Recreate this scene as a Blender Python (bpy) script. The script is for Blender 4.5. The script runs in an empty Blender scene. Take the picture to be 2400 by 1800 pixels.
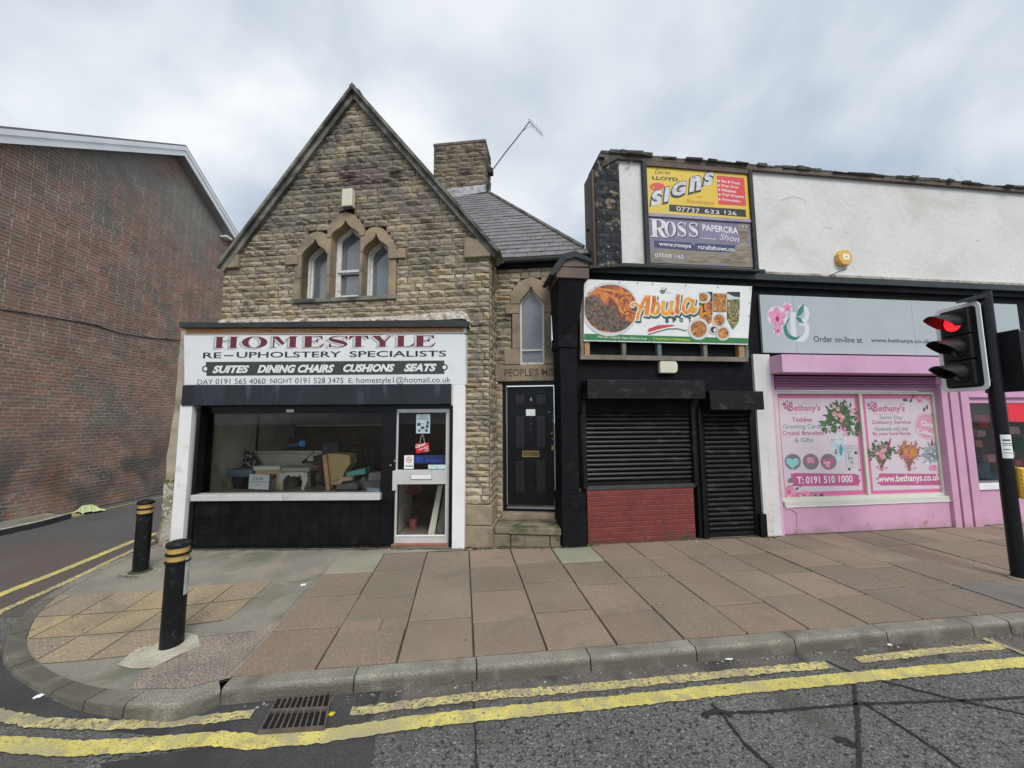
import bpy, bmesh, math, random
from mathutils import Vector, Matrix
from mathutils.geometry import tessellate_polygon
R = math.radians
rnd = random.Random(7)
SC = bpy.context.scene
COL = SC.collection
# ------------------------------------------------------------------ camera
FPX, PITCH, ROLL, EYE = 900.0, R(5.5), R(0.35), 1.88          # focal length in px of a 2400 px wide frame
F_ = Vector((0, math.cos(PITCH), math.sin(PITCH)))
r0 = Vector((1, 0, 0)); u0_ = Vector((0, -math.sin(PITCH), math.cos(PITCH)))
RT = r0 * math.cos(ROLL) - u0_ * math.sin(ROLL)
UP = u0_ * math.cos(ROLL) + r0 * math.sin(ROLL)
CAM = Vector((0, 0, EYE))
cd = bpy.data.cameras.new('camera'); cam = bpy.data.objects.new('camera', cd); COL.objects.link(cam)
m = Matrix((RT, UP, -F_)).transposed().to_4x4(); m.translation = CAM; cam.matrix_world = m
cd.sensor_width = 36.0; cd.lens = 36.0 * FPX / 2400.0; cd.clip_start = 0.05; cd.clip_end = 2000
SC.camera = cam
# ------------------------------------------------------------------ world (overcast sky), sun, exposure
W = bpy.data.worlds.new("World"); SC.world = W; W.use_nodes = True
nt = W.node_tree; nt.nodes.clear(); N = nt.nodes.new; LK = nt.links.new
out = N('ShaderNodeOutputWorld'); mixs = N('ShaderNodeMixShader')
sky = N('ShaderNodeTexSky'); sky.sky_type = 'NISHITA'; sky.sun_disc = False
sky.sun_elevation = R(42); sky.sun_rotation = R(159)
b1 = N('ShaderNodeBackground'); b1.inputs[1].default_value = 0.10; LK(sky.outputs[0], b1.inputs[0])
tc = N('ShaderNodeTexCoord'); sep = N('ShaderNodeSeparateXYZ'); LK(tc.outputs['Generated'], sep.inputs[0])
ad = N('ShaderNodeMath'); ad.operation = 'ADD'; ad.inputs[1].default_value = 0.32; LK(sep.outputs[2], ad.inputs[0])
mx_ = N('ShaderNodeMath'); mx_.operation = 'MAXIMUM'; mx_.inputs[1].default_value = 0.12; LK(ad.outputs[0], mx_.inputs[0])
dx = N('ShaderNodeMath'); dx.operation = 'DIVIDE'; LK(sep.outputs[0], dx.inputs[0]); LK(mx_.outputs[0], dx.inputs[1])
dy = N('ShaderNodeMath'); dy.operation = 'DIVIDE'; LK(sep.outputs[1], dy.inputs[0]); LK(mx_.outputs[0], dy.inputs[1])
cb = N('ShaderNodeCombineXYZ'); LK(dx.outputs[0], cb.inputs[0]); LK(dy.outputs[0], cb.inputs[1]); cb.inputs[2].default_value = 3.7
n1 = N('ShaderNodeTexNoise'); n1.inputs['Scale'].default_value = 1.5; n1.inputs['Detail'].default_value = 5; n1.inputs['Roughness'].default_value = 0.46; n1.inputs['Distortion'].default_value = 0.25
LK(cb.outputs[0], n1.inputs['Vector'])
cr = N('ShaderNodeValToRGB'); e = cr.color_ramp.elements
e[0].position = 0.33; e[0].color = (0.35, 0.43, 0.56, 1)
e[1].position = 0.66; e[1].color = (1.0, 1.02, 1.04, 1)
e2 = e.new(0.44); e2.color = (0.49, 0.57, 0.68, 1)
e3 = e.new(0.54); e3.color = (0.71, 0.77, 0.84, 1)
LK(n1.outputs[0], cr.inputs[0])
b2 = N('ShaderNodeBackground'); b2.inputs[1].default_value = 0.66; LK(cr.outputs[0], b2.inputs[0])
mixs.inputs[0].default_value = 0.93
LK(b1.outputs[0], mixs.inputs[1]); LK(b2.outputs[0], mixs.inputs[2]); LK(mixs.outputs[0], out.inputs[0])
sl = bpy.data.lights.new('sun', 'SUN'); sl.energy = 1.5; sl.angle = R(26); sl.color = (1.0, 0.96, 0.9)
so = bpy.data.objects.new('sun', sl); COL.objects.link(so)
so.rotation_euler = Vector((-0.28, 0.72, -0.85)).to_track_quat('-Z', 'Y').to_euler()
so.location = (0, -5, 12)
SC.view_settings.view_transform = 'Standard'; SC.view_settings.look = 'None'
SC.view_settings.exposure = 0.64; SC.view_settings.gamma = 1.0; SC.view_settings.use_curve_mapping = False
SC.cycles.max_bounces = 6; SC.cycles.transparent_max_bounces = 12
SC.cycles.use_denoising = True
# ------------------------------------------------------------------ pixel regions and frames of the real planes
RG = dict(s=(0, 0, 1.0), a=(0, 250, 1.58), b=(480, 180, 2.676), c=(380, 740, 2.861), d=(1000, 250, 3.017), e=(1050, 640, 2.44),
          g=(1340, 320, 2.861), h=(1280, 820, 3.318), i=(1740, 640, 2.514), j=(0, 1100, 2.37), k=(600, 1250, 2.458),
          l=(1400, 1200, 2.212), m=(2100, 640, 2.127), n=(300, 320, 5.185), o=(650, 480, 6.913), q=(1490, 370, 6.143),
          r=(1360, 640, 5.267), p=(1820, 910, 5.723), t=(2010, 910, 5.72), u=(460, 960, 5.027), v=(910, 950, 4.88),
          w=(430, 760, 6.32), w2=(760, 760, 6.32), x=(2240, 940, 5.53), y=(370, 1000, 5.53))
def px(rg, x, y):
    ox, oy, s = RG[rg]; return ox + x / s, oy + y / s
def ray(X, Y): return F_ + RT * ((X - 1200) / FPX) + UP * ((900 - Y) / FPX)
class Fr:
    """a real plane: origin, horizontal axis U, up axis W, normal N towards the street"""
    def __init__(s, o, yaw=0.0, up=None):
        s.o = Vector(o); s.U = Vector((math.cos(yaw), math.sin(yaw), 0))
        s.N = Vector((math.sin(yaw), -math.cos(yaw), 0)); s.W = Vector((0, 0, 1))
        if up is not None:                      # tilted back by angle up from horizontal
            bk = -s.N; s.W = bk * math.cos(up) + Vector((0, 0, 1)) * math.sin(up); s.N = s.U.cross(s.W)
    def pt(s, u, z, d=0.0): return s.o + s.U * u + s.W * z + s.N * d
    def hit(s, rg, x, y, d=0.0):
        v = ray(*px(rg, x, y)); o = s.o + s.N * d
        t = (o - CAM).dot(s.N) / v.dot(s.N); P = CAM + v * t - o
        return P.dot(s.U), P.dot(s.W)
    def rect(s, rg, x0, y0, x1, y1, d=0.0):
        a = s.hit(rg, x0, y0, d); b = s.hit(rg, x1, y1, d)
        return a[0], b[0], b[1], a[1]           # u0 u1 z0 z1
    def side(s, u, turn):                       # frame of a wall square to this one, starting at u; turn=+1 faces +U
        f = Fr((0, 0, 0)); f.o = s.pt(u, 0); f.W = s.W.copy(); f.N = s.U * turn
        f.U = -s.N if turn > 0 else s.N
        return f
def ground(rg, x, y, z=0.0):
    v = ray(*px(rg, x, y)); t = (z - EYE) / v.z; return CAM + v * t
CORNER = Vector((-4.35, 3.2))
def drop(x, y):                                 # the pavement falls to the crossing at the corner
    d = (Vector((x, y)) - CORNER).length
    s = max(0.0, min(1.0, (2.2 - d) / 1.5)); return -0.075 * s * s * (3 - 2 * s)
def pave(rg, x, y):
    z = 0.0
    for _ in range(4):
        P = ground(rg, x, y, z); z = drop(P.x, P.y)
    return P
# ------------------------------------------------------------------ materials
def ramp(nt, stops, interp='LINEAR'):
    n = nt.nodes.new('ShaderNodeValToRGB'); n.color_ramp.interpolation = interp; e = n.color_ramp.elements
    e[0].position = stops[0][0]; e[0].color = (*stops[0][1], 1); e[1].position = stops[-1][0]; e[1].color = (*stops[-1][1], 1)
    for p_, c_ in stops[1:-1]:
        k = e.new(p_); k.color = (*c_, 1)
    return n
def mat(name, cols, rough=0.8, nz=(6, 0.25), bump=None, dirt_and_tone=(), metal=0.0, spec=0.5, emit=None, fine=None, stretch=None, coat=0):
    """cols: one colour, or a list of colours picked at random per piece. dirt: (colour, scale, lo, hi[, z0, z1]) layers"""
    M = bpy.data.materials.new(name); M.use_nodes = True; T = M.node_tree; n = T.nodes; L = T.links.new
    B = n['Principled BSDF']; B.inputs['Roughness'].default_value = rough; B.inputs['Metallic'].default_value = metal
    B.inputs['Specular IOR Level'].default_value = spec
    if coat: B.inputs['Coat Weight'].default_value = coat; B.inputs['Coat Roughness'].default_value = .15
    geo = n.new('ShaderNodeNewGeometry'); pos = geo.outputs['Position']
    if stretch:
        mp = n.new('ShaderNodeMapping'); mp.inputs['Scale'].default_value = stretch; L(pos, mp.inputs[0]); pos = mp.outputs[0]
    def noise(sc, det=4, dist=0.0, off=0):
        t = n.new('ShaderNodeTexNoise'); t.inputs['Scale'].default_value = sc; t.inputs['Detail'].default_value = det; t.inputs['Distortion'].default_value = dist
        if off:
            a = n.new('ShaderNodeVectorMath'); a.operation = 'ADD'; a.inputs[1].default_value = (off * 3.1, off * 1.7, off * 2.3); L(pos, a.inputs[0]); L(a.outputs[0], t.inputs['Vector'])
        else: L(pos, t.inputs['Vector'])
        return t.outputs[0]
    if isinstance(cols, list):
        oi = n.new('ShaderNodeObjectInfo'); a = n.new('ShaderNodeMath'); a.operation = 'ADD'; L(oi.outputs['Random'], a.inputs[0]); L(geo.outputs['Random Per Island'], a.inputs[1])
        f = n.new('ShaderNodeMath'); f.operation = 'FRACT'; L(a.outputs[0], f.inputs[0])
        k = len(cols); rp = ramp(T, [(q / max(1, k - 1), c) for q, c in enumerate(cols)]); L(f.outputs[0], rp.inputs[0]); col = rp.outputs[0]
    else:
        c = n.new('ShaderNodeRGB'); c.outputs[0].default_value = (*cols, 1); col = c.outputs[0]
    def mult(col, src, lo, hi, fl=0.3, fh=0.7):
        mr = n.new('ShaderNodeMapRange'); mr.inputs[1].default_value = fl; mr.inputs[2].default_value = fh; mr.inputs[3].default_value = lo; mr.inputs[4].default_value = hi; L(src, mr.inputs[0])
        mx = n.new('ShaderNodeMix'); mx.data_type = 'RGBA'; mx.blend_type = 'MULTIPLY'; mx.inputs[0].default_value = 1; L(col, mx.inputs[6]); L(mr.outputs[0], mx.inputs[7]); return mx.outputs[2]
    if nz: col = mult(col, noise(nz[0], 5), 1 - nz[1], 1 + nz[1])
    if fine: col = mult(col, noise(fine[0], 2, 0, 2), 1 - fine[1], 1 + fine[1], .35, .65)
    for q, D in enumerate(dirt_and_tone):
        s = noise(D[1], 6, .6, q + 1)
        mr = n.new('ShaderNodeMapRange'); mr.inputs[1].default_value = D[2]; mr.inputs[2].default_value = D[3]; L(s, mr.inputs[0]); fac = mr.outputs[0]
        if len(D) > 4:
            sp = n.new('ShaderNodeSeparateXYZ'); L(geo.outputs['Position'], sp.inputs[0])
            m2 = n.new('ShaderNodeMapRange'); m2.inputs[1].default_value = D[4]; m2.inputs[2].default_value = D[5]; L(sp.outputs[2], m2.inputs[0])
            mm = n.new('ShaderNodeMath'); mm.operation = 'MULTIPLY'; L(fac, mm.inputs[0]); L(m2.outputs[0], mm.inputs[1]); fac = mm.outputs[0]
        mx = n.new('ShaderNodeMix'); mx.data_type = 'RGBA'; L(fac, mx.inputs[0]); L(col, mx.inputs[6]); mx.inputs[7].default_value = (*D[0], 1); col = mx.outputs[2]
    L(col, B.inputs['Base Color'])
    if bump:
        bp = n.new('ShaderNodeBump'); bp.inputs['Distance'].default_value = bump[1]; bp.inputs['Strength'].default_value = bump[2] if len(bump) > 2 else .8; L(noise(bump[0], 6, 0, 5), bp.inputs['Height']); L(bp.outputs[0], B.inputs['Normal'])
    if emit: B.inputs['Emission Color'].default_value = (*emit[0], 1); B.inputs['Emission Strength'].default_value = emit[1]
    return M
def glass(name, tint=(.9, .93, .92), refl=1.0, dull=0.0, dullc=(.3, .3, .28), r=.02):
    M = bpy.data.materials.new(name); M.use_nodes = True; T = M.node_tree; n = T.nodes; n.clear(); L = T.links.new
    o = n.new('ShaderNodeOutputMaterial'); tr = n.new('ShaderNodeBsdfTransparent'); tr.inputs[0].default_value = (*tint, 1)
    gl = n.new('ShaderNodeBsdfGlossy'); gl.inputs['Roughness'].default_value = r; fr = n.new('ShaderNodeFresnel'); fr.inputs[0].default_value = 1.5
    mu = n.new('ShaderNodeMath'); mu.operation = 'MULTIPLY'; mu.inputs[1].default_value = refl; mu.use_clamp = True; L(fr.outputs[0], mu.inputs[0])
    m1 = n.new('ShaderNodeMixShader'); L(mu.outputs[0], m1.inputs[0])
    if dull:
        df = n.new('ShaderNodeBsdfDiffuse'); df.inputs[0].default_value = (*dullc, 1); m2 = n.new('ShaderNodeMixShader'); m2.inputs[0].default_value = dull
        L(tr.outputs[0], m2.inputs[1]); L(df.outputs[0], m2.inputs[2]); L(m2.outputs[0], m1.inputs[1])
    else: L(tr.outputs[0], m1.inputs[1])
    L(gl.outputs[0], m1.inputs[2]); L(m1.outputs[0], o.inputs[0]); return M
def print_mat(name, stops, sc, dist=1.5, rough=.5, voro=False):
    M = bpy.data.materials.new(name); M.use_nodes = True; T = M.node_tree; n = T.nodes; L = T.links.new; B = n['Principled BSDF']; B.inputs['Roughness'].default_value = rough
    geo = n.new('ShaderNodeNewGeometry')
    t = n.new('ShaderNodeTexNoise'); t.inputs['Scale'].default_value = sc; t.inputs['Detail'].default_value = 6; t.inputs['Distortion'].default_value = dist; L(geo.outputs[0], t.inputs['Vector']); src = t.outputs[0]
    if voro:
        v = n.new('ShaderNodeTexVoronoi'); v.inputs['Scale'].default_value = sc * 2; L(geo.outputs[0], v.inputs['Vector'])
        a = n.new('ShaderNodeMath'); a.operation = 'MULTIPLY_ADD'; a.inputs[1].default_value = .5; L(v.outputs[0], a.inputs[0]); L(t.outputs[0], a.inputs[2]); src = a.outputs[0]
    rp = ramp(T, stops); L(src, rp.inputs[0]); L(rp.outputs[0], B.inputs['Base Color']); return M
# ------------------------------------------------------------------ mesh helpers
TL = {}                                          # object -> world position of its thing
class MB:
    def __init__(s): s.v = []; s.f = []
    def add(s, vs, fs):
        b = len(s.v); s.v += [Vector(p) for p in vs]; s.f += [tuple(b + i for i in f) for f in fs]; return s
    def hexa(s, P): return s.add(P, [(0, 3, 2, 1), (4, 5, 6, 7), (0, 1, 5, 4), (1, 2, 6, 5), (2, 3, 7, 6), (3, 0, 4, 7)])
    def box(s, fr, u0, u1, z0, z1, d0, d1):
        return s.hexa([fr.pt(u0, z0, d1), fr.pt(u1, z0, d1), fr.pt(u1, z1, d1), fr.pt(u0, z1, d1), fr.pt(u0, z0, d0), fr.pt(u1, z0, d0), fr.pt(u1, z1, d0), fr.pt(u0, z1, d0)])
    def wbox(s, x0, x1, y0, y1, z0, z1):
        return s.hexa([(x0, y0, z0), (x1, y0, z0), (x1, y1, z0), (x0, y1, z0), (x0, y0, z1), (x1, y0, z1), (x1, y1, z1), (x0, y1, z1)])
    def poly(s, fr, pts, d0, d1=None):           # flat (d1 None) or extruded outline
        n = len(pts); tr = tessellate_polygon([[Vector((a, b, 0)) for a, b in pts]])
        if d1 is None: return s.add([fr.pt(a, b, d0) for a, b in pts], tr)
        return s.add([fr.pt(a, b, d1) for a, b in pts] + [fr.pt(a, b, d0) for a, b in pts],
                     list(tr) + [tuple(n + i for i in t) for t in tr] + [(i, (i + 1) % n, n + (i + 1) % n, n + i) for i in range(n)])
    def slab(s, P, z0, z1=0.0, zf=None):         # ground outline (x,y) extruded between heights
        n = len(P); g = zf or (lambda x, y: 0.0)
        tr = tessellate_polygon([[Vector((a, b, 0)) for a, b in P]])
        return s.add([(a, b, g(a, b) + z1) for a, b in P] + [(a, b, g(a, b) + z0) for a, b in P],
                     list(tr) + [(i, (i + 1) % n, n + (i + 1) % n, n + i) for i in range(n)])
    def ring(s, fr, A, B, d0, d1):               # open band between two equal-length outlines, extruded
        n = len(A); vs = [fr.pt(*p, d1) for p in A] + [fr.pt(*p, d1) for p in B] + [fr.pt(*p, d0) for p in A] + [fr.pt(*p, d0) for p in B]
        fs = []
        for i in range(n - 1):
            fs += [(i, i + 1, n + i + 1, n + i), (i, 2 * n + i, 2 * n + i + 1, i + 1), (n + i, n + i + 1, 3 * n + i + 1, 3 * n + i), (2 * n + i, 3 * n + i, 3 * n + i + 1, 2 * n + i + 1)]
        fs += [(0, n, 3 * n, 2 * n), (n - 1, 3 * n - 1, 4 * n - 1, 2 * n - 1)]
        return s.add(vs, fs)
    def loop(s, fr, A, B, d0, d1): return s.ring(fr, A + [A[0]], B + [B[0]], d0, d1)
    def tube(s, P, r, k=8, r2=None):
        P = [Vector(p) for p in P]; b = len(s.v); m_ = len(P)
        for i, p in enumerate(P):
            t = (P[min(i + 1, m_ - 1)] - P[max(i - 1, 0)]).normalized(); a = t.cross(Vector((0, 0, 1)))
            if a.length < .01: a = t.cross(Vector((1, 0, 0)))
            a.normalize(); c = t.cross(a); rr = r if r2 is None else r + (r2 - r) * i / (m_ - 1)
            s.v += [p + (a * math.cos(q * 2 * math.pi / k) + c * math.sin(q * 2 * math.pi / k)) * rr for q in range(k)]
        for i in range(m_ - 1):
            s.f += [(b + i * k + q, b + i * k + (q + 1) % k, b + (i + 1) * k + (q + 1) % k, b + (i + 1) * k + q) for q in range(k)]
        s.f += [tuple(b + q for q in range(k)), tuple(b + (m_ - 1) * k + q for q in range(k))]; return s
    def lathe(s, base, prof, k=24, ax=None):     # profile [(r, h)] about an axis
        base = Vector(base); A = Vector(ax or (0, 0, 1)).normalized(); X = A.orthogonal().normalized(); Y = A.cross(X); b = len(s.v)
        for r_, h_ in prof: s.v += [base + A * h_ + (X * math.cos(q * 2 * math.pi / k) + Y * math.sin(q * 2 * math.pi / k)) * r_ for q in range(k)]
        for i in range(len(prof) - 1): s.f += [(b + i * k + q, b + i * k + (q + 1) % k, b + (i + 1) * k + (q + 1) % k, b + (i + 1) * k + q) for q in range(k)]
        s.f += [tuple(b + q for q in range(k)), tuple(b + (len(prof) - 1) * k + q for q in range(k))]; return s
    def build(s, name, m_, parent=None, smooth=False, bevel=0.0, kind=None, label=None, recalc=True):
        o_ = TL.get(parent, Vector((0, 0, 0))) if parent else Vector((0, 0, 0))
        me = bpy.data.meshes.new(name); me.from_pydata([tuple(p - o_) for p in s.v], [], s.f)
        if recalc:
            bm = bmesh.new(); bm.from_mesh(me); bmesh.ops.recalc_face_normals(bm, faces=bm.faces); bm.to_mesh(me); bm.free()
        me.materials.append(m_)
        if smooth: me.polygons.foreach_set('use_smooth', [True] * len(me.polygons)); me.set_sharp_from_angle(angle=R(40))
        o = bpy.data.objects.new(name, me); COL.objects.link(o)
        if parent: o.parent = parent; TL[o] = o_
        else: TL[o] = Vector((0, 0, 0))
        if bevel:
            bv = o.modifiers.new('bevel', 'BEVEL'); bv.width = bevel; bv.segments = 2; bv.limit_method = 'ANGLE'
        if kind: o['kind'] = kind
        if label: o['label'] = label
        return o
def thing(name, label, cat, loc, group=None):
    o = bpy.data.objects.new(name, None); COL.objects.link(o); o.location = Vector(loc); o.empty_display_size = .1
    o['label'] = label; o['category'] = cat; TL[o] = Vector(loc)
    if group: o['group'] = group
    return o
def tag(o, label, cat, group=None):
    o['label'] = label; o['category'] = cat
    if group: o['group'] = group
    # put the origin at the base of a one-mesh thing
    co = [v.co.copy() for v in o.data.vertices]; mn = min(c.z for c in co)
    c = Vector((sum(v.x for v in co) / len(co), sum(v.y for v in co) / len(co), mn)); o.data.transform(Matrix.Translation(-c)); o.location = c
    TL[o] = c
    return o
def bx(name, m_, parent, fr, *a, **k): return MB().box(fr, *a).build(name, m_, parent, **k)
def resample(P, n):
    P = [Vector((a, b)) for a, b in P]; L = [0]
    for a, b in zip(P, P[1:]): L.append(L[-1] + (b - a).length)
    o = []
    for i in range(n):
        t = L[-1] * i / (n - 1); k = 0
        while k < len(L) - 2 and L[k + 1] < t: k += 1
        f = (t - L[k]) / max(1e-9, L[k + 1] - L[k]); q = P[k].lerp(P[k + 1], min(1, f)); o.append((q.x, q.y))
    return o
def spline(P, n):                                # Catmull-Rom through points
    P = [Vector(p) for p in P]; Q = [P[0] * 2 - P[1]] + P + [P[-1] * 2 - P[-2]]; o = []
    m_ = len(P) - 1
    for i in range(n):
        t = m_ * i / (n - 1); k = min(int(t), m_ - 1); f = t - k; a, b, c, d = Q[k:k + 4]
        o.append(.5 * ((2 * b) + (c - a) * f + (2 * a - 5 * b + 4 * c - d) * f * f + (3 * b - a - 3 * c + d) * f ** 3))
    return o
def ell(cu, cz, ru, rz, n=28, rot=0.0):
    c, s_ = math.cos(rot), math.sin(rot)
    return [(cu + ru * math.cos(2 * math.pi * q / n) * c - rz * math.sin(2 * math.pi * q / n) * s_, cz + ru * math.cos(2 * math.pi * q / n) * s_ + rz * math.sin(2 * math.pi * q / n) * c) for q in range(n)]
def text(s, fr, u0, u1, z0, z1, d, m_, parent, bold=0.0, shear=0.0, slope=0.0, name='lettering', space=1.0):
    """built-in font, its ink fitted to the box u0..u1 x z0..z1 on the plane"""
    cu = bpy.data.curves.new('t', 'FONT'); cu.body = s; cu.offset = bold; cu.shear = shear; cu.space_character = space; cu.resolution_u = 3
    o = bpy.data.objects.new('t', cu); COL.objects.link(o)
    dg = bpy.context.evaluated_depsgraph_get(); ev = o.evaluated_get(dg); me = ev.to_mesh()
    V = [v.co.copy() for v in me.vertices]; Fs = [tuple(p.vertices) for p in me.polygons]; ev.to_mesh_clear()
    bpy.data.objects.remove(o); bpy.data.curves.remove(cu)
    if not V: return None
    a0 = min(v.x for v in V); a1 = max(v.x for v in V); b0 = min(v.y for v in V); b1 = max(v.y for v in V)
    mb = MB(); mb.add([fr.pt(u0 + (v.x - a0) / (a1 - a0) * (u1 - u0), z0 + (v.y - b0) / (b1 - b0) * (z1 - z0) + slope * (v.x - a0) / (a1 - a0) * (u1 - u0), d) for v in V], Fs)
    return mb.build(name, m_, parent, recalc=False)
def ptext(s, fr, rg, x0, y0, x1, y1, d, m_, parent, **k):   # same, box read off the photograph (first and last corner)
    u0, u1, z0, z1 = fr.rect(rg, x0, y0, x1, y1, d); return text(s, fr, u0, u1, z0, z1, d, m_, parent, **k)
# ------------------------------------------------------------------ material library
mSTONE = mat('rock_faced_sandstone', [(.37, .31, .205), (.43, .37, .26), (.32, .27, .19), (.38, .305, .185), (.30, .26, .195), (.45, .395, .29), (.35, .305, .225), (.40, .31, .185), (.36, .30, .23), (.28, .245, .19)], .92, (3.0, .22), (38, .014, .9),
             dirt_and_tone=[((.15, .14, .12), 1.1, .34, .58, 4.3, 6.2), ((.16, .15, .125), 2.6, .50, .68), ((.19, .15, .14), 1.7, .48, .66, 4.0, 5.4), ((.22, .20, .15), .9, .55, .7)], fine=(60, .2))
#             dirt=[((.075, .07, .066), 1.1, .40, .62, 4.6, 6.6), ((.09, .082, .072), 2.6, .54, .68), ((.14, .105, .095), 1.7, .5, .68, 4.2, 5.6)], fine=(60, .2))
mSTONE_DK = mat('sooty_sandstone', [(0.195, 0.163, 0.124), (0.247, 0.202, 0.15), (0.156, 0.137, 0.111), (0.221, 0.169, 0.124), (0.273, 0.221, 0.156)], .92, (3, .22), (38, .014, .9), dirt_and_tone=[((0.078, 0.072, 0.065), 1.6, .48, .62)], fine=(60, .2))
mASH = mat('dressed_sandstone', (.29, .235, .165), .9, (5, .2), (60, .006), dirt_and_tone=[((.14, .125, .10), 2.0, .44, .66), ((.36, .27, .17), 1.2, .55, .7)], fine=(140, .2))
mMORT = mat('lime_mortar', (.17, .145, .11), .95, (9, .3), (60, .01), dirt_and_tone=[((.09, .082, .07), 1.2, .42, .6, 4.2, 6.0)])
#(0.26, 0.215, 0.156), .95, (9, .3), (60, .01), dirt=[((0.104, 0.094, 0.085), 1.2, .42, .6, 4.4, 6.2)])
mVERGE = mat('weathered_verge_stone', (0.182, 0.176, 0.151), .9, (6, .3), (40, .006), dirt_and_tone=[((0.068, 0.07, 0.061), 3, .48, .62)])
mSLATE = mat('roof_slate', [(0.137, 0.137, 0.15), (0.176, 0.169, 0.182), (0.156, 0.15, 0.153), (0.202, 0.192, 0.202), (0.15, 0.143, 0.137)], .62, (7, .18), (30, .004), dirt_and_tone=[((0.208, 0.195, 0.169), 4, .6, .75)])
mSLATEBED = mat('roof_underlay', (.03, .03, .032), .9, (5, .2))
mLEAD = mat('lead_flashing', (.40, .42, .43), .55, (8, .3), (20, .004), dirt_and_tone=[((.2, .2, .19), 5, .5, .65)])
mBRICK = mat('old_red_brick', [(.27, .17, .135), (.33, .19, .145), (.22, .16, .14), (.37, .21, .155), (.29, .195, .16), (.24, .185, .155), (.34, .17, .125), (.27, .22, .18), (.36, .185, .14), (.20, .14, .125)], .92, (2.2, .2), (60, .004),
             dirt_and_tone=[((.27, .16, .115), .6, .60, .74), ((.17, .17, .145), .8, .52, .68), ((.24, .23, .215), .5, .38, .56, 6.0, 8.2), ((.30, .13, .075), 1.0, .54, .66, 1.5, .9), ((.10, .09, .085), 1.3, .40, .58, 2.2, .7)], fine=(50, .15))
mBMORT = mat('brick_mortar', (.58, .51, .42), .95, (3, .3), (80, .004), dirt_and_tone=[((.20, .19, .165), .8, .42, .62, 2.2, .8), ((.30, .285, .26), .5, .45, .6, 6.0, 8.2)])
mWHITE = mat('white_paint', (0.799, 0.799, 0.799), .5, (4, .05), dirt_and_tone=[((0.54, 0.529, 0.497), 3, .62, .8)])
mWHITEOLD = mat('peeling_white_paint', (.70, .70, .67), .6, (8, .08), (50, .003), dirt_and_tone=[((.30, .25, .19), 22, .60, .68)])
mUPVC = mat('white_fascia_board', (.80, .82, .84), .35, (2, .06))
mRENDER = mat('white_render', (.66, .665, .65), .9, (1.5, .06), (14, .012, .55), dirt_and_tone=[((.55, .545, .51), 1.1, .54, .74), ((.46, .44, .40), 5, .70, .78)], fine=(30, .05))
mCREAMR = mat('old_cement_render', (0.405, 0.352, 0.277), .95, (3, .2), (30, .012), dirt_and_tone=[((0.24, 0.24, 0.135), 3, .5, .7), ((0.225, 0.195, 0.15), 2, .5, .65)])
mROUGHW = mat('broken_white_render', (0.624, 0.576, 0.504), .95, (10, .3), (24, .03), dirt_and_tone=[((0.3, 0.192, 0.144), 7, .55, .65)])
mBLACK = mat('black_gloss_paint', (.006, .007, .009), .3, (6, .2), (25, .003, .4), spec=.3, dirt_and_tone=[((.022, .023, .027), 3, .62, .8)])
mBLACKM = mat('black_masonry_paint', (.008, .009, .011), .7, (6, .25), (40, .004, .5), spec=.12, dirt_and_tone=[((.022, .022, .024), 4, .62, .78)])
mSHUT = mat('black_steel_shutter', (.007, .008, .009), .4, (5, .2), spec=.3, dirt_and_tone=[((.045, .045, .048), 4, .56, .74), ((.09, .088, .085), 30, .68, .74)], stretch=(1, 1, 2))
mBOXBLUE = mat('streaked_black_shutter_box', (.014, .016, .022), .36, (3, .3), dirt_and_tone=[((.10, .11, .15), 2.6, .62, .80), ((.04, .048, .08), 3.1, .52, .72)], stretch=(1.3, 1, .22))
mPEEL = mat('black_paint_peeling_off_stone', (.022, .025, .032), .85, (5, .4), (26, .02), dirt_and_tone=[((.20, .16, .11), 7, .57, .64), ((.35, .35, .34), 13, .66, .7)])
mWOODB = mat('weathered_brown_timber', (.13, .10, .085), .9, (3, .3), (40, .006), stretch=(1, 1, .2))
mTIMBER = mat('bare_orange_timber', (.66, .32, .14), .75, (3, .25), (20, .003), dirt_and_tone=[((.18, .08, .04), 5, .6, .68), ((.55, .47, .37), .9, .55, .66)], stretch=(1, 1, 7))
mBATTEN = mat('grey_batten', (.19, .17, .135), .9, (6, .3), (30, .004))
mBATTENT = mat('tan_batten', (.35, .22, .11), .85, (6, .25))
mBATTENG = mat('green_grey_batten', (.12, .165, .165), .85, (6, .25))
mFELT = mat('dark_roof_felt', (.028, .034, .036), .8, (6, .3), (20, .006))
mALU = mat('silver_aluminium_frame', (0.636, 0.636, 0.624), .42, (4, .06), metal=.25, dirt_and_tone=[((0.396, 0.384, 0.36), 6, .6, .75)])
mTILEB = mat('black_wall_tile', [(.005, .006, .007), (.007, .008, .009), (.009, .010, .012)], .2, (4, .2), (9, .004, .3), spec=.22, dirt_and_tone=[((.018, .018, .018), 5, .6, .8)])
mREDB = mat('red_painted_brick', [(.185, .034, .030), (.17, .032, .028), (.20, .040, .033), (.155, .030, .026)], .6, (4, .14), (60, .004), dirt_and_tone=[((.06, .05, .03), 5, .55, .68, .50, .05), ((.14, .028, .024), 3, .5, .68), ((.05, .035, .03), 16, .68, .72)])
mREDM = mat('red_painted_joint', (.15, .028, .024), .7, (4, .1))
mPINK = mat('pink_paint', (.63, .36, .54), .6, (1.3, .07), (16, .006, .35), dirt_and_tone=[((.52, .29, .43), 2, .52, .75), ((.66, .44, .58), .9, .5, .7)])
mPINKD = mat('pink_worn_paint', (.60, .34, .49), .65, (1.6, .08), (16, .008, .4), dirt_and_tone=[((.38, .20, .22), 9, .64, .69, .6, .03), ((.52, .30, .41), 2, .5, .7), ((.30, .20, .20), 3, .35, .7, .14, -.03)])
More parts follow.
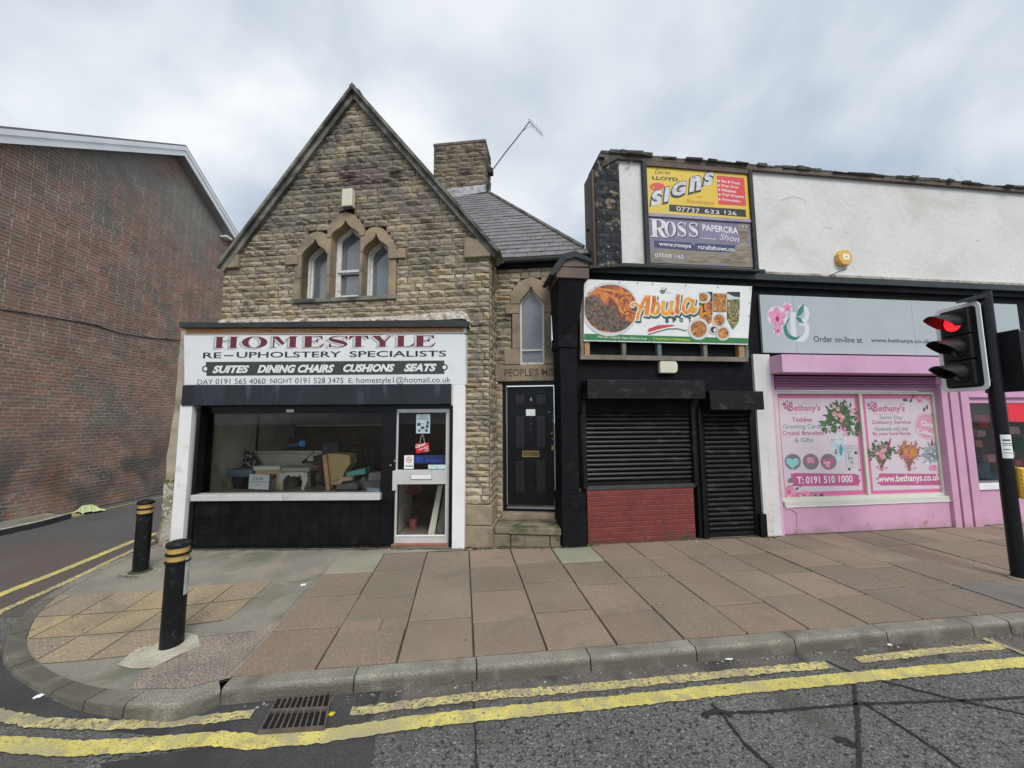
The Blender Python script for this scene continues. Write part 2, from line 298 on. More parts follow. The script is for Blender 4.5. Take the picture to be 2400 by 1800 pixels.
mPINKSL = mat('pink_shutter_slat_paint', (.42, .20, .35), .5, (4, .06))
mSIGNG = mat('grey_sign_panel', (0.408, 0.462, 0.48), .35, (2, .04))
mSIGNW = mat('white_sign_panel', (0.713, 0.745, 0.767), .32, (2, .04), dirt_and_tone=[((0.594, 0.616, 0.616), 2, .6, .75)])
mMAROON = mat('maroon_vinyl', (.135, .018, .032), .4, (4, .05)); mLGREY = mat('pale_grey_vinyl', (.40, .44, .45), .4, (4, .05))
mINK = mat('black_vinyl', (.018, .02, .022), .4, (4, .05)); mBAND = mat('charcoal_vinyl', (.042, .05, .048), .4, (4, .05)); mWVIN = mat('white_vinyl', (.76, .76, .76), .4, (4, .03))
mYEL = mat('yellow_sign_paint', (.70, .50, .055), .5, (3, .08), (25, .004, .4), dirt_and_tone=[((.62, .50, .22), 3, .62, .72)])
mYRED = mat('red_sign_paint', (.66, .055, .065), .5, (3, .08)); mORG = mat('orange_sign_paint', (.62, .25, .03), .5, (3, .1)); mSILV = mat('silver_letter_paint', (.56, .58, .62), .4, (14, .22))
mPURP = mat('flaking_purple_board', (0.221, 0.202, 0.312), .75, (3, .15), (30, .006, .6), dirt_and_tone=[((0.26, 0.227, 0.182), 3.2, .49, .53, 4.98, 4.75), ((0.299, 0.273, 0.221), 2.6, .60, .62)], stretch=(1, 1, 2.2))
mNAVY = mat('navy_strip_paint', (.045, .05, .14), .6, (4, .15)); mLPURP = mat('pale_purple_rail', (.32, .29, .38), .6, (5, .15))
mBAREW = mat('bare_weathered_ply', (.27, .24, .19), .85, (4, .3), (30, .005), dirt_and_tone=[((.17, .14, .10), 4, .5, .62)], stretch=(1, 1, 6))
mFADED = mat('flaking_letter_paint', (.68, .68, .70), .6, (8, .12), dirt_and_tone=[((.3, .28, .27), 9, .66, .72)])
mBANNER = mat('white_vinyl_banner', (0.756, 0.778, 0.778), .38, (2, .05), (3.2, .03, .5))
mGREEN = mat('green_print', (.03, .20, .055), .4, (3, .08)); mDGREEN = mat('dark_green_print', (.035, .10, .065), .4, (3, .08)); mPYEL = mat('yellow_print', (.72, .68, .03), .4, (3, .05)); mPRED = mat('red_print', (.55, .05, .045), .4, (3, .1))
mABULA = print_mat('orange_flame_print', [(.3, (.50, .10, .02)), (.45, (.68, .24, .03)), (.6, (.74, .42, .04)), (.75, (.62, .48, .10))], 5, .6)
mSTEW = print_mat('stew_photo_print', [(.25, (.03, .02, .018)), (.42, (.12, .055, .035)), (.5, (.36, .075, .02)), (.6, (.60, .17, .035)), (.72, (.66, .26, .06)), (.85, (.35, .06, .02))], 4.2, 2.2)
mFISH = print_mat('charred_fish_print', [(.35, (.02, .018, .016)), (.5, (.10, .08, .065)), (.6, (.16, .10, .07)), (.72, (.42, .13, .05))], 9, 2.0)
mFOOD = print_mat('fried_food_print', [(.3, (.05, .03, .02)), (.45, (.33, .12, .03)), (.6, (.58, .24, .06)), (.8, (.62, .42, .2))], 14, 1.4)
mGREENS = print_mat('leafy_rice_print', [(.35, (.03, .03, .015)), (.5, (.16, .15, .05)), (.6, (.42, .36, .16)), (.75, (.6, .55, .34))], 26, .8)
mPLATE = mat('plate_print', (.58, .60, .60), .4, (3, .04)); mDARKP = mat('dark_print', (.03, .028, .026), .4, (5, .2))
mPP = mat('deep_pink_print', (.62, .16, .33), .4, (2, .06)); mPL = mat('pale_lilac_print', (.64, .56, .63), .4, (2, .03)); mPMAG = mat('magenta_print', (.50, .115, .27), .4, (3, .08)); mPCIR = mat('rose_circle_print', (.62, .33, .43), .4, (3, .04))
mTXR = mat('rose_text_print', (.42, .10, .17), .4, (3, .05)); mTXG = mat('grey_green_text_print', (.22, .30, .31), .4, (3, .05)); mTEAL = mat('teal_print', (.03, .22, .19), .4, (3, .1)); mHEARTB = mat('aqua_print', (.25, .56, .58), .4, (3, .05))
mGREYP = mat('grey_plush_print', (.20, .19, .20), .5, (20, .2)); mORCH = mat('orchid_pink_print', (.66, .27, .43), .4, (12, .15)); mORCHD = mat('dark_orchid_print', (.36, .035, .12), .4, (6, .1)); mLOGOW = mat('pale_lilac_logo', (.66, .66, .74), .4, (3, .03)); mTXSIGN = mat('slate_grey_letter', (.085, .10, .115), .5, (3, .05))
mLEAFP = print_mat('leaf_print', [(.3, (.015, .04, .02)), (.5, (.05, .12, .05)), (.65, (.14, .24, .12)), (.8, (.3, .36, .25))], 34, 1.0)
mROSEP = print_mat('rose_print', [(.3, (.30, .05, .10)), (.45, (.62, .25, .32)), (.6, (.72, .45, .5)), (.8, (.78, .65, .66))], 22, 1.6)
mBOUQ = [print_mat('mixed_flower_print', [(.25, (.03, .05, .02)), (.42, (.09, .15, .06)), (.52, (.55, .28, .34)), (.62, (.65, .5, .5)), (.75, (.10, .14, .07))], 30, 1.4, True),
         print_mat('orange_flower_print', [(.25, (.06, .02, .04)), (.42, (.18, .06, .10)), (.52, (.6, .25, .07)), (.62, (.3, .25, .35)), (.78, (.16, .03, .06))], 30, 1.4, True),
         print_mat('teal_flower_print', [(.25, (.02, .05, .06)), (.42, (.05, .22, .2)), (.52, (.5, .48, .55)), (.62, (.22, .2, .28)), (.78, (.04, .12, .12))], 30, 1.4, True)]
mKRAFT = mat('brown_paper_print', (.22, .12, .09), .5, (8, .2))
mGLASS = glass('shop_window_glass', (.95, .96, .95), 1.0); mGLASSD = glass('door_glass', (.93, .94, .93), 1.0)
mFROST = mat('frosted_window_glass', (.20, .215, .24), .28, (4, .12), spec=.8, coat=.3)
mPANE = mat('upper_window_glass', (.13, .145, .165), .06, (2.0, .3), spec=1.0, coat=.9)
mNETC = mat('net_curtain', (.42, .45, .46), .6, (5, .15))
mPAVE = mat('concrete_paving_slab', [(.24, .178, .13), (.275, .208, .155), (.195, .157, .118), (.25, .195, .145), (.225, .165, .13), (.265, .215, .16), (.185, .152, .118), (.28, .21, .155), (.215, .18, .132)], .9, (1.2, .10), (90, .006, .9), dirt_and_tone=[((.19, .165, .125), 2.2, .56, .72), ((.38, .35, .31), 24, .71, .73), ((.10, .09, .07), 30, .71, .735)], fine=(150, .34))
mPAVEG = mat('green_grey_paving_slab', [(0.275, 0.275, 0.21), (0.304, 0.297, 0.232)], .88, (1.6, .15), (90, .004), fine=(160, .18))
mPAVED = mat('dark_grey_paving_slab', [(0.158, 0.15, 0.14), (0.18, 0.168, 0.15)], .88, (1.6, .2), (90, .004), fine=(160, .18))
mTACT = mat('buff_tactile_slab', [(.37, .285, .165), (.33, .26, .165), (.26, .21, .16), (.38, .30, .18), (.24, .20, .16), (.34, .26, .15)], .92, (2.5, .12), (60, .008), dirt_and_tone=[((.22, .19, .145), 2.2, .54, .72), ((.16, .14, .11), 18, .64, .72)], fine=(120, .25))
mCONC = mat('patched_concrete', (0.243, 0.227, 0.189), .92, (1.3, .22), (70, .006), dirt_and_tone=[((0.16, 0.168, 0.112), 1.3, .54, .68), ((0.304, 0.264, 0.216), 2.6, .56, .66)], fine=(130, .25))
mCONCL = mat('pale_mortar_haunching', (0.462, 0.434, 0.35), .95, (5, .25), (30, .012), fine=(110, .2))
mAGGR = mat('exposed_aggregate_concrete', (0.277, 0.232, 0.195), .92, (3, .22), (110, .01, 1), fine=(75, .45))
mJOINT = mat('paving_joint_dirt', (.045, .045, .035), .95, (6, .4), dirt_and_tone=[((.08, .09, .045), 3, .52, .65)])
mKERB = mat('concrete_kerb', [(.27, .265, .22), (.235, .225, .185), (.25, .24, .20)], .92, (4, .2), (70, .010, 1), dirt_and_tone=[((.15, .14, .115), 2.5, .52, .7), ((.115, .108, .085), 4, .25, .5, -.010, -.05)], fine=(110, .36))  # last layer darkens the kerb below its top edge
mROAD = mat('coarse_asphalt', (.118, .122, .114), .9, (.8, .22), (48, .018, 1), dirt_and_tone=[((.30, .30, .265), 62, .58, .66), ((.030, .030, .030), 44, .55, .62), ((.085, .08, .072), 1.1, .52, .68)], fine=(120, .5))
mTAR = mat('fresh_tar_patch', (0.055, 0.053, 0.056), .8, (2.5, .2), (90, .005, .8), dirt_and_tone=[((0.13, 0.124, 0.117), 70, .63, .7), ((0.036, 0.035, 0.036), 1.3, .5, .6)], fine=(140, .4))
mGUTTER = mat('dirty_gutter_asphalt', (0.123, 0.109, 0.098), .9, (2.5, .25), (70, .008, .9), dirt_and_tone=[((0.266, 0.238, 0.21), 66, .60, .68), ((0.056, 0.052, 0.048), 2.2, .5, .64)], fine=(130, .45))
mSROAD = mat('side_road_asphalt', (0.094, 0.091, 0.087), .88, (.6, .2), (60, .006, .8), dirt_and_tone=[((0.111, 0.081, 0.073), .35, .5, .62), ((0.195, 0.182, 0.169), 60, .62, .7)], fine=(110, .35))
mCRACK = mat('road_joint_crack', (.020, .018, .021), .75, (20, .4))
mLINE = mat('worn_yellow_road_paint', (.60, .52, .15), .8, (6, .14), (60, .007, .9), dirt_and_tone=[((.42, .37, .17), 9, .5, .64), ((.17, .16, .12), 48, .60, .66), ((.40, .36, .2), 2.2, .5, .66)], fine=(90, .18))
mLINEW = mat('very_worn_yellow_road_paint', (.56, .48, .19), .85, (6, .15), (60, .007, .9), dirt_and_tone=[((.38, .34, .19), 9, .48, .6), ((.14, .13, .11), 42, .53, .60), ((.30, .27, .18), 2.2, .5, .62)], fine=(90, .25))
mIRON = mat('rusty_cast_iron', (0.119, 0.101, 0.087), .7, (12, .3), (60, .004), dirt_and_tone=[((0.182, 0.126, 0.091), 18, .55, .65)], metal=.2)
mPIT = mat('flat_black_for_depth', (.006, .006, .006), .9)
mBOLL = mat('black_plastic_bollard', (.008, .009, .010), .42, (5, .2), spec=.25, dirt_and_tone=[((.05, .05, .046), 7, .58, .72, .35, 0), ((.03, .03, .03), 14, .6, .66)])
mGOLD = mat('gold_reflective_band', (.62, .42, .13), .42, (6, .1), metal=.25)
mTLB = mat('black_signal_plastic', (.014, .015, .017), .55, (5, .2), spec=.3); mTLP = mat('black_pole_paint', (.007, .008, .010), .42, (5, .2), spec=.3)
mTLW = mat('white_signal_border', (.84, .86, .86), .4, (4, .04)); mLENS = mat('dark_signal_lens', (.03, .025, .02), .15, (4, .2))
mREDL = mat('lit_red_lens', (.8, .02, .02), .3, None, emit=((1.0, .008, .012), 2.2))
mYBOX = mat('yellow_plastic', (.72, .42, .06), .45, (4, .06)); mCREAM = mat('cream_plastic', (.66, .63, .50), .45, (4, .05))
mBRASS = mat('brass', (.42, .31, .12), .35, (8, .2), metal=.7); mSTEEL = mat('steel', (.45, .45, .46), .3, (8, .1), metal=.9)
mMOSS = mat('moss', (.06, .075, .02), .95, (20, .4), (60, .01)); mWEED = mat('dry_weed', [(.10, .10, .03), (.16, .09, .04), (.07, .10, .03), (.20, .13, .07)], .9, (10, .3))
mGRIT = mat('grit_and_litter_bits', [(.10, .09, .07), (.20, .17, .13), (.06, .05, .04), (.5, .48, .44), (.13, .11, .08)], .9, (10, .2))
mPAPER = mat('white_paper', (0.799, 0.832, 0.832), .6, (4, .04)); mPAPERP = mat('pale_blue_flyer', (.52, .62, .66), .6, (12, .12))
mWALLI = mat('stained_cream_plaster', (.84, .80, .66), .9, (2.2, .16), (10, .006), dirt_and_tone=[((.50, .36, .22), 1.6, .56, .7), ((.84, .8, .68), 2.1, .58, .7)])
mWALLD = mat('dim_interior_wall', (.16, .11, .075), .9, (1.4, .5)); mFLOORI = mat('display_floor', (.42, .38, .32), .7, (5, .3)); mVINYLF = mat('pale_vinyl_floor', (.28, .26, .22), .5, (4, .15), dirt_and_tone=[((.06, .05, .04), 7, .62, .66)])
mCEIL = mat('interior_ceiling', (.80, .78, .72), .9, (3, .2))
# ------------------------------------------------------------------ piece layer: stones, bricks, slates, tiles
def rock_variant():
    nx, nz_ = 5, 3; vs = []
    for j in range(nz_):
        for i in range(nx):
            x = -.5 + i / (nx - 1); z = -.5 + j / (nz_ - 1); edge = i in (0, nx - 1) or j in (0, nz_ - 1)
            if 0 < i < nx - 1: x += rnd.uniform(-.07, .07)
            jx = rnd.uniform(-.02, .02) if i in (0, nx - 1) else 0; jz = rnd.uniform(-.07, .07) if edge else rnd.uniform(-.16, .16)
            y = -(rnd.uniform(.08, .40) if edge else rnd.uniform(.5, 1.0)); vs.append((x + jx, y, z + jz))
    fs = []
    for j in range(nz_ - 1):
        for i in range(nx - 1):
            a = j * nx + i
            fs += [(a, a + 1, a + nx + 1), (a, a + nx + 1, a + nx)] if rnd.random() < .5 else [(a, a + 1, a + nx), (a + 1, a + nx + 1, a + nx)]
    rim = [(i, 0) for i in range(nx)] + [(nx - 1, j) for j in range(1, nz_)] + [(i, nz_ - 1) for i in range(nx - 2, -1, -1)] + [(0, j) for j in range(nz_ - 2, 0, -1)]
    idx = [j * nx + i for i, j in rim]; b = len(vs); n = len(idx)
    for k in idx: vs.append((vs[k][0], 0, vs[k][2]))
    for k in range(n): fs.append((idx[k], b + k, b + (k + 1) % n, idx[(k + 1) % n]))
    return vs, fs
def brick_variant(inx=.03, inz=.08):
    j = lambda: rnd.uniform(-.012, .012)
    o = [(-.5, 0, -.5), (.5, 0, -.5), (.5, 0, .5), (-.5, 0, .5)]; m_ = [(a + j(), -.72, c + j()) for a, _, c in o]
    f = [(a * (1 - 2 * inx), -1 + j() * 3, c * (1 - 2 * inz)) for a, _, c in o]; vs = o + m_ + f
    fs = [(8, 9, 10, 11)] + [(4 + k, 4 + (k + 1) % 4, 8 + (k + 1) % 4, 8 + k) for k in range(4)] + [(k, (k + 1) % 4, 4 + (k + 1) % 4, 4 + k) for k in range(4)]
    return vs, fs
ROCKS = [rock_variant() for _ in range(12)]; BRICKS = [brick_variant() for _ in range(5)]
SHARE = {}
def pieces(fr, cells, variants, m_, parent, name, nmax=300, rest=None):
    """cells: (u0,u1,z0,z1,d0,depth). The nmax that show largest become objects, the rest one mesh of kind stuff."""
    def big(c):
        P = fr.pt((c[0] + c[1]) / 2, (c[2] + c[3]) / 2); v = P - CAM; L = v.length; q = v.dot(F_)
        X = 1200 + FPX * v.dot(RT) / max(q, .1); Y = 900 - FPX * v.dot(UP) / max(q, .1)
        seen = 1 if (q > 0 and -60 < X < 2460 and -60 < Y < 1860) else .001
        return -(c[1] - c[0]) * (c[3] - c[2]) * abs(v.dot(fr.N)) / L ** 3 * seen
    cells = sorted(cells, key=big); base = TL[parent]; mb = MB(); nrest = 0
    for k, c in enumerate(cells):
        w_, h_, dp = c[1] - c[0], c[3] - c[2], c[5]; P = fr.pt((c[0] + c[1]) / 2, (c[2] + c[3]) / 2, c[4]); vi = rnd.randrange(len(variants))
        if k < nmax:
            key = (name, id(variants), vi, m_.name)
            if key not in SHARE:
                me = bpy.data.meshes.new(name); me.from_pydata(variants[vi][0], [], variants[vi][1]); me.materials.append(m_); SHARE[key] = me
            o = bpy.data.objects.new(name, SHARE[key]); COL.objects.link(o); o.parent = parent; TL[o] = base
            M4 = Matrix((fr.U * w_, -fr.N * dp, fr.W * h_)).transposed().to_4x4(); M4.translation = P - base; o.matrix_local = M4
        else:
            nrest += 1; vs, fs = variants[vi]
            mb.add([P + fr.U * (a * w_) - fr.N * (b * dp) + fr.W * (c_ * h_) for a, b, c_ in vs], fs)
    if nrest: mb.build(rest or name + '_courses', m_, parent, kind='stuff', recalc=False)
def scan(poly, z):
    xs = []
    for (a, b), (c, d) in zip(poly, poly[1:] + poly[:1]):
        if (b <= z < d) or (d <= z < b): xs.append(a + (c - a) * (z - b) / (d - b))
    xs.sort(); return [(xs[i], xs[i + 1]) for i in range(0, len(xs) - 1, 2)]
def free_spans(outer, holes, z0, z1, pad=.0):
    zs = [z0 + (z1 - z0) * t for t in (.15, .5, .85)]
    o = scan(outer, zs[1])
    if not o: return []
    L, R_ = o[0][0], o[-1][1]; sp = [(L, R_)]
    for h in holes:
        hs = [s for z in zs for s in scan(h, z)]
        if not hs: continue
        a, b = min(s[0] for s in hs) + pad, max(s[1] for s in hs) - pad
        if len(scan(h, zs[1])) > 1 or b <= a: a, b = min(s[0] for s in hs), max(s[1] for s in hs)
        nw = []
        for (p_, q_) in sp:
            if b <= p_ or a >= q_: nw.append((p_, q_)); continue
            if a > p_: nw.append((p_, a))
            if b < q_: nw.append((b, q_))
        sp = nw
    return [s for s in sp if s[1] - s[0] > .03]
def rubble(outer, holes, hmin, hmax, wmin, wmax, gap, dp, pad=.01):
    zlo = min(b for a, b in outer); zhi = max(b for a, b in outer); z = zlo; cells = []; spans = []
    while z < zhi - .03:
        h = min(rnd.uniform(hmin, hmax), zhi - z)
        for (a, b) in free_spans(outer, holes, z, z + h, pad):
            spans.append((a, b, z, z + h)); u = a
            while u < b - .01:
                w_ = rnd.triangular(wmin, wmax, wmin * 1.8)
                if b - (u + w_) < wmin * .7: w_ = b - u
                if w_ > wmin * 2.2 and h > hmax * .8 and rnd.random() < .12:     # two thin stones in one course
                    zz = z + h * rnd.uniform(.4, .6)
                    cells += [(u + gap / 2, u + w_ - gap / 2, z + gap / 2, zz - gap / 2, 0, rnd.uniform(*dp)), (u + gap / 2, u + w_ - gap / 2, zz + gap / 2, z + h - gap / 2, 0, rnd.uniform(*dp))]
                else: cells.append((u + gap / 2, u + w_ - gap / 2, z + gap / 2, z + h - gap / 2, 0, rnd.uniform(*dp)))
                u += w_
        z += h
    return [c for c in cells if c[1] - c[0] > .02 and c[3] - c[2] > .015], spans
def bond(outer, ch, bw, gap, dp, holes=()):
    zlo = min(b for a, b in outer); zhi = max(b for a, b in outer); z = zlo; cells = []; k = 0
    while z < zhi - ch * .5:
        header = k % 4 == 3; w0 = bw / 2 if header else bw; off = (k % 2) * w0 / 2
        for (a, b) in free_spans(outer, list(holes), z, z + ch, 0):
            u = a - (off if off else 0)
            while u < b:
                p_, q_ = max(u, a) + gap / 2, min(u + w0, b) - gap / 2
                if q_ - p_ > .02: cells.append((p_, q_, z + gap / 2, z + ch - gap / 2, 0, rnd.uniform(*dp)))
                u += w0
        z += ch; k += 1
    return cells
def inset(a, b, c, d, t): return [(a + t, c + t), (b - t, c + t), (b - t, d - t), (a + t, d - t)]
def frame_rect(fr, u0, u1, z0, z1, t, d0, d1, name, m_, parent, tb=None, **k):
    tb = tb or t; A = [(u0, z0), (u1, z0), (u1, z1), (u0, z1)]; B = [(u0 + t, z0 + tb), (u1 - t, z0 + tb), (u1 - t, z1 - t), (u0 + t, z1 - t)]
    return MB().loop(fr, A, B, d0, d1).build(name, m_, parent, **k)
# ================================================================== GROUND
def ribbon(P, w_, z, step=.03, jit=.004, flare=None):
    P = [Vector((p[0], p[1])) for p in P]; L = sum((b - a).length for a, b in zip(P, P[1:])); n = max(2, int(L / step)); Q = [Vector(q) for q in resample([(p.x, p.y) for p in P], n)]; mb = MB(); vs = []; fs = []
    for i, p in enumerate(Q):
        t = (Q[min(i + 1, n - 1)] - Q[max(i - 1, 0)]).normalized(); nn = Vector((-t.y, t.x))
        a = p + nn * (w_ / 2 + rnd.uniform(-jit, jit)); b = p - nn * (w_ / 2 + rnd.uniform(-jit, jit)); vs += [(a.x, a.y, z), (b.x, b.y, z)]
        if i: fs.append((2 * i - 2, 2 * i - 1, 2 * i + 1, 2 * i))
    return mb.add(vs, fs)
ZR = -.11
road = MB().add([(-300, -300, ZR), (300, -300, ZR), (300, 300, ZR), (-300, 300, ZR)], [(0, 1, 2, 3)]).build('road', mROAD, kind='structure')
sroad = MB().add([(-9.9, 3.9, ZR + .004), (-4.9, 4.2, ZR + .004), (-4.9, 9, ZR + .004), (-4, 60, ZR + .004), (-9.9, 60, ZR + .004)], [(0, 1, 2, 3, 4)]).build('side_road', mSROAD, kind='structure')
PV = Fr((-.32, 3.27, 0), R(7.2))                # pavement frame: u along the kerb, v = -d away from it
def pv(u, v): p = PV.o + PV.U * u - PV.N * v; return (p.x, p.y)
# gutter strip and tar patches (flush sheets)
g_in = [pv(u, -.13 + .02) for u in (-1.6, 14)]; g_out = [pv(u, -.34 - rnd.uniform(0, .03)) for u in (14, 11, 8, 6, 5, 4, 3, 2, 1, 0, -.6, -1.2)]
MB().slab(g_in + g_out + [(-1.9, 2.70)], ZR - .01, ZR + .003).build('gutter_strip', mGUTTER, road)
pk = lambda rg, pts, z=ZR: [tuple(ground(rg, a, b, z)[:2]) for a, b in pts]
MB().slab(pk('k', [(470, 905), (730, 885), (690, 1000), (640, 1110), (380, 1150), (400, 1060)]), ZR - .01, ZR + .0055).build('tar_patch', mTAR, road)
MB().slab(pk('k', [(-300, 1235), (420, 1190), (690, 1165), (680, 1290), (610, 1420), (580, 1700), (-700, 1700), (-900, 1330)]), ZR - .01, ZR + .004).build('tar_patch', mTAR, road)
MB().slab(pk('j', [(-500, 1020), (20, 1010), (80, 1150), (350, 1270), (700, 1310), (1200, 1310), (1560, 1270), (1420, 1470), (900, 1480), (400, 1440), (0, 1350), (-500, 1260)]), ZR - .01, ZR + .0045).build('tar_patch', mTAR, road)
cr_ = [('l', [(590, 1000), (650, 1052), (760, 1200), (900, 1327), (1050, 1500)], .030), ('l', [(560, 1050), (900, 1038), (1350, 1000), (1800, 985), (2260, 962)], .034), ('l', [(1335, 900), (1350, 1100), (1360, 1327), (1365, 1500)], .035),
       ('l', [(1360, 985), (1600, 1130), (1880, 1327), (2000, 1420)], .026), ('l', [(1480, 880), (1850, 975), (2260, 1062)], .03), ('k', [(1245, 850), (1262, 1100), (1272, 1352), (1278, 1500)], .018), ('l', [(1185, 775), (1260, 810), (1350, 845)], .03)]
for rg, P_, w_ in cr_: ribbon(pk(rg, P_), w_ * .62, ZR + .0075, .03, .005).build('road_crack', mCRACK, road)
rng2 = [('l', [(540, 1060), (640, 1030), (700, 1060)]), ('l', [(1230, 1185), (1290, 1180), (1350, 1230), (1290, 1215)])]
for rg, P_ in rng2: ribbon(pk(rg, P_), .03, ZR + .0078, .03, .014).build('road_crack', mCRACK, road)
# double yellow lines
outer = pk('k', [(2600, 915)][:0]) + pk('l', [(2600, 752), (2212, 783), (1350, 862), (600, 935), (0, 1001)]) + pk('k', [(1250, 1057), (850, 1103), (420, 1172), (0, 1212)]) + pk('j', [(1200, 1503), (800, 1538), (400, 1560), (0, 1532)])
loopo = [(-4.2, 2.62), (-5.1, 3.1), (-5.75, 3.9)] + pk('j', [(0, 700), (350, 563), (725, 408), (885, 352)]) + [(-6.75, 9), (-7.0, 14)]
ly = bpy.data.objects.new('road_markings', None); COL.objects.link(ly); ly['kind'] = 'structure'; TL[ly] = Vector((0, 0, 0))
ribbon(outer + loopo, .115, ZR + .010, .03, .007).build('yellow_line', mLINE, ly)
inner = pk('l', [(2110, 700), (1700, 732), (1350, 775)])
ribbon(inner, .085, ZR + .0105, .03, .008).build('yellow_line', mLINEW, ly)
inner = pk('l', [(1200, 797), (600, 852), (0, 912)]) + pk('k', [(1250, 950), (850, 1000), (545, 1035)])
ribbon(inner, .085, ZR + .0105, .03, .009).build('yellow_line', mLINEW, ly)
inner = pk('j', [(1400, 1368), (1000, 1412), (600, 1428), (200, 1415), (0, 1370)]) + [(-3.95, 2.9), (-4.6, 3.25), (-5.15, 3.85)] + pk('j', [(0, 795), (350, 640), (620, 508), (885, 385)]) + [(-6.5, 9), (-6.8, 14)]
ribbon(inner, .085, ZR + .0105, .03, .009).build('yellow_line', mLINEW, ly)
ribbon(pk('l', [(2000, 662), (2110, 700), (2240, 752), (2320, 790)]), .06, ZR + .0125, .03, .008).build('yellow_line', mLINEW, ly)
ribbon([(-9.15, 4.5), (-9.15, 7.4), (-9.45, 8.8), (-9.5, 12), (-9.5, 30)], .07, ZR + .0105, .1, .005).build('yellow_line', mLINEW, ly)
for P_ in ([(390, 200), (400, 262)], [(470, 195), (480, 225)]):
    ribbon(pk('j', P_), .22, ZR + .0115, .05, .02).build('yellow_line', mLINEW, ly)
# ---- pavement
def sheet(P, z1):
    tr = tessellate_polygon([[Vector((a, b, 0)) for a, b in P]]); bm = bmesh.new(); V = [bm.verts.new((a, b, 0)) for a, b in P]
    for t in tr:
        try: bm.faces.new([V[i] for i in t])
        except ValueError: pass
    x0, y0 = min(a for a, b in P), min(b for a, b in P)
    for q in range(40):
        for co, no in (((x0 + .12 * q, 0, 0), (1, 0, 0)), ((0, y0 + .12 * q, 0), (0, 1, 0))):
            if co[0] > -1.4 or co[1] > 6: continue
            bmesh.ops.bisect_plane(bm, geom=bm.verts[:] + bm.edges[:] + bm.faces[:], plane_co=co, plane_no=no)
    mb = MB(); bm.verts.index_update(); mb.add([(v.co.x, v.co.y, drop(v.co.x, v.co.y) + z1) for v in bm.verts], [tuple(v.index for v in f.verts) for f in bm.faces]); bm.free(); return mb
KO = [('j', p_) for p_ in [(890, 402), (720, 470), (560, 540), (400, 618), (240, 712), (130, 800), (60, 890), (22, 985), (30, 1060), (90, 1130), (200, 1200), (320, 1248), (450, 1280), (620, 1298), (800, 1304), (1000, 1300)]]
KP = [pave(rg, *p_) for rg, p_ in KO]; KP = [Vector((-6.35, 7.6, 0)), Vector((-6.2, 6.9, 0))] + [Vector((p_.x, p_.y, 0)) for p_ in KP] + [Vector((*pv(-1.79, -.122), 0))]
KS = spline(KP, 700)
def inward(i, P=KS):
    t = (P[min(i + 1, len(P) - 1)] - P[max(i - 1, 0)]).normalized(); return Vector((-t.y, t.x, 0))
KIN = [KS[i] + inward(i) * .125 for i in range(len(KS))]
pavement = sheet([(p_.x, p_.y) for p_ in KIN[::5]] + [pv(-1.79, .0), pv(14, 0), pv(14, 9), (-6.35, 9)], -.018).build('pavement', mJOINT, kind='structure')
# concrete infill left of the slabs
left = [(p_.x, p_.y) for p_ in KIN[40::5]]
sheet(left + [pv(-1.795, .0), pv(-1.80, 2.35), pv(-1.24, 2.61), pv(-.1, 2.61), (.7, 6.3), (-6.2, 6.9)], -.003).build('concrete_infill', mCONC, pavement)
sheet([tuple(pave('j', *p_)[:2]) for p_ in [(1110, 940), (1240, 925), (1510, 885), (1500, 905), (1240, 1160), (1040, 1215), (720, 1225), (780, 1130), (1000, 1040)]], .001).build('concrete_patch', mAGGR, pavement)
sheet([tuple(pave('j', *p_)[:2]) for p_ in [(650, 1090), (740, 1010), (860, 965), (1000, 900), (1100, 925), (1110, 985), (1000, 1030), (850, 1105), (740, 1110)]], .004).build('mortar_haunching', mCONCL, pavement)
sheet([tuple(pave('j', *p_)[:2]) for p_ in [(1500, 890), (1690, 680), (1880, 470), (1830, 470), (1500, 620), (1120, 930)]], .0005).build('concrete_patch', mCONC, pavement)
# paving slabs
def slab_variant():
    j = lambda: rnd.uniform(-.004, .004); o = [(-.5, 0, -.5), (.5, 0, -.5), (.5, 0, .5), (-.5, 0, .5)]; m_ = [(a + j(), -.86, c + j()) for a, _, c in o]; f = [(a * .985, -1, c * .985) for a, _, c in o]
    vs = o + m_ + f; return vs, [(8, 9, 10, 11)] + [(4 + k, 4 + (k + 1) % 4, 8 + (k + 1) % 4, 8 + k) for k in range(4)] + [(k, (k + 1) % 4, 4 + (k + 1) % 4, 4 + k) for k in range(4)]
SLABS = [slab_variant() for _ in range(5)]
PF = Fr((-.32, 3.27, -.055), 0); PF.U = PV.U.copy(); PF.W = -PV.N; PF.N = Vector((0, 0, 1))
cells = {'a': [], 'g': [], 'd': []}; k = -3
special = {(-3, 3): 'g', (2, 3): 'g'}
while k < 23:
    u = k * .603; J = [0.012, .64, 1.32, 1.95, 2.6] if k % 2 == 1 else [0.012, .53, 1.19, 1.90, 2.6]
    if k == 1 and False: pass
    for r_ in range(4):
        t_ = special.get((k, r_), 'a')
        if 5.3 < u < 7.6 and r_ == 0: t_ = 'd'
        if k == -2 and r_ == 1:
            cells['a'] += [(u + .003, u + .36, J[1] + .004, J[1] + .2, 0, .053), (u + .365, u + .6, J[1] + .004, J[1] + .2, 0, .053), (u + .003, u + .6, J[1] + .205, J[2] - .004, 0, .054)]; continue
        g_ = rnd.uniform(.004, .008)
        gv = rnd.uniform(.008, .015)
        cells[t_].append((u + g_, u + .603 - g_, J[r_] + gv, J[r_ + 1] - gv, 0, .055 + rnd.uniform(-.004, .005)))
    k += 1
for t_, m_ in (('a', mPAVE), ('g', mPAVEG), ('d', mPAVED)): pieces(PF, cells[t_], SLABS, m_, pavement, 'paving_slab')
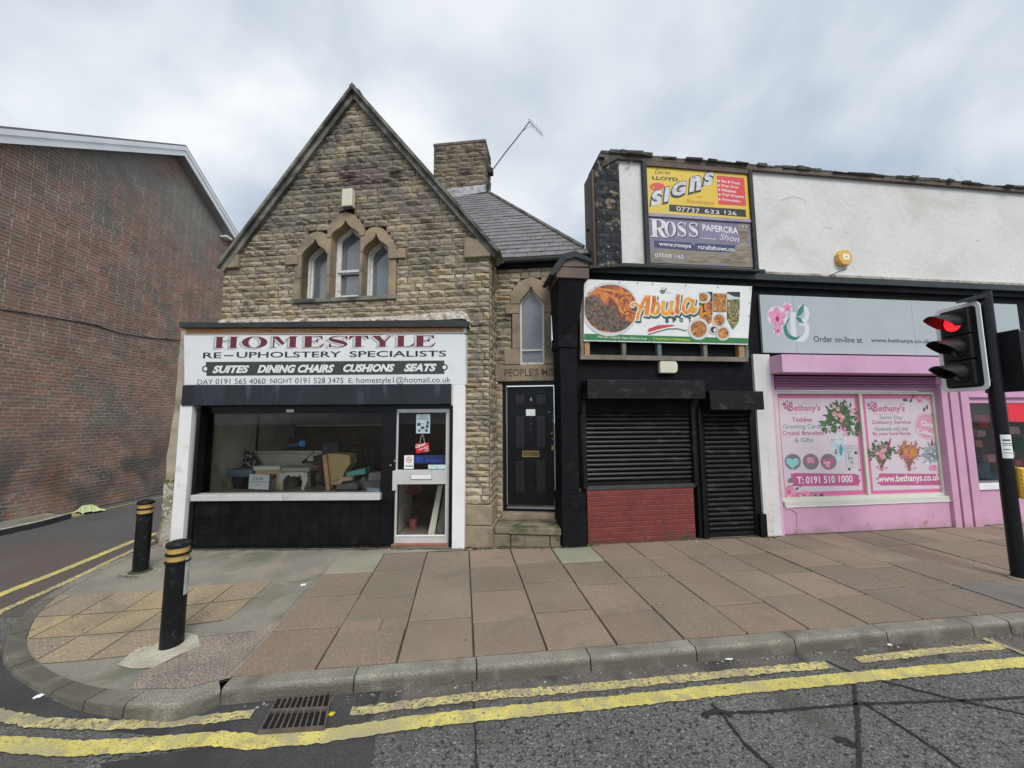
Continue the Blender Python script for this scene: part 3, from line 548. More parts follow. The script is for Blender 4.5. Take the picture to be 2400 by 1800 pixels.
# buff slabs at the crossing
TF = Fr((-2.86, 4.78, 0), 0); TF.U = Vector((-.992, -.12, 0)); TF.W = Vector((.12, -.992, 0))
CLIP = [(KIN[i], inward(i)) for i in range(0, len(KIN), 18)]
def clip_in(P):
    P = [Vector((p_[0], p_[1], 0)) for p_ in P]
    cc = sum(P, Vector()) / len(P)
    for o_, n_ in CLIP:
        if not P: break
        if (o_ - cc).length > .75: continue
        Q = []
        for a_, b_ in zip(P, P[1:] + P[:1]):
            da, db = (a_ - o_).dot(n_) - .006, (b_ - o_).dot(n_) - .006
            if da >= 0: Q.append(a_)
            if (da >= 0) != (db >= 0): Q.append(a_.lerp(b_, da / (da - db)))
        P = Q
    return [(p_.x, p_.y) for p_ in P]
for a in range(7):
    for b in range(3):
        h0, h1 = (.0, .45, .88)[b], (.45, .88, 1.31)[b]; u0, u1 = a * .42, a * .42 + .42
        q = [TF.o + TF.U * (x_) + TF.W * (y_) for x_, y_ in ((u0 + .005, h0 + .005), (u1 - .005, h0 + .005), (u1 - .005, h1 - .005), (u0 + .005, h1 - .005))]
        if b == 2 and a == 0: continue
        q = clip_in(q)
        if len(q) < 3: continue
        o_s = sheet(q, .004 + rnd.uniform(-.001, .001)).build('tactile_slab', mTACT, pavement)
        mbb = MB()
        for i_ in range(6):
            for j_ in range(6):
                c_ = TF.o + TF.U * (u0 + .04 + i_ * .068) + TF.W * (h0 + .045 + j_ * .068); sc_ = scan([(a_, b_) for a_, b_ in q], c_.y) if len(q) > 2 and not hasattr(q[0], 'x') else scan([(v_.x, v_.y) for v_ in q], c_.y)
                if not any(x0_ + .02 < c_.x < x1_ - .02 for x0_, x1_ in sc_): continue
                z_ = drop(c_.x, c_.y) + .0035; n_s = 7; r_b = .0135
                vs_ = [(c_.x + r_b * math.cos(q_ * 6.283 / n_s), c_.y + r_b * math.sin(q_ * 6.283 / n_s), z_) for q_ in range(n_s)] + [(c_.x + r_b * .6 * math.cos(q_ * 6.283 / n_s), c_.y + r_b * .6 * math.sin(q_ * 6.283 / n_s), z_ + .0055) for q_ in range(n_s)]
                mbb.add(vs_, [(q_, (q_ + 1) % n_s, n_s + (q_ + 1) % n_s, n_s + q_) for q_ in range(n_s)] + [tuple(range(n_s, 2 * n_s))])
        if mbb.v: mbb.build('blister', mTACT, o_s, kind='stuff', recalc=False)
# kerb stones
kerb = bpy.data.objects.new('kerb', None); COL.objects.link(kerb); kerb['kind'] = 'structure'; TL[kerb] = Vector((0, 0, 0))
KPR = [(0, 0), (.106, 0), (.117, -.004), (.122, -.012), (.126, -.026), (.138, -.14), (0, -.14)]     # (out, z)
def kerb_run(P, nrm, lo, hi):
    mb = MB(); n = len(P); k_ = len(KPR)
    for p_, nn in zip(P, nrm):
        for a, z in KPR:
            q = p_ - nn * (a - .122); mb.v.append(Vector((q.x, q.y, (z + drop(q.x, q.y)) if z > -.1 else -.14)))
    for i in range(n - 1): mb.f += [(i * k_ + q, i * k_ + (q + 1) % k_, (i + 1) * k_ + (q + 1) % k_, (i + 1) * k_ + q) for q in range(k_)]
    mb.f += [tuple(range(k_)), tuple((n - 1) * k_ + q for q in range(k_))]
    return mb
for k in range(-2, 15):
    u0, u1 = .02 + .905 * k, .02 + .905 * (k + 1)
    if k == 5: u1 = u0 + .40
    if k > 5: u0 -= .5; u1 -= .5
    P_ = [Vector((*pv(u0 + .005, -.122), 0)), Vector((*pv((u0 + u1) / 2, -.122 + rnd.uniform(-.003, .003)), 0)), Vector((*pv(u1 - .005, -.122), 0))]
    kerb_run(P_, [-PV.N] * 3, 0, 1).build('kerb_stone', mKERB, kerb)
L_ = [0]
for a, b in zip(KS, KS[1:]): L_.append(L_[-1] + (b - a).length)
s = L_[-1]; lens = [.62, .36, .40, .75, .8, .78, .8, .9, .9, .9, .9]; q = 0
while s > .3:
    l_ = lens[min(q, len(lens) - 1)]; lo = max(0, s - l_ + .006); idx = [i for i in range(len(KS)) if lo <= L_[i] <= s - .004]
    if len(idx) > 1: kerb_run([KS[i] for i in idx], [inward(i) for i in idx], 0, 1).build('kerb_stone', mKERB, kerb)
    s -= l_; q += 1
# ---- far footway below the brick wall
fw = MB().slab([(-9.95, 3.0), (-9.2, 3.0), (-9.2, 7.6), (-9.35, 8.2), (-9.95, 8.4)], -.2, -.005).build('far_footway', mCONC, kind='structure')
ribbon([(-9.17, 3.0), (-9.17, 7.6), (-9.34, 8.25)], .1, .004, .2, .004).build('kerb_stone', mCONCL, fw)
MB().slab([(-9.22, 3.0), (-9.12, 3.0), (-9.12, 7.62), (-9.28, 8.3), (-9.38, 8.25), (-9.22, 7.6)], -.2, -.001).build('kerb_stone', mFELT, fw)
# damp moss and grime along the wall feet
def strip(P, w_, z, m_, name):
    mb = MB(); n = 60; Q = resample([(p_[0], p_[1]) for p_ in P], n); vs = []
    for a, b in Q: vs += [(a, b + .03, z), (a, b - w_ * rnd.uniform(.35, 1.25), z)]
    return mb.add(vs, [(2 * q, 2 * q + 1, 2 * q + 3, 2 * q + 2) for q in range(n - 1)]).build(name, m_, pavement, recalc=False)
mGRIME = mat('damp_mossy_grime', (.085, .082, .055), .95, (9, .4), (40, .004), dirt_and_tone=[((.14, .125, .09), 5, .46, .6)], fine=(90, .4))
strip([(-4.9, 5.94), (-.75, 5.92)], .055, .0045, mGRIME, 'grime_strip'); strip([(-.7, 5.9), (-.3, 5.93), (.8, 5.93)], .06, .0048, mGRIME, 'grime_strip'); strip([(.8, 5.9), (1.14, 5.94), (1.2, 6.08), (2.9, 6.30), (4.0, 6.43), (9.5, 7.13), (12, 7.45)], .05, .0051, mGRIME, 'grime_strip')
# ---- drain grate
gc = [ground('k', a, b, ZR) for a, b in ((8, 1172), (398, 1146), (440, 928), (135, 938))]
gr = thing('drain_grate', 'rusty slotted iron drain grate in the gutter beside the yellow line', 'drain grate', (gc[0] + gc[2]) / 2)
def gp(s_, t_, z): a = gc[0].lerp(gc[1], s_); b = gc[3].lerp(gc[2], s_); p_ = a.lerp(b, t_); return (p_.x, p_.y, ZR + z)
def gbar(mb, s0, s1, t0, t1, z0, z1, sk=0): mb.hexa([gp(s0, t0, z0), gp(s1, t0, z0), gp(s1 + sk, t1, z0), gp(s0 + sk, t1, z0), gp(s0, t0, z1), gp(s1, t0, z1), gp(s1 + sk, t1, z1), gp(s0 + sk, t1, z1)])
mb = MB(); gbar(mb, .0, 1, 0, 1, .005, .009); mb.build('pit_shade_plate', mPIT, gr)  # flat black plate on the road, standing in for the shaded pit
mb = MB(); gbar(mb, 0, 1, 0, .05, .009, .03); gbar(mb, 0, 1, .95, 1, .009, .03); gbar(mb, 0, .03, .05, .95, .009, .03); gbar(mb, .97, 1, .05, .95, .009, .03); gbar(mb, .03, .97, .48, .55, .009, .028); mb.build('frame', mIRON, gr)
for row in ((.05, .48), (.55, .95)):
    for q in range(9):
        s_ = .03 + (q + 1) * .94 / 10; mb = MB(); gbar(mb, s_ - .012, s_ + .012, row[0], row[1], .009, .027); mb.build('bar', mIRON, gr)
# ---- litter, grit, weeds
def crumple(name, cx, cy, z, r_, m_, label, cat, h=.3, n=26, sy=1.0):
    mb = MB(); vs = [Vector((cx, cy, z + r_ * h))]; fs = []
    for ring_ in (.45, 1.0):
        for q in range(n):
            a = q * 2 * math.pi / n; rr = r_ * ring_ * rnd.uniform(.7, 1.15); vs.append(Vector((cx + rr * math.cos(a), cy + rr * sy * math.sin(a), z + (rnd.uniform(.1, 1) * r_ * h if ring_ < 1 else rnd.uniform(0.002, .3) * r_ * h))))
    for q in range(n):
        fs += [(0, 1 + q, 1 + (q + 1) % n), (1 + q, 1 + n + q, 1 + n + (q + 1) % n, 1 + (q + 1) % n)]
    return tag(mb.add(vs, fs).build(name, m_, recalc=False), label, cat)
P_ = ground('j', 490, 242, ZR); crumple('plastic_bag', P_.x, P_.y, ZR + .015, .30, mat('white_and_lime_bag', [(.70, .72, .70), (.74, .77, .76), (.50, .60, .28), (.78, .8, .79), (.72, .75, .74)], .5, (14, .3)), 'crumpled white and lime plastic bag lying on the side road by the brick wall', 'plastic bag', .55, 34, .7)
P_ = ground('l', 668, 758, ZR); crumple('litter_scrap', P_.x, P_.y, ZR + .008, .045, mPAPER, 'white paper scrap lying in the gutter below the long kerb stone', 'litter', .35)
P_ = ground('j', 130, 262, ZR); crumple('litter_heap', P_.x, P_.y, ZR + .01, .22, mDARKP, 'dark rubbish heap by the footway kerb at the far left of the side road', 'litter', .5, 24, .6)
P_ = ground('j', 300, 200, 0); crumple('litter_scrap', P_.x, P_.y, .0, .10, mPAPERP, 'pale scrap lying on the kerb end below the brick wall', 'litter', .5)
P_ = ground('j', 215, 1265, ZR); crumple('litter_scrap', P_.x, P_.y, ZR + .008, .03, mPAPER, 'small white litter scrap in the gutter off the rounded corner kerb', 'litter', .3)
P_ = ground('j', 1683, 645, 0); crumple('litter_scrap', P_.x, P_.y, .006, .035, mPAPER, 'white flattened scrap on grey concrete beside the first paving slabs', 'litter', .15)
P_ = ground('k', 435, 1045, ZR); crumple('paint_blob', P_.x, P_.y, ZR + .007, .022, mat('bright_yellow_paint', (.75, .66, .01), .5), 'bright yellow paint blob on the tar right of the drain grate', 'paint spot', .12)
P_ = ground('l', 1507, 690, ZR); crumple('litter_scrap', P_.x, P_.y, ZR + .008, .025, mPAPER, 'tiny white scrap against the kerb foot, right of the larger paper scrap', 'litter', .3)
def weeds(name, runs, m_, n, hh, kind='stuff'):
    mb = MB()
    for _ in range(n):
        a, b = rnd.choice(runs); t = rnd.random(); p_ = Vector(a).lerp(Vector(b), t) + Vector((rnd.gauss(0, .012), rnd.gauss(0, .012), 0)); h = hh * rnd.uniform(.3, 1.3); an = rnd.uniform(0, 6.28); w_ = .004
        d_ = Vector((math.cos(an), math.sin(an), 0)); tip = p_ + Vector((rnd.uniform(-.5, .5) * h, rnd.uniform(-.5, .5) * h, h))
        mb.add([p_ - d_ * w_, p_ + d_ * w_, tip], [(0, 1, 2)])
    return mb.build(name, m_, kind=kind, recalc=False)
wr = [((-2.0, 5.93, 0), (-1.75, 5.92, 0)), ((-.72, 5.9, 0), (-.3, 5.9, 0)), ((-.3, 5.93, 0), (.8, 5.9, 0)), ((1.05, 5.98, 0), (1.3, 6.0, 0)), ((1.1, 6.05, 0), (2.9, 6.22, 0)), ((4.0, 6.3, 0), (4.3, 6.38, 0)), ((-.7, 5.9, 0), (-.6, 5.9, 0))]
weeds('weeds_at_wall_foot', wr, mWEED, 700, .035)
weeds('moss_round_bollard', [((-4.9, 4.95, -.0), (-4.6, 4.9, -.0))], mMOSS, 120, .012)
mb = MB()
for _ in range(900):
    if rnd.random() < .45: a, b = rnd.choice(wr); p_ = Vector(a).lerp(Vector(b), rnd.random()) + Vector((0, -abs(rnd.gauss(0, .03)), 0)); z = 0
    elif rnd.random() < .75: u = rnd.uniform(-1.7, 9); p_ = Vector((*pv(u, -.15 - abs(rnd.gauss(0, .035))), 0)); z = ZR + .006
    else: p_ = Vector((*pv(rnd.uniform(-1.7, 8), rnd.uniform(0, 2.5)), 0)); z = .002
    s_ = rnd.uniform(.003, .011) * (.6 if z == .002 else 1); an = rnd.uniform(0, 3.1); A = Vector((math.cos(an), math.sin(an), 0)) * s_; B_ = Vector((-A.y, A.x, 0)) * rnd.uniform(.4, 1); c = Vector((p_.x, p_.y, z))
    mb.add([c - A - B_, c + A - B_, c + A + B_, c - A + B_, c + Vector((0, 0, s_ * .7))], [(0, 1, 4), (1, 2, 4), (2, 3, 4), (3, 0, 4)])
mb.build('grit', mGRIT, kind='stuff', recalc=False)
# ================================================================== BRICK BUILDING on the left
BW = Fr((-9.92, 0, 0), R(90)); BW.N = Vector((1, 0, 0))    # u = y, faces +x
BW.U = Vector((0, 1, 0))
bb = thing('brick_building', 'tall dark red brick gable building with white fascia boards across the side road', 'building', (-9.92, 9, -.1))
pkx, pkz = BW.hit('n', 575, 180); ex, ez = 15.2, 6.85; lx = 4.4; lz = pkz - (pkx - lx) * (pkz - ez) / (ex - pkx)
outl = [(1.0, -.1), (ex, -.1), (ex, ez), (pkx, pkz), (1.0, pkz - (pkx - 1.0) * (pkz - ez) / (ex - pkx))]
MB().poly(BW, outl, -.3, 0).build('wall', mBMORT, bb)
pieces(BW, bond([(a, b) for a, b in outl], .077, .232, .019, (.008, .016)), BRICKS, mBRICK, bb, 'brick', 300, 'brick_courses')
sl_ = (pkz - ez) / (ex - pkx)
for sgn, a, b in ((1, pkx, ex + .1), (-1, pkx, 0.6)):
    f = lambda u: pkz - abs(u - pkx) * sl_
    MB().poly(BW, [(a, f(a) + .12), (b, f(b) + .12), (b, f(b) - .14), (a, f(a) - .14)][::sgn], .26, .29).build('fascia_board', mUPVC, bb)
    MB().poly(BW, [(a, f(a) + .15), (b, f(b) + .15), (b, f(b) + .03), (a, f(a) + .03)][::sgn], .292, .31).build('fascia_capping', mUPVC, bb)
    MB().poly(BW, [(a, f(a) - .10), (b, f(b) - .10), (b, f(b) - .14), (a, f(a) - .14)][::sgn], 0.0, .258).build('soffit', mat('grey_soffit', (.28, .29, .29), .5, (3, .1)), bb)
    MB().poly(BW, [(a, f(a) + .2), (b, f(b) + .2), (b, f(b) + .152), (a, f(a) + .152)][::sgn], -5.5, .30).build('roof', mSLATE, bb)
u_ = pkx + .62 * (ex - pkx) - .9; MB().box(BW, u_ - .05, u_ + .22, f(u_) - .42, f(u_) - .36, .0, .24).build('purlin_end', mUPVC, bb)
bx('back_wall', mBMORT, bb, BW, 1.0, ex, -.1, 5.0, -5.5, -5.3)
cab = [BW.hit('a', x_, y_, .03) for x_, y_ in ((-30, 745), (180, 778), (340, 805), (440, 838), (560, 857), (680, 866), (760, 866))]
tag(MB().tube([BW.pt(a, b, .025) for a, b in resample(cab, 20)], .012, 6).build('cable', mFELT), 'thin dark cable sagging across the left brick wall', 'cable')
# ================================================================== STONE HOUSE
GB = Fr((-.35, 6.0, 0), R(-6.8))                # gable front
house = thing('stone_house', 'old sandstone house with steep gable, three ogee windows and a narrow slate-roofed wing', 'house', (-1.5, 6.2, 0))
UL = -4.76; EZ = 4.66; AU, AZ = -2.49, 7.86; UR = 0.0
H_ = lambda *pts: [GB.hit('o', *p_) for p_ in pts]
ogL = resample(H_((415, 840), (450, 770), (520, 705), (590, 650), (625, 600), (640, 552), (655, 610), (690, 670), (755, 715), (805, 755), (830, 800)), 27)
ogC = resample(H_((893, 540), (915, 480), (985, 425), (1060, 375), (1105, 325), (1130, 258), (1160, 325), (1210, 380), (1275, 415), (1335, 460), (1362, 520)), 27)
ogR = resample(H_((1398, 770), (1425, 700), (1490, 635), (1560, 585), (1600, 530), (1612, 452), (1640, 540), (1680, 600), (1740, 635), (1800, 680), (1825, 752)), 27)
hoL = H_((322, 850), (345, 760), (400, 640), (480, 540), (560, 482), (650, 452), (740, 455), (815, 490), (850, 530), (872, 640), (880, 815))
hoC = H_((832, 552), (840, 430), (890, 320), (970, 220), (1050, 165), (1145, 143), (1240, 172), (1320, 235), (1390, 330), (1430, 420), (1440, 510))
hoR = H_((1368, 770), (1366, 640), (1372, 525), (1436, 505), (1470, 430), (1540, 385), (1640, 375), (1740, 410), (1830, 500), (1900, 620), (1935, 735))
sL = H_((375, 1545))[0]; zS = 3.965; zB = 3.89
holeW = [(-3.42, zB), (-1.57, zB), (-1.57, 4.72), (-1.42, 4.72), (-1.42, 4.72)] 
groupHole = [(-3.40, zB), (-1.55, zB), (-1.56, 4.74)] + list(reversed(hoR))[:8] + list(reversed(hoC)) + list(reversed(hoL))[3:] + [(-3.36, 4.72)]
kneeL = [(UL - .02, 4.64), (-4.46, 4.64), (-4.46, 4.74), (UL - .02, 4.74)]
kneeR = [(-.38, 4.62), (UR + .02, 4.62), (UR + .02, 4.70), (-.38, 4.70)]
labelL = [(-3.52, 4.63), (-3.2, 4.63), (-3.2, 4.66), (-3.52, 4.66)]; labelR = [(-1.66, 4.64), (-1.42, 4.64), (-1.42, 4.68), (-1.66, 4.68)]
gab = [(UL, 3.40), (-.415, 3.40), (-.415, -.02), (UR, -.02), (UR, EZ), (AU, AZ), (UL, EZ)]
gab_up = [(UL, 3.40), (UR, 3.40), (UR, EZ), (AU, AZ), (UL, EZ)]; gab_lo = [(-.415, .62), (UR, .62), (UR, 3.40), (-.415, 3.40)]
holes = [groupHole, kneeL, kneeR, labelL, labelR]
wall = MB(); allc = []
for pol, hs in ((gab_up, holes), (gab_lo, [])):
    cs, sp = rubble(pol, hs, .07, .135, .11, .42, .014, (.022, .058)); allc += cs
    for a, b, c, d in sp: wall.box(GB, a, b, c, d, -.30, 0)
wall.build('wall', mMORT, house, recalc=False)
pieces(GB, allc, ROCKS, mSTONE, house, 'stone', 300, 'small_stones')
GS = GB.side(UR, 1)                             # return wall at the corner, faces right; u goes inwards
cs, sp = rubble([(0, .62), (.62, .62), (.62, 4.62), (0, 4.62)], [], .09, .14, .12, .34, .012, (.02, .05))
wall = MB(); 
for a, b, c, d in sp: wall.box(GS, a, b, c, d, -.1, 0)
wall.build('return_wall', mMORT, house, recalc=False); pieces(GS, cs, ROCKS, mSTONE, house, 'corner_stone', 300)
for z0, z1, w_ in ((-.02, .30, .055), (.31, .61, .035)):
    MB().box(GB, -.415, UR + w_, z0, z1, -.5, w_).build('corner_block', mASH, house, bevel=.012)
# surround of the three windows
thick = (-.22, .045)
for i_, (og, ho) in enumerate(((ogL, hoL), (ogC, hoC), (ogR, hoR))):
    ho2 = resample(ho, 27); MB().ring(GB, ho2, og, -.22, .04 + (.012 if i_ == 1 else 0)).build('window_hood', mASH, house)
def jamb(a, b, z0, z1, d1=.04): return MB().box(GB, a, b, z0, z1, -.22, d1).build('window_jamb', mASH, house, bevel=.006)
oL = (ogL[0][0], ogL[-1][0]); oC = (ogC[0][0], ogC[-1][0]); oR = (ogR[0][0], ogR[-1][0])
zl, zc, zr = ogL[0][1], ogC[0][1], ogR[-1][1]
jamb(-3.38, oL[0], 4.33, zl - .003); jamb(-3.40, oL[0], zS, 4.325, .043); jamb(-3.55, oL[0] - .055, 4.57, 4.72, .068)
jamb(oL[1], oC[0], zS, 4.35); jamb(oL[1], oC[0], 4.355, zl - .02); jamb(oL[1] + .02, oC[0] + .0, zl - .018, zc - .003, .041)
jamb(oC[1], oR[0], zS, 4.4); jamb(oC[1], oR[0], 4.405, zr - .003)
jamb(oR[1], -1.57, zS, 4.57); jamb(oR[1], -1.40, 4.575, zr - .003, .068)
jamb(oL[0] - .004, oL[0], zS, zl, -.0)
MB().poly(GB, [(-3.42, zB), (-1.55, zB), (-1.55, zS - .003), (-3.42, zS - .003)], -.25, .055).build('window_sill', mVERGE, house, bevel=.008)
def og_inset(P, t, zb, k=1.0):
    c = sum(a for a, b in P) / len(P); top = max(b for a, b in P); u0, u1 = P[0][0], P[-1][0]; f = (u1 - u0 - 2 * t) / (u1 - u0); z0 = min(P[0][1], P[-1][1])
    m_ = (u0 + u1) / 2; Q = [(m_ + (a - m_) * f, z0 + (b - z0) * (1 - t * 1.1 / (top - z0))) for a, b in P]; return [(Q[0][0], zb)] + Q + [(Q[-1][0], zb)]
def lancet(fr, og, zbot, t, d, sash=None, label=None, pane=mPANE, curtain=False):
    A = og_inset(og, .0, zbot + .002); B = og_inset(og, t, zbot + .05)
    w_ = MB().loop(fr, A, B, d - .05, d).build('window', mWHITEOLD, house, label=label)
    if sash:
        MB().box(fr, B[0][0] - .001, B[-1][0] + .001, sash, sash + .04, d - .045, d + .012).build('sash_bar', mWHITEOLD, w_)
        B2 = og_inset(og, t + .03, sash + .04); MB().loop(fr, [(a, max(b, sash + .04)) for a, b in B], B2, d - .06, d - .02).build('sash', mWHITEOLD, w_)
        MB().loop(fr, [(B[0][0], zbot + .05), (B[-1][0], zbot + .05), (B[-1][0], sash), (B[0][0], sash)], [(B[0][0] + .03, zbot + .085), (B[-1][0] - .03, zbot + .085), (B[-1][0] - .03, sash - .02), (B[0][0] + .03, sash - .02)], d - .06, d - .02).build('sash', mWHITEOLD, w_)
    else:
        B2 = og_inset(og, t + .025, zbot + .05); MB().loop(fr, B, B2, d - .10, d - .05).build('sash', mWHITEOLD, w_)
    MB().poly(fr, B, d - .075).build('pane', pane, w_, recalc=False)
lancet(GB, ogL, zS, .035, -.16, label='small window left of the taller middle one')
lancet(GB, ogC, zS + .01, .04, -.15, sash=4.46, label='tall middle window with peeling white sashes')
lancet(GB, ogR, zS, .035, -.16, label='small window right of the taller middle one')
# kneelers, verges
MB().box(GB, UL - .03, -4.43, 4.57, 4.81, -.3, .078).build('kneeler_stone', mASH, house, bevel=.015)
MB().box(GB, -.41, UR + .03, 4.51, 4.81, -.3, .078).build('kneeler_stone', mASH, house, bevel=.015)
tl = GB.hit('b', 58, 1188, .14); tp = GB.hit('b', 922, 38, .14); tr = GB.hit('b', 1852, 1085, .14)
def verge(a, b, t0, t1, d0, d1, name, m_, ext=0):
    v = Vector((b[0] - a[0], b[1] - a[1])).normalized(); n_ = Vector((v.y, -v.x)); n_ = n_ if n_.y < 0 else -n_
    A_ = Vector(a) - v * ext
    MB().poly(GB, [tuple(A_ + n_ * t0), tuple(Vector(b) + n_ * t0 * 1.0), tuple(Vector(b) + n_ * t1 + Vector((0, 0))), tuple(A_ + n_ * t1)], d0, d1).build(name, m_, house, bevel=.004)
for a in (tl, tr):
    verge(a, tp, .0, .055, -.35, .14, 'verge_slate', mVERGE); verge(a, tp, .057, .145, -.3, .085, 'verge_coping', mVERGE)
    v = Vector((tp[0] - a[0], tp[1] - a[1])); 
MB().poly(GB, [(tp[0] - .05, tp[1] - .085), (tp[0] + .05, tp[1] - .085), (tp[0], tp[1] + .02)], -.35, .142).build('apex_stone', mVERGE, house)
MB().poly(GB, [tl, (tl[0] + .1, tl[1] + .02), tp, (tp[0], tp[1] - .03)][:0] or [(UL, EZ + .02), (AU, AZ + .01), (AU, AZ - .08), (UL + .06, EZ + .02)], -6, -.3).build('roof_slope', mSLATE, house)
MB().poly(GB, [(UR, EZ + .02), (UR - .06, EZ + .02), (AU, AZ - .08), (AU, AZ + .01)], -3.2, -.3).build('roof_slope', mSLATE, house)
bx('side_wall', mSTONE, house, GB, UL, UL + .3, 3.4, EZ, -6, -.3)
# ---- wing: door, lancet window
RW = Fr(tuple(GB.pt(UR, 0, -.60)), R(-6.8))     # recessed wall, u from the inner corner
def RH(*pts): return [RW.hit('e', *p_) for p_ in pts]
wr_ = RH((640, 500))[0][0] + .55
ogW = resample(RH((410, 180), (418, 158), (440, 132), (462, 108), (475, 78), (490, 108), (512, 132), (538, 158), (548, 182)), 27)
hoW = RH((362, 180), (362, 130), (380, 85), (420, 48), (478, 28), (535, 48), (575, 85), (596, 130), (598, 178))
zWs = RH((480, 522))[0][1]; zLt, zLb = RH((450, 527))[0][1], RH((450, 620))[0][1]
holeLan = [(ogW[0][0] - .16, zWs - .01), (ogW[-1][0] + .16, zWs - .01), (hoW[-1][0], hoW[-1][1])] + list(reversed(hoW)) + [(ogW[0][0] - .16, hoW[0][1])]
dU0, dU1 = RH((312, 700))[0][0], RH((637, 700))[0][0]
upper = [(0, zLt), (wr_, zLt), (wr_, 4.56), (0, 4.56)]
cs, sp = rubble(upper, [holeLan], .08, .13, .12, .36, .012, (.02, .05)); wall = MB()
for a, b, c, d in sp: wall.box(RW, a, b, c, d, -.3, 0)
wall.build('wing_wall', mMORT, house, recalc=False); pieces(RW, cs, ROCKS, mSTONE, house, 'wing_stone', 300)
cs, sp = rubble([(0, .1), (dU0, .1), (dU0, zLb), (0, zLb)], [], .1, .15, .1, .3, .012, (.02, .04)); wall = MB()
for a, b, c, d in sp: wall.box(RW, a, b, c, d, -.3, 0)
wall.build('wing_wall', mMORT, house, recalc=False); pieces(RW, cs, ROCKS, mSTONE, house, 'wing_stone', 300)
MB().ring(RW, resample(hoW, 27), ogW, -.18, .055).build('window_hood', mASH, house)
a0, a1 = ogW[0][0], ogW[-1][0]; zsp = ogW[0][1] - .003
for (u0, u1, z0, z1, d_) in ((a0 - .13, a0, zWs + .28, zsp - .17, .04), (a0 - .24, a0, zsp - .165, zsp, .05), (a0 - .27, a0, zWs, zWs + .275, .045), (a1, a1 + .12, zWs + .28, zsp - .17, .04), (a1, a1 + .26, zsp - .165, zsp, .05), (a1, a1 + .27, zWs, zWs + .275, .045)):
    MB().box(RW, u0, u1, z0, z1, -.18, d_).build('window_jamb', mASH, house, bevel=.006)
B = og_inset(ogW, .032, zWs + .035); A = og_inset(ogW, 0, zWs + .003)
w_ = MB().loop(RW, A, B, -.08, -.03).build('window', mWHITEOLD, house, label='tall narrow frosted window above the black door')
zt = RH((480, 440))[0][1]; MB().box(RW, B[0][0], B[-1][0], zt - .012, zt + .014, -.075, -.02).build('sash_bar', mWHITEOLD, w_)
MB().poly(RW, B, -.06).build('pane', mFROST, w_, recalc=False)
lt = MB().box(RW, RH((272, 560))[0][0], wr_, zLb + .002, zLt - .002, -.3, .06).build('door_lintel', mASH, house, bevel=.008)
mCARVE = mat('carved_letter_dark', (.10, .075, .045), .95, (20, .3))  # dark colour for the flat letters that stand in for the carving
ptext("PEOPLE'S MISS", RW, 'e', 322, 548, 632, 586, .0625, mCARVE, lt, bold=.012, name='carved_lettering')
# door
jz0 = RH((480, 1352))[0][1]; jz1 = zLb
fd0, fd1 = RH((312, 900))[0][0], RH((640, 900))[0][0]
frame_rect(RW, fd0, fd1 + .02, jz0 - .05, jz1 - .002, .055, -.16, -.03, 'door_frame', mBLACK, house)
u0, u1, z0, z1 = RW.rect('e', 337, 650, 612, 1330, -.06)
dr = bx('door', mBLACK, house, RW, u0, u1, z0, z1, -.12, -.075, label='black six-panel door numbered 4')
mWEAR = mat('draught_strip', (.42, .43, .44), .6, (30, .3)); mDKP = mat('black_door_panel', (.011, .012, .015), .3, (5, .2))
MB().box(RW, u0 - .008, u0 - .001, z0, z1, -.11, -.072).build('edge_strip', mWEAR, dr); MB().tube([RW.pt(u1 + .004, z1, -.07), RW.pt(u1 + .006, z0 + .9, -.07), RW.pt(u1 + .012, z0 + .35, -.07), RW.pt(u1 - .005, z0, -.07)], .005, 6).build('edge_strip', mWEAR, dr)
for (x0, y0, x1, y1) in ((372, 683, 452, 762), (492, 683, 573, 762), (372, 805, 452, 1012), (492, 805, 573, 1012), (372, 1060, 452, 1270), (492, 1060, 573, 1270)):
    a, b, c, d = RW.rect('e', x0, y0, x1, y1, -.07)
    o = frame_rect(RW, a, b, c, d, .022, -.0745, -.066, 'door_panel', mBLACK, dr, bevel=.003); MB().box(RW, a + .04, b - .04, c + .04, d - .04, -.0745, -.067).build('panel_field', mDKP, dr, bevel=.004)
a, b, c, d = RW.rect('e', 425, 1016, 522, 1052, -.06); frame_rect(RW, a, b, c, d, .014, -.0745, -.058, 'letterbox', mBRASS, dr); bx('letterbox_flap', mat('dark_brass', (.16, .12, .05), .5, (9, .2), metal=.6), dr, RW, a + .015, b - .015, c + .012, d - .012, -.0745, -.064)
ptext('4', RW, 'e', 467, 710, 481, 735, -.069, mSTEEL, dr, bold=.01, name='door_number')
a, b, c, d = RW.rect('e', 592, 985, 612, 1012, -.06); bx('lock', mBRASS, dr, RW, a, b, c, d, -.0745, -.05)
for q in range(9):
    a, b = RW.hit('e', 596 + rnd.uniform(-22, 12), 770 + q * 22 + rnd.uniform(-8, 8), -.06); MB().box(RW, a - .008, a + .006, b - .006, b + .006, -.0745, -.0725).build('paint_chip', mPAPER, dr)
for q in range(4):
    a, b = RW.hit('e', 473, (828, 862, 898, 1218)[q], -.06); MB().box(RW, a - .005, a + .005, b - .005, b + .005, -.0745, -.071).build('screw_plug', mSTEEL, dr)
a, b, c, d = RW.rect('e', 446, 779, 499, 816, -.06); tag(bx('door_notice', mPAPER, None, RW, a, b, c, d, -.066, -.0645), 'small white paper notice stuck on the black door', 'notice')
a, b, c, d = RW.rect('e', 619, 1028, 638, 1062, .0); kp = thing('entry_keypad', 'small white keypad box on the frame beside the black door', 'keypad', RW.pt(a, c, 0))
bx('case', mPAPER, kp, RW, a, b, c, d, -.03, .01, bevel=.006); bx('keys', mINK, kp, RW, a + .012, b - .012, c + (d - c) * .55, d - .012, .01, .013)
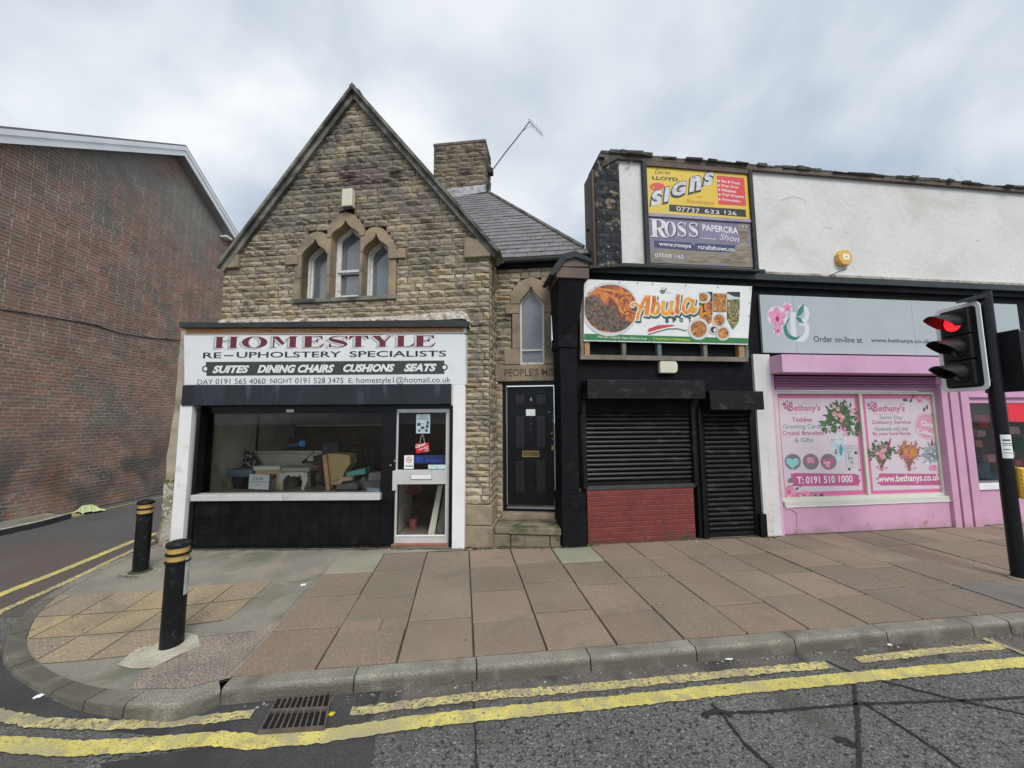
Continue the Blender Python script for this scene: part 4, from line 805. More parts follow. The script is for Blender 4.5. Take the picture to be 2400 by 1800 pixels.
# steps
S0 = RW.hit('e', 240, 1500, .6)[0]; S1 = wr_ - .5
bx('threshold', mASH, house, RW, fd0, fd1 + .05, .29, jz0 - .04, -.3, .12, bevel=.01)
mSTEP = mat('worn_mossy_step_stone', (.205, .175, .125), .92, (4, .22), (35, .012), dirt_and_tone=[((.07, .08, .03), 3.5, .52, .66), ((.09, .085, .07), 2, .5, .64)])
us0, us1 = GB.hit('e', 245, 1520)[0], GB.hit('e', 636, 1510)[0]
GT = Fr(tuple(GB.pt(0, 0, .0)), R(-6.8))
bx('step', mSTEP, house, GT, UR + .06, us1 + .03, .17, .275, -.60, -.04, bevel=.02)
bx('step', mSTEP, house, GT, UR + .06, us1 + .03, .275, .30, -.60, -.42, bevel=.01)
xs = [us0 + .02, us0 + .29, us1 - .14, us1 + .02]
for q in range(3): bx('step_block', mSTEP, house, GT, xs[q] + .005, xs[q + 1] - .005, -.02, .163, -.60, -.06 + rnd.uniform(-.01, .01), bevel=.015)
# eaves and wing roof
gut = [RW.hit('d', a, b, .14) for a, b in ((497, 1100), (720, 1082), (950, 1062))]
GZ = sum(b for a, b in gut) / 3; MB().tube([RW.pt(-.12, GZ, .14), RW.pt(1.35, GZ, .14)], .045, 10).build('gutter', mFELT, house); MB().box(RW, 0.0, 1.4, GZ - .10, GZ + .03, 0, .09).build('eaves_board', mBLACKM, house)
RFo = Fr(tuple(RW.pt(0, GZ + .03, .17)), R(-6.8), up=R(45))
tl_ = RFo.hit('d', 200, 632); tr_ = RFo.hit('d', 442, 612); er = RFo.hit('d', 1108, 1003); e0 = (-1.2, 0)
roofp = [(-1.6, 0), (er[0] + .12, 0), (er[0], max(er[1], .02)), tr_, (-2.9, tr_[1] + .02)]
MB().poly(RFo, roofp, -.06, 0).build('wing_roof', mSLATEBED, house)
cells_ = []; z = 0.0; k = 0
while z < tr_[1] - .02:
    sp_ = free_spans(roofp, [], z, z + .2)
    for a, b in sp_:
        u = a - (k % 2) * .12
        while u < b:
            p_, q_ = max(u, a) + .003, min(u + .245, b) - .003
            if q_ - p_ > .03: cells_.append((p_, q_, z, z + .235, 0, .02 + rnd.uniform(0, .006)))
            u += .245
    z += .2; k += 1
def slate_variant():
    t = .35; a = rnd.uniform(-.01, .01); return [(-.5, 0, -.5), (.5, 0, -.5), (.5, 0, .5), (-.5, 0, .5), (-.5, -1, -.5 + a), (.5, -1, -.5 - a), (.5, -t, .5), (-.5, -t, .5)], [(4, 5, 6, 7), (0, 1, 5, 4), (1, 2, 6, 5), (3, 0, 4, 7)]
pieces(RFo, cells_, [slate_variant() for _ in range(4)], mSLATE, house, 'slate', 300, 'slate_courses')
# hip edge and rear slope
hp = [RFo.pt(er[0], max(er[1], .02), .03), RFo.pt(*tr_, .03)]; MB().tube(hp, .035, 6).build('hip_ridge', mVERGE, house)
A_ = RFo.pt(er[0] + .1, 0, 0); B_ = RFo.pt(*tr_, 0); MB().add([A_, B_, B_ - RFo.N * .0 + Vector((2.5, 1.2, -2.4)), A_ + Vector((.3, 3, 0))], [(0, 1, 2, 3)]).build('roof_slope', mSLATE, house)
# chimney
cb_ = RFo.pt(*RFo.hit('d', 320, 622)); CF = Fr((cb_.x, cb_.y, 0), R(-6.8))
cu0, cu1 = CF.hit('d', 50, 400)[0], CF.hit('d', 415, 400)[0]; cz0, cz1 = CF.hit('d', 300, 625)[1], CF.hit('d', 240, 270)[1]
ch = bx('chimney', mat('chimney_mortar', (.09, .08, .066), .95, (9, .3), (60, .01)), house, CF, cu0, cu1, cz0 - 1.2, cz1, -.75, 0)
cs, _ = rubble([(cu0, cz0 + .1), (cu1, cz0 + .1), (cu1, cz1), (cu0, cz1)], [], .10, .17, .2, .6, .012, (.03, .08)); pieces(CF, cs, ROCKS, mSTONE_DK, ch, 'stone')
CS = CF.side(cu1, 1); cs, _ = rubble([(0, cz0 + .1), (.75, cz0 + .1), (.75, cz1), (0, cz1)], [], .10, .17, .2, .45, .012, (.03, .08)); pieces(CS, cs, ROCKS, mSTONE_DK, ch, 'stone')
bx('chimney_cap', mSTONE_DK, ch, CF, cu0 - .02, cu1 + .02, cz1, cz1 + .10, -.78, .03, bevel=.03)
c2 = CF.hit('d', 300, 575)[1]; MB().poly(CF, [(cu0 + .3, cz0 - .08), (cu1 + .02, cz0 + .02), (cu1 + .02, c2 + .03), (cu0 + .25, c2 - .04)], .0, .06).build('flashing', mLEAD, ch)
# aerial
ae = thing('tv_aerial', 'thin television aerial leaning out on a long mast from the chimney', 'aerial', CF.pt(*CF.hit('d', 450, 460, -.2), -.2))
Q = lambda x_, y_: CF.pt(*CF.hit('d', x_, y_, -.2), -.2)
mAER = mat('rusty_aerial_mast', (.16, .10, .10), .6, (10, .3))
MB().tube([Q(440, 470), Q(465, 448), Q(560, 320), Q(640, 220), Q(728, 105)], .016, 6).build('mast', mAER, ae); MB().tube([Q(728, 105), Q(822, 203)], .012, 6).build('boom', mSTEEL, ae)
MB().tube([Q(668, 180), Q(745, 128)], .007, 5).build('stay', mSTEEL, ae)
for t in range(7):
    p_ = Q(728, 105).lerp(Q(822, 203), .12 + t * .13); MB().tube([p_ - CF.N * -.13, p_ - CF.N * .13], .006, 5).build('element', mSTEEL, ae)
for P_ in ([(718, 95), (728, 88), (738, 110), (728, 118), (718, 95)], [(738, 128), (750, 122), (755, 140), (742, 150), (738, 128)]): MB().tube([Q(*p_) for p_ in P_], .01, 5).build('reflector', mSTEEL, ae)
MB().box(CF, *(lambda h: (h[0] - .05, h[0] + .08, h[1] - .07, h[1] + .07))(CF.hit('d', 448, 460, -.2)), -.3, -.12).build('bracket', mFELT, ae)
# white weathering line where the shop roof meets the gable
fl = [GB.hit('b', x_, y_, .04) for x_, y_ in ((100, 1535), (400, 1532), (950, 1522), (1200, 1512), (1480, 1490), (1640, 1480), (1665, 1540))]
top_ = [(a, b + .02 + rnd.uniform(-.008, .008)) for a, b in resample(fl, 60)]; bot_ = [(a, b - .10) for a, b in resample(fl, 60)]
MB().ring(GB, top_, bot_, .0, .085).build('mortar_fillet', mROUGHW, house)
# alarm box above the windows
a, b, c, d = GB.rect('b', 866, 708, 934, 812, .12); al = thing('alarm_box', 'cream rectangular alarm box on the gable above the middle window', 'alarm box', GB.pt(a, c, .05))
bx('cover', mCREAM, al, GB, a, b - .02, c, d, .045, .15, bevel=.012); bx('backplate', mINK, al, GB, a + .02, b - .04, c - .035, c, .03, .12)
# ================================================================== UPHOLSTERY SHOP (single-storey front)
HF = Fr((0, 5.95, 0), 0)
shop = thing('upholstery_shop', 'single-storey black and white shopfront with big display window against the stone gable', 'shopfront', (-3, 6.2, 0))
C_ = lambda x_, y_, d=0: HF.hit('c', x_, y_, d)
def CR(x0, y0, x1, y1, d=0, rg='c'): return HF.rect(rg, x0, y0, x1, y1, d)
SL, SRt = -5.15, -.73
# roof and structure
a, b, c, d = CR(115, 42, 2058, 78, .1); ZRf = (c + d) / 2 + .0
MB().poly(HF, [C_(115, 78, .1), C_(2055, 72, .1), C_(2060, 38, .1), C_(2000, 30, .1), C_(1900, 26, .1), C_(400, 46, .1), C_(115, 42, .1)], -.25, .1).build('roof_edge', mFELT, shop)
MB().add([HF.pt(-5.2, 3.42, -.2), HF.pt(-.66, 3.42, -.2), HF.pt(-.66, 3.46, -.25), HF.pt(-5.2, 3.5, -1.9)], [(0, 1, 2, 3)]).build('flat_roof', mFELT, shop)
a, b, c, d = CR(142, 84, 2030, 112, -.0); MB().box(HF, SL + .02, SRt - .03, C_(1000, 116)[1], C_(1000, 66)[1], -.1, .012).build('timber_fascia', mTIMBER, shop)
MB().box(HF, SRt - .03, SRt + .02, C_(2000, 116)[1], C_(2000, 56)[1], -.16, .02).build('corner_trim', mALU, shop)
zt_ = C_(1000, 122)[1]; MB().box(HF, SL, SRt, zt_ - .008, zt_ + .004, -.05, .032).build('fascia_rail', mALU, shop)
for x_, y_ in ((880, 99), (912, 97), (985, 96), (1168, 96), (1960, 92)):
    a, b = C_(x_, y_); MB().lathe(HF.pt(a, b, .01), [(.026, 0), (.022, .014), (0.001, .018)], 9, HF.N).build('filler_blob', mCONCL, shop)
# left rendered pier
lp = [HF.hit('s', x_, y_, -.1) for x_, y_ in ((424, 775), (418, 850), (410, 950), (402, 1000), (397, 1030), (391, 1075), (387, 1127), (385, 1160), (380, 1200), (376, 1235), (374, 1290))]
rp_ = [(-4.95, b) for a, b in lp]
lp2 = resample(lp, 30); lp2 = [(a + rnd.uniform(-.008, .008), b) for a, b in lp2]; lpa = [p_ for p_ in lp2 if p_[1] > .95]; lpb = [p_ for p_ in lp2 if p_[1] <= 1.05]
MB().ring(HF, lpa, [(-5.0, b) for a, b in lpa], -1.3, -.10).build('rendered_pier', mCREAMR, shop)
MB().ring(HF, lpb, [(-5.0, b) for a, b in lpb], -1.3, -.08).build('rendered_pier', mat('green_stained_render', (.22, .21, .15), .95, (4, .3), (26, .025), dirt_and_tone=[((.10, .12, .03), 3, .5, .62), ((.45, .42, .36), 3.6, .50, .58)]), shop)
mb = MB()
for q in range(70):
    z = rnd.uniform(.3, 1.02); i_ = min(range(len(lp2)), key=lambda k_: abs(lp2[k_][1] - z)); u = lp2[i_][0] + rnd.uniform(.012, .14); r_ = rnd.uniform(.012, .035)
    mb.lathe(HF.pt(u, z, -.09), [(r_, -.01), (r_ * .7, r_ * .3), (.002, r_ * .4)], 6, (rnd.uniform(-.4, .4), -1, rnd.uniform(-.3, .3)))
mb.build('broken_render', mROUGHW, shop, kind='stuff', recalc=False)
# pilasters
MB().poly(HF, [C_(140, 597), C_(220, 603), (C_(220, 603)[0] - .0, -.01), (C_(140, 597)[0] - .0, -.01)], -.3, .05).build('pilaster', mWHITE, shop, bevel=.004)
u0, u1 = C_(1953, 700)[0], C_(2034, 700)[0]; MB().box(HF, u0, u1, -.01, C_(2000, 470)[1], -.3, .05).build('pilaster', mWHITE, shop, bevel=.004)
MB().box(HF, C_(222, 800)[0], C_(245, 800)[0], .0, 2.12, -.3, .0).build('jamb', mBLACK, shop); MB().box(HF, C_(1926, 900)[0], u0 - .002, .0, 2.12, -.3, .0).build('jamb', mBLACK, shop)
# shutter box
a, b, c, d = CR(140, 465, 1938, 592, .06); sbx = bx('shutter_box', mBOXBLUE, shop, HF, a - .0, b, c, d - .005, -.2, .07, bevel=.006)
bx('end_plate', mALU, sbx, HF, b + .002, b + .03, c - .02, d - .01, -.1, .05)
bx('head_panel', mBLACK, shop, HF, -4.9, -.9, C_(900, 652)[1], c - .004, -.3, -.12)
z_ = C_(850, 640)[1]; a = C_(828, 640, -.1)[0]; bx('white_tab', mPAPER, shop, HF, a, a + .12, z_ - .015, z_ + .03, -.119, -.115)
# display window
gu0, gu1, gz0, gz1 = CR(240, 658, 1476, 1192, -.1); gu1 = C_(1478, 900, -.1)[0]; gz0 = C_(900, 1190, -.1)[1]
for (a, b, c, d) in ((-4.9, gu0 + .0, .70, gz1 + .1), (gu1, C_(1560, 900)[0] - .003, .0, gz1 + .1)): bx('jamb', mBLACK, shop, HF, a, b, c, d, -.28, -.06)
bx('window_head', mBLACK, shop, HF, gu0, gu1, gz1, C_(900, 652)[1] - .001, -.28, -.09)
MB().tube([HF.pt(gu0 + .03, gz0, -.11), HF.pt(gu0 + .03, gz1, -.11)], .012, 6).build('shutter_guide', mSTEEL, shop); 
wn = bx('window_sill', mALU, shop, HF, C_(200, 1210)[0], C_(1464, 1210)[0], C_(800, 1238)[1], gz0 + .004, -.2, .03, bevel=.006)
MB().add([HF.pt(gu0, gz0, -.14), HF.pt(gu1, gz0, -.14), HF.pt(gu1, gz1, -.14), HF.pt(gu0, gz1, -.14)], [(0, 1, 2, 3)]).build('window_pane', mGLASS, shop)
# tiled stall riser
tz1 = C_(800, 1242)[1] - .002; bx('stall_riser', mBLACK, shop, HF, -4.92, C_(1535, 1400)[0], -.01, tz1, -.3, -.03)
cells_ = []; z = .04
while z < tz1 - .02:
    u = -4.89
    while u < C_(1530, 1400)[0] - .02:
        cells_.append((u + .0015, min(u + .152, C_(1532, 1400)[0]) - .0015, z + .0015, min(z + .152, tz1) - .0015, -.03, .01)); u += .152
    z += .152
pieces(HF, cells_, [brick_variant(.01, .01) for _ in range(4)], mTILEB, shop, 'tile', 300)
bx('plinth', mBLACK, shop, HF, -4.92, C_(1535, 1400)[0], -.02, .035, -.2, -.0)
# shop door
V_ = lambda x_, y_, d=-.08: HF.hit('v', x_, y_, d)
du0, du1 = V_(62, 800)[0], V_(695, 800)[0]; dz0, dz1 = V_(380, 1575)[1], V_(380, 42)[1]
DF = (du0, du1, dz0, dz1)
bx('door_head', mBLACK, shop, HF, du0 - .05, du1 + .05, dz1 + .003, 2.15, -.28, -.07)
door = frame_rect(HF, du0, du1, dz0, dz1, .055, -.13, -.08, 'door', mALU, shop, tb=.10, label='silver framed glass shop door with letter flap')
r0_, r1_ = V_(380, 902)[1], V_(380, 738)[1]
bx('mid_rail', mALU, door, HF, du0 + .03, du1 - .03, r0_, r1_, -.135, -.07, bevel=.005)
a, b = V_(265, 818), V_(497, 818); bx('letter_flap', mWHITE, door, HF, a[0], b[0], V_(300, 843)[1], V_(300, 792)[1], -.07, -.058, bevel=.004)
frame_rect(HF, a[0] - .006, b[0] + .006, V_(300, 843)[1] - .006, V_(300, 792)[1] + .006, .006, -.07, -.062, 'flap_surround', mSTEEL, door)
bx('push_plate', mALU, door, HF, du0 - .01, du0 + .06, V_(90, 972)[1], V_(90, 745)[1], -.08, -.045, bevel=.008)
for n_, (zz0, zz1) in enumerate(((r1_, dz1 - .055), (dz0 + .10, r0_))):
    MB().add([HF.pt(du0 + .05, zz0, -.105), HF.pt(du1 - .05, zz0, -.105), HF.pt(du1 - .05, zz1, -.105), HF.pt(du0 + .05, zz1, -.105)], [(0, 1, 2, 3)]).build('door_pane', mGLASSD, door)
MB().box(HF, du0 + .055, du1 - .055, dz0 + .10, dz0 + .115, -.1, -.07).build('glazing_bead', mWHITE, door)
for x_, y_ in ((75, 637), (30, 685), (700, 688)):
    a, b = V_(x_, y_, -.06); MB().lathe(HF.pt(a, b, -.07 if x_ == 75 else -.06), [(.016, 0), (.014, .02), (.002, .024)], 12, HF.N).build('lock', mSTEEL, door)
bx('threshold', mCONC, shop, HF, du0 - .04, du1 + .05, -.02, dz0 - .004, -.3, -.03, bevel=.008); bx('threshold_board', mat('faded_red_timber', (.30, .12, .08), .8, (5, .3)), shop, HF, du0 + .02, du1 - .02, dz0 - .028, dz0 - .002, -.1, -.022)
# things on the door
a, b, c, d = HF.rect('v', 320, 103, 475, 320, -.09); fl_ = thing('flyer', 'pale blue flyer with small photos stuck inside the shop door glass', 'flyer', HF.pt(a, c, -.095))
bx('sheet', mPAPERP, fl_, HF, a, b, c, d, -.100, -.098); mPHO = mat('dark_photo_print', (.06, .07, .08), .5, (30, .5)); mTXB = mat('blue_grey_print', (.30, .38, .43), .5, (40, .3))
for x0, y0, x1, y1, mm in ((330, 200, 370, 235, mPHO), (437, 180, 463, 218, mPHO), (428, 222, 460, 260, mPHO), (372, 240, 412, 272, mPHO), (340, 275, 368, 303, mPHO), (420, 275, 452, 303, mPHO), (355, 115, 445, 130, mTXB), (340, 140, 460, 165, mTXB), (385, 205, 415, 220, mTXB), (380, 283, 402, 297, mTXB)):
    q = HF.rect('v', x0, y0, x1, y1, -.09); bx('printed_picture', mm, fl_, HF, *q, -.098, -.0972)
sg = thing('open_sign', 'small red hanging sign reading Open on the shop door', 'sign', HF.pt(*V_(388, 545, -.09), -.09))
P4 = [V_(318, 548, -.085), V_(468, 528, -.085), V_(460, 424, -.085), V_(308, 442, -.085)]; MB().poly(HF, P4, -.097, -.09).build('board', mat('red_card', (.58, .02, .03), .45, (3, .05)), sg)
def qtext(s, x0, y0, x1, y1, sl__, **k): q = HF.rect('v', x0, y0, x1, y1, -.085); text(s, HF, *q, -.0885, mWVIN, sg, slope=sl__, **k)
qtext('Open', 312, 452, 425, 500, .28, bold=.03, shear=.2); qtext("Today", 412, 490, 460, 515, .2, bold=.01); qtext('come in', 418, 512, 462, 530, .15)
q = [V_(x_, y_, -.085) for x_, y_ in ((345, 510), (458, 462), (459, 470), (350, 516))]; MB().poly(HF, q, -.0885).build('stripe', mWVIN, sg, recalc=False)
MB().tube([HF.pt(*V_(362, 430, -.085), -.09), HF.pt(*V_(375, 360, -.085), -.09), HF.pt(*V_(388, 335, -.085), -.09), HF.pt(*V_(405, 360, -.085), -.09), HF.pt(*V_(412, 426, -.085), -.09)], .0035, 5).build('cord', mCREAM, sg)
MB().lathe(HF.pt(*V_(388, 340, -.09), -.1), [(.016, 0), (.006, .012)], 10, HF.N).build('hook', mSTEEL, sg)
a, b, c, d = HF.rect('v', 182, 572, 288, 727, -.09); ns = thing('no_smoking_sticker', 'white no smoking sticker low in the upper door glass', 'sticker', HF.pt(a, c, -.09)); bx('sheet', mPAPER, ns, HF, a, b, c, d, -.1, -.098)
cu, cz = (a + b) / 2, c + (d - c) * .66; rr = (b - a) * .30
MB().loop(HF, ell(cu, cz, rr, rr), ell(cu, cz, rr * .78, rr * .78), -.098, -.0975).build('red_ring', mPRED, ns); MB().poly(HF, [(cu - rr * .6, cz + rr * .5), (cu - rr * .5, cz + rr * .62), (cu + rr * .6, cz - rr * .5), (cu + rr * .5, cz - rr * .62)], -.0972).build('red_bar', mPRED, ns, recalc=False); bx('cigarette', mINK, ns, HF, cu - rr * .5, cu + rr * .5, cz - .006, cz + .006, -.098, -.0974)
bx('printed_text', mTXB, ns, HF, a + .02, b - .01, c + .03, c + .055, -.098, -.0974)
a, b, c, d = HF.rect('v', 300, 573, 655, 662, -.09); fs = thing('social_sticker', 'dark blue sticker with letter f emblem on the shop door glass', 'sticker', HF.pt(a, c, -.09)); mDKB = mat('dark_blue_film', (.015, .022, .07), .4); mBLU = mat('royal_blue_print', (.02, .07, .42), .4)
bx('sheet', mDKB, fs, HF, a, b, c, d, -.1, -.098); frame_rect(HF, a + .002, b - .002, c + .002, d - .002, .004, -.098, -.0975, 'border', mBLU, fs)
q = HF.rect('v', 322, 588, 395, 645, -.09); bx('emblem', mBLU, fs, HF, *q, -.098, -.0975); text('f', HF, q[0] + (q[1] - q[0]) * .5, q[1] - .012, q[2] + .003, q[3] - .012, -.0968, mDKB, fs, bold=.03)
q = HF.rect('v', 425, 586, 565, 606, -.09); text('Find us on', HF, *q, -.0975, mBLU, fs); q = HF.rect('v', 428, 610, 615, 642, -.09); text('facebook', HF, *q, -.0975, mBLU, fs, bold=.02)
a, b, c, d = HF.rect('v', 455, 680, 665, 727, -.09); tag(bx('strip_sticker', print_mat('blue_green_strip', [(.3, (.2, .5, .65)), (.5, (.65, .75, .78)), (.7, (.4, .6, .35))], 12, .2), None, HF, a, b, c, d, -.1, -.098), 'pale blue and green strip sticker above the door mid rail', 'sticker')
# ---- main sign
sgn = thing('shop_sign', 'long white shop sign board with maroon HOMESTYLE lettering and charcoal band', 'shop sign', HF.pt(SL, C_(1000, 462)[1], .02))
P_ = [C_(150, 463, .03), C_(2037, 463, .03), C_(2035, 127, .03), C_(146, 131, .03)]
MB().poly(HF, P_, -.04, .03).build('board', mSIGNW, sgn); bx('side_trim', mALU, sgn, HF, P_[1][0] + .002, P_[1][0] + .014, P_[1][1], P_[2][1], -.14, .028)
a = C_(1089, 300, .03)[0]; bx('panel_joint', mLGREY, sgn, HF, a - .002, a + .002, P_[0][1] + .01, P_[2][1] - .01, .03, .0308)
for x_, y_ in ((165, 140), (375, 135), (530, 133), (700, 133), (860, 131), (1095, 130), (1330, 127), (1530, 127), (1785, 124), (1972, 130), (168, 297), (170, 445), (1972, 445), (1350, 455), (1090, 300), (1095, 450)):
    a, b = C_(x_, y_, .03); MB().lathe(HF.pt(a, b, .029), [(.009, 0), (.008, .004), (.001, .006)], 8, HF.N).build('screw_cap', mWVIN, sgn)
def gl_box(*r_): return [[(r_[0], r_[2]), (r_[1], r_[2]), (r_[1], r_[3]), (r_[0], r_[3])]]
def S_shape(t=.15):
    c = spline([(.93, .80, 0), (.80, .90, 0), (.5, .965, 0), (.2, .87, 0), (.13, .72, 0), (.32, .58, 0), (.68, .44, 0), (.87, .28, 0), (.80, .12, 0), (.5, .04, 0), (.2, .10, 0), (.07, .22, 0)], 46); L = []; R2 = []
    for i, p_ in enumerate(c):
        f = i / 45; w_ = .03 + .115 * math.exp(-((f - .5) / .17) ** 2); tt = (c[min(i + 1, 45)] - c[max(i - 1, 0)]).normalized(); L.append((p_.x - tt.y * w_ * 1.0, p_.y + tt.x * w_)); R2.append((p_.x + tt.y * w_ * 1.0, p_.y - tt.x * w_))
    return L + R2[::-1]
GLY = {
 'H': gl_box(.0, .42, 0, .045) + gl_box(.58, 1, 0, .045) + gl_box(0, .42, .955, 1) + gl_box(.58, 1, .955, 1) + gl_box(.08, .34, .045, .955) + gl_box(.66, .92, .045, .955) + gl_box(.34, .66, .60, .66),
 'M': gl_box(0, .26, 0, .045) + gl_box(.62, 1, 0, .045) + gl_box(.10, .16, .045, .955) + gl_box(.70, .93, .045, 1) + [[(0, 1), (.30, 1), (.52, .38), (.44, .22), (.10, .95), (0, .95)], [(.70, 1), (1, 1), (1, .95), (.70, .90), (.52, .38), (.47, .30), (.44, .22)]],
 'E': gl_box(0, .46, 0, .045) + gl_box(0, .9, .955, 1) + gl_box(.09, .42, .045, .955) + [[(.42, .0), (.86, .0), (1, .33), (.93, .33), (.76, .06), (.42, .055)], [(.46, .955), (.9, 1), (.93, .72), (.87, .72), (.74, .93)], [(.42, .53), (.58, .53), (.68, .40), (.70, .40), (.70, .74), (.68, .74), (.58, .59), (.42, .59)]],
 'T': gl_box(.20, .76, 0, .045) + gl_box(.33, .63, .045, 1) + [[(.05, 1), (.33, 1), (.33, .94), (.22, .92), (.06, .68), (0, .68)], [(.63, 1), (.95, 1), (1, .68), (.94, .68), (.78, .92), (.63, .94)]],
 'Y': gl_box(.26, .74, 0, .045) + gl_box(.36, .64, .045, .44) + gl_box(0, .42, .955, 1) + gl_box(.64, 1, .955, 1) + [[(.05, .957), (.38, .957), (.60, .50), (.64, .44), (.36, .44)], [(.78, .957), (.86, .957), (.64, .44), (.58, .50)]],
 'L': gl_box(.0, .50, .955, 1) + gl_box(.10, .43, .045, .955) + [[(0, 0), (.88, 0), (1, .34), (.94, .34), (.76, .07), (.43, .055), (.1, .045), (0, .045)]],
 'R': gl_box(0, .46, 0, .05) + gl_box(.0, .5, .95, 1) + gl_box(.12, .38, .05, .95) + [[(.42, .50), (.60, .50), (.86, .06), (1, .05), (1, 0), (.74, 0), (.62, .06), (.40, .46)]],
 'S': [S_shape()] + [[(.88, .98), (.94, .98), (.94, .70), (.90, .70), (.80, .84)], [(.07, .02), (.13, .02), (.22, .14), (.11, .32), (.07, .32)]],
}
def serif(ch_, fr, box_, d, m_, parent, name='letter'):
    a, b, c, e_ = box_; mb = MB(); T_ = lambda p_: (a + p_[0] * (b - a), c + p_[1] * (e_ - c))
    if ch_ == 'O':
        A = ell(.5, .5, .5, .51, 36); B = ell(.5, .5, .235, .46, 36); mb.loop(fr, [T_(p_) for p_ in A], [T_(p_) for p_ in B], d - .001, d)
    else:
        for k_, pl in enumerate(GLY[ch_]): mb.poly(fr, [T_(p_) for p_ in pl], d + k_ * .00004)
        if ch_ == 'R':
            A = [(.38, 1)] + [(.50 + .42 * math.sin(t * math.pi / 16), .73 + .27 * math.cos(t * math.pi / 16)) for t in range(17)] + [(.38, .46)]; B = [(.38, .94)] + [(.46 + .20 * math.sin(t * math.pi / 16), .73 + .21 * math.cos(t * math.pi / 16)) for t in range(17)] + [(.38, .52)]
            mb.ring(fr, [T_(p_) for p_ in A], [T_(p_) for p_ in B], d - .001, d + .0006)
    return mb.build(name, m_, parent, recalc=False)
LET = [('H', 'w', 462, 185, 812, 355), ('O', 'w', 870, 183, 1240, 352), ('M', 'w', 1288, 180, 1692, 346), ('E', 'w', 1770, 176, 2085, 343), ('S', 'w2', 52, 170, 356, 342), ('T', 'w2', 362, 172, 658, 336), ('Y', 'w2', 698, 170, 1028, 334), ('L', 'w2', 1060, 168, 1342, 333), ('E', 'w2', 1338, 165, 1652, 334)]
for ch_, rg, x0, y0, x1, y1 in LET:
    serif(ch_, HF, HF.rect(rg, x0 - 42, y0 + 20, x1 - 42, y1 + 22, .03), .0306, mLGREY, sgn, 'letter_shadow')
    serif(ch_, HF, HF.rect(rg, x0 - 12, y0 + 5, x1 - 12, y1 + 5, .03), .0311, mWVIN, sgn, 'letter_outline')
    serif(ch_, HF, HF.rect(rg, x0, y0, x1, y1, .03), .0317, mMAROON, sgn, 'letter')
def two(s, rgA, x0, y0, y1, rgB, x1, m_=mINK, **k):
    a = HF.hit(rgA, x0, y1, .03); b = HF.hit(rgB, x1, y0, .03); bb_ = HF.hit(rgA, x0, y0, .03); text(s, HF, a[0], b[0], a[1], bb_[1], .0313, m_, sgn, **k)
two('RE', 'w', 288, 418, 505, 'w', 565, bold=.015); a = HF.rect('w', 600, 457, 742, 473, .03); bx('dash', mINK, sgn, HF, *a, .0303, .0313)
two('UPHOLSTERY', 'w', 785, 410, 498, 'w2', 252, bold=.015); two('SPECIALISTS', 'w2', 372, 398, 488, 'w2', 1808, bold=.015)
a = C_(293, 404, .03); b = C_(1893, 306, .03); bandz = (a[1], b[1]); MB().poly(HF, [C_(297, 404, .03), C_(1893, 391, .03), C_(1893, 300, .03), C_(293, 310, .03)], .0306).build('band', mBAND, sgn, recalc=False)
for x_, y_ in ((290, 356), (1893, 346)):
    a, b = C_(x_, y_, .03); MB().loop(HF, ell(a, b, .052, .052), ell(a, b, .030, .030), .0302, .0309).build('ring_motif', mBAND, sgn); MB().poly(HF, ell(a, b, .030, .030), .0312).build('ring_centre', mWVIN, sgn, recalc=False)
for s_, x0, x1, y0, y1 in (('SUITES', 340, 582, 334, 384), ('DINING CHAIRS', 640, 1153, 330, 381), ('CUSHIONS', 1215, 1558, 325, 376), ('SEATS', 1622, 1840, 322, 373)):
    ptext(s_, HF, 'c', x0, y0, x1, y1, .0315, mWVIN, sgn, bold=.05, shear=.3)
ptext('DAY', HF, 'c', 238, 428, 340, 460, .0313, mINK, sgn, bold=-.004); ptext('0191 565 4060', HF, 'c', 360, 422, 692, 457, .0313, mINK, sgn); ptext('NIGHT', HF, 'c', 727, 421, 872, 453, .0313, mINK, sgn); ptext('0191 528 3475', HF, 'c', 893, 417, 1215, 452, .0313, mINK, sgn)
ptext('E:', HF, 'c', 1250, 419, 1283, 450, .0313, mINK, sgn); ptext('homestyle1@hotmail.co.uk', HF, 'c', 1303, 411, 1934, 459, .0313, mINK, sgn)
# ---- interior
room = thing('shop_interior', 'dim shop interior with stained cream plaster wall behind the display window', 'room', HF.pt(-3, 0, -1))
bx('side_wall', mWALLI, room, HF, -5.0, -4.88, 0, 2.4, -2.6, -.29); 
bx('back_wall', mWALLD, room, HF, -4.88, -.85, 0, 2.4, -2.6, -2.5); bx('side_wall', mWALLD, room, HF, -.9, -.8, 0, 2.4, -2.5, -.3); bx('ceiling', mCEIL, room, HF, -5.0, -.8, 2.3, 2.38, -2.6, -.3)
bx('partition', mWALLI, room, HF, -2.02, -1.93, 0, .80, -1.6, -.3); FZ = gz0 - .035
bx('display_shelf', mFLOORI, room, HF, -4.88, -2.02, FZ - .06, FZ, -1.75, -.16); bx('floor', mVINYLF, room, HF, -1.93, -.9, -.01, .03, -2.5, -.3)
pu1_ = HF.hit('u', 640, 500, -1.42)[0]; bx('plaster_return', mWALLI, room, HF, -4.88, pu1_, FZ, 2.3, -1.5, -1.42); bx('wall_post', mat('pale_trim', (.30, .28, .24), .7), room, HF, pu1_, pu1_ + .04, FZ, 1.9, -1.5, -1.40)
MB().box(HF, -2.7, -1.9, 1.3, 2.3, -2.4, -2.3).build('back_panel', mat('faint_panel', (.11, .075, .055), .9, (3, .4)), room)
U_ = lambda x_, y_, d: HF.hit('u', x_, y_, d)
def ubox(name, m_, par, x0, y0, x1, y1, d0, d1, **k): q = HF.rect('u', x0, y0, x1, y1, d1); return bx(name, m_, par, HF, q[0], q[1], max(q[2], FZ + .001), q[3], d0, d1, **k)
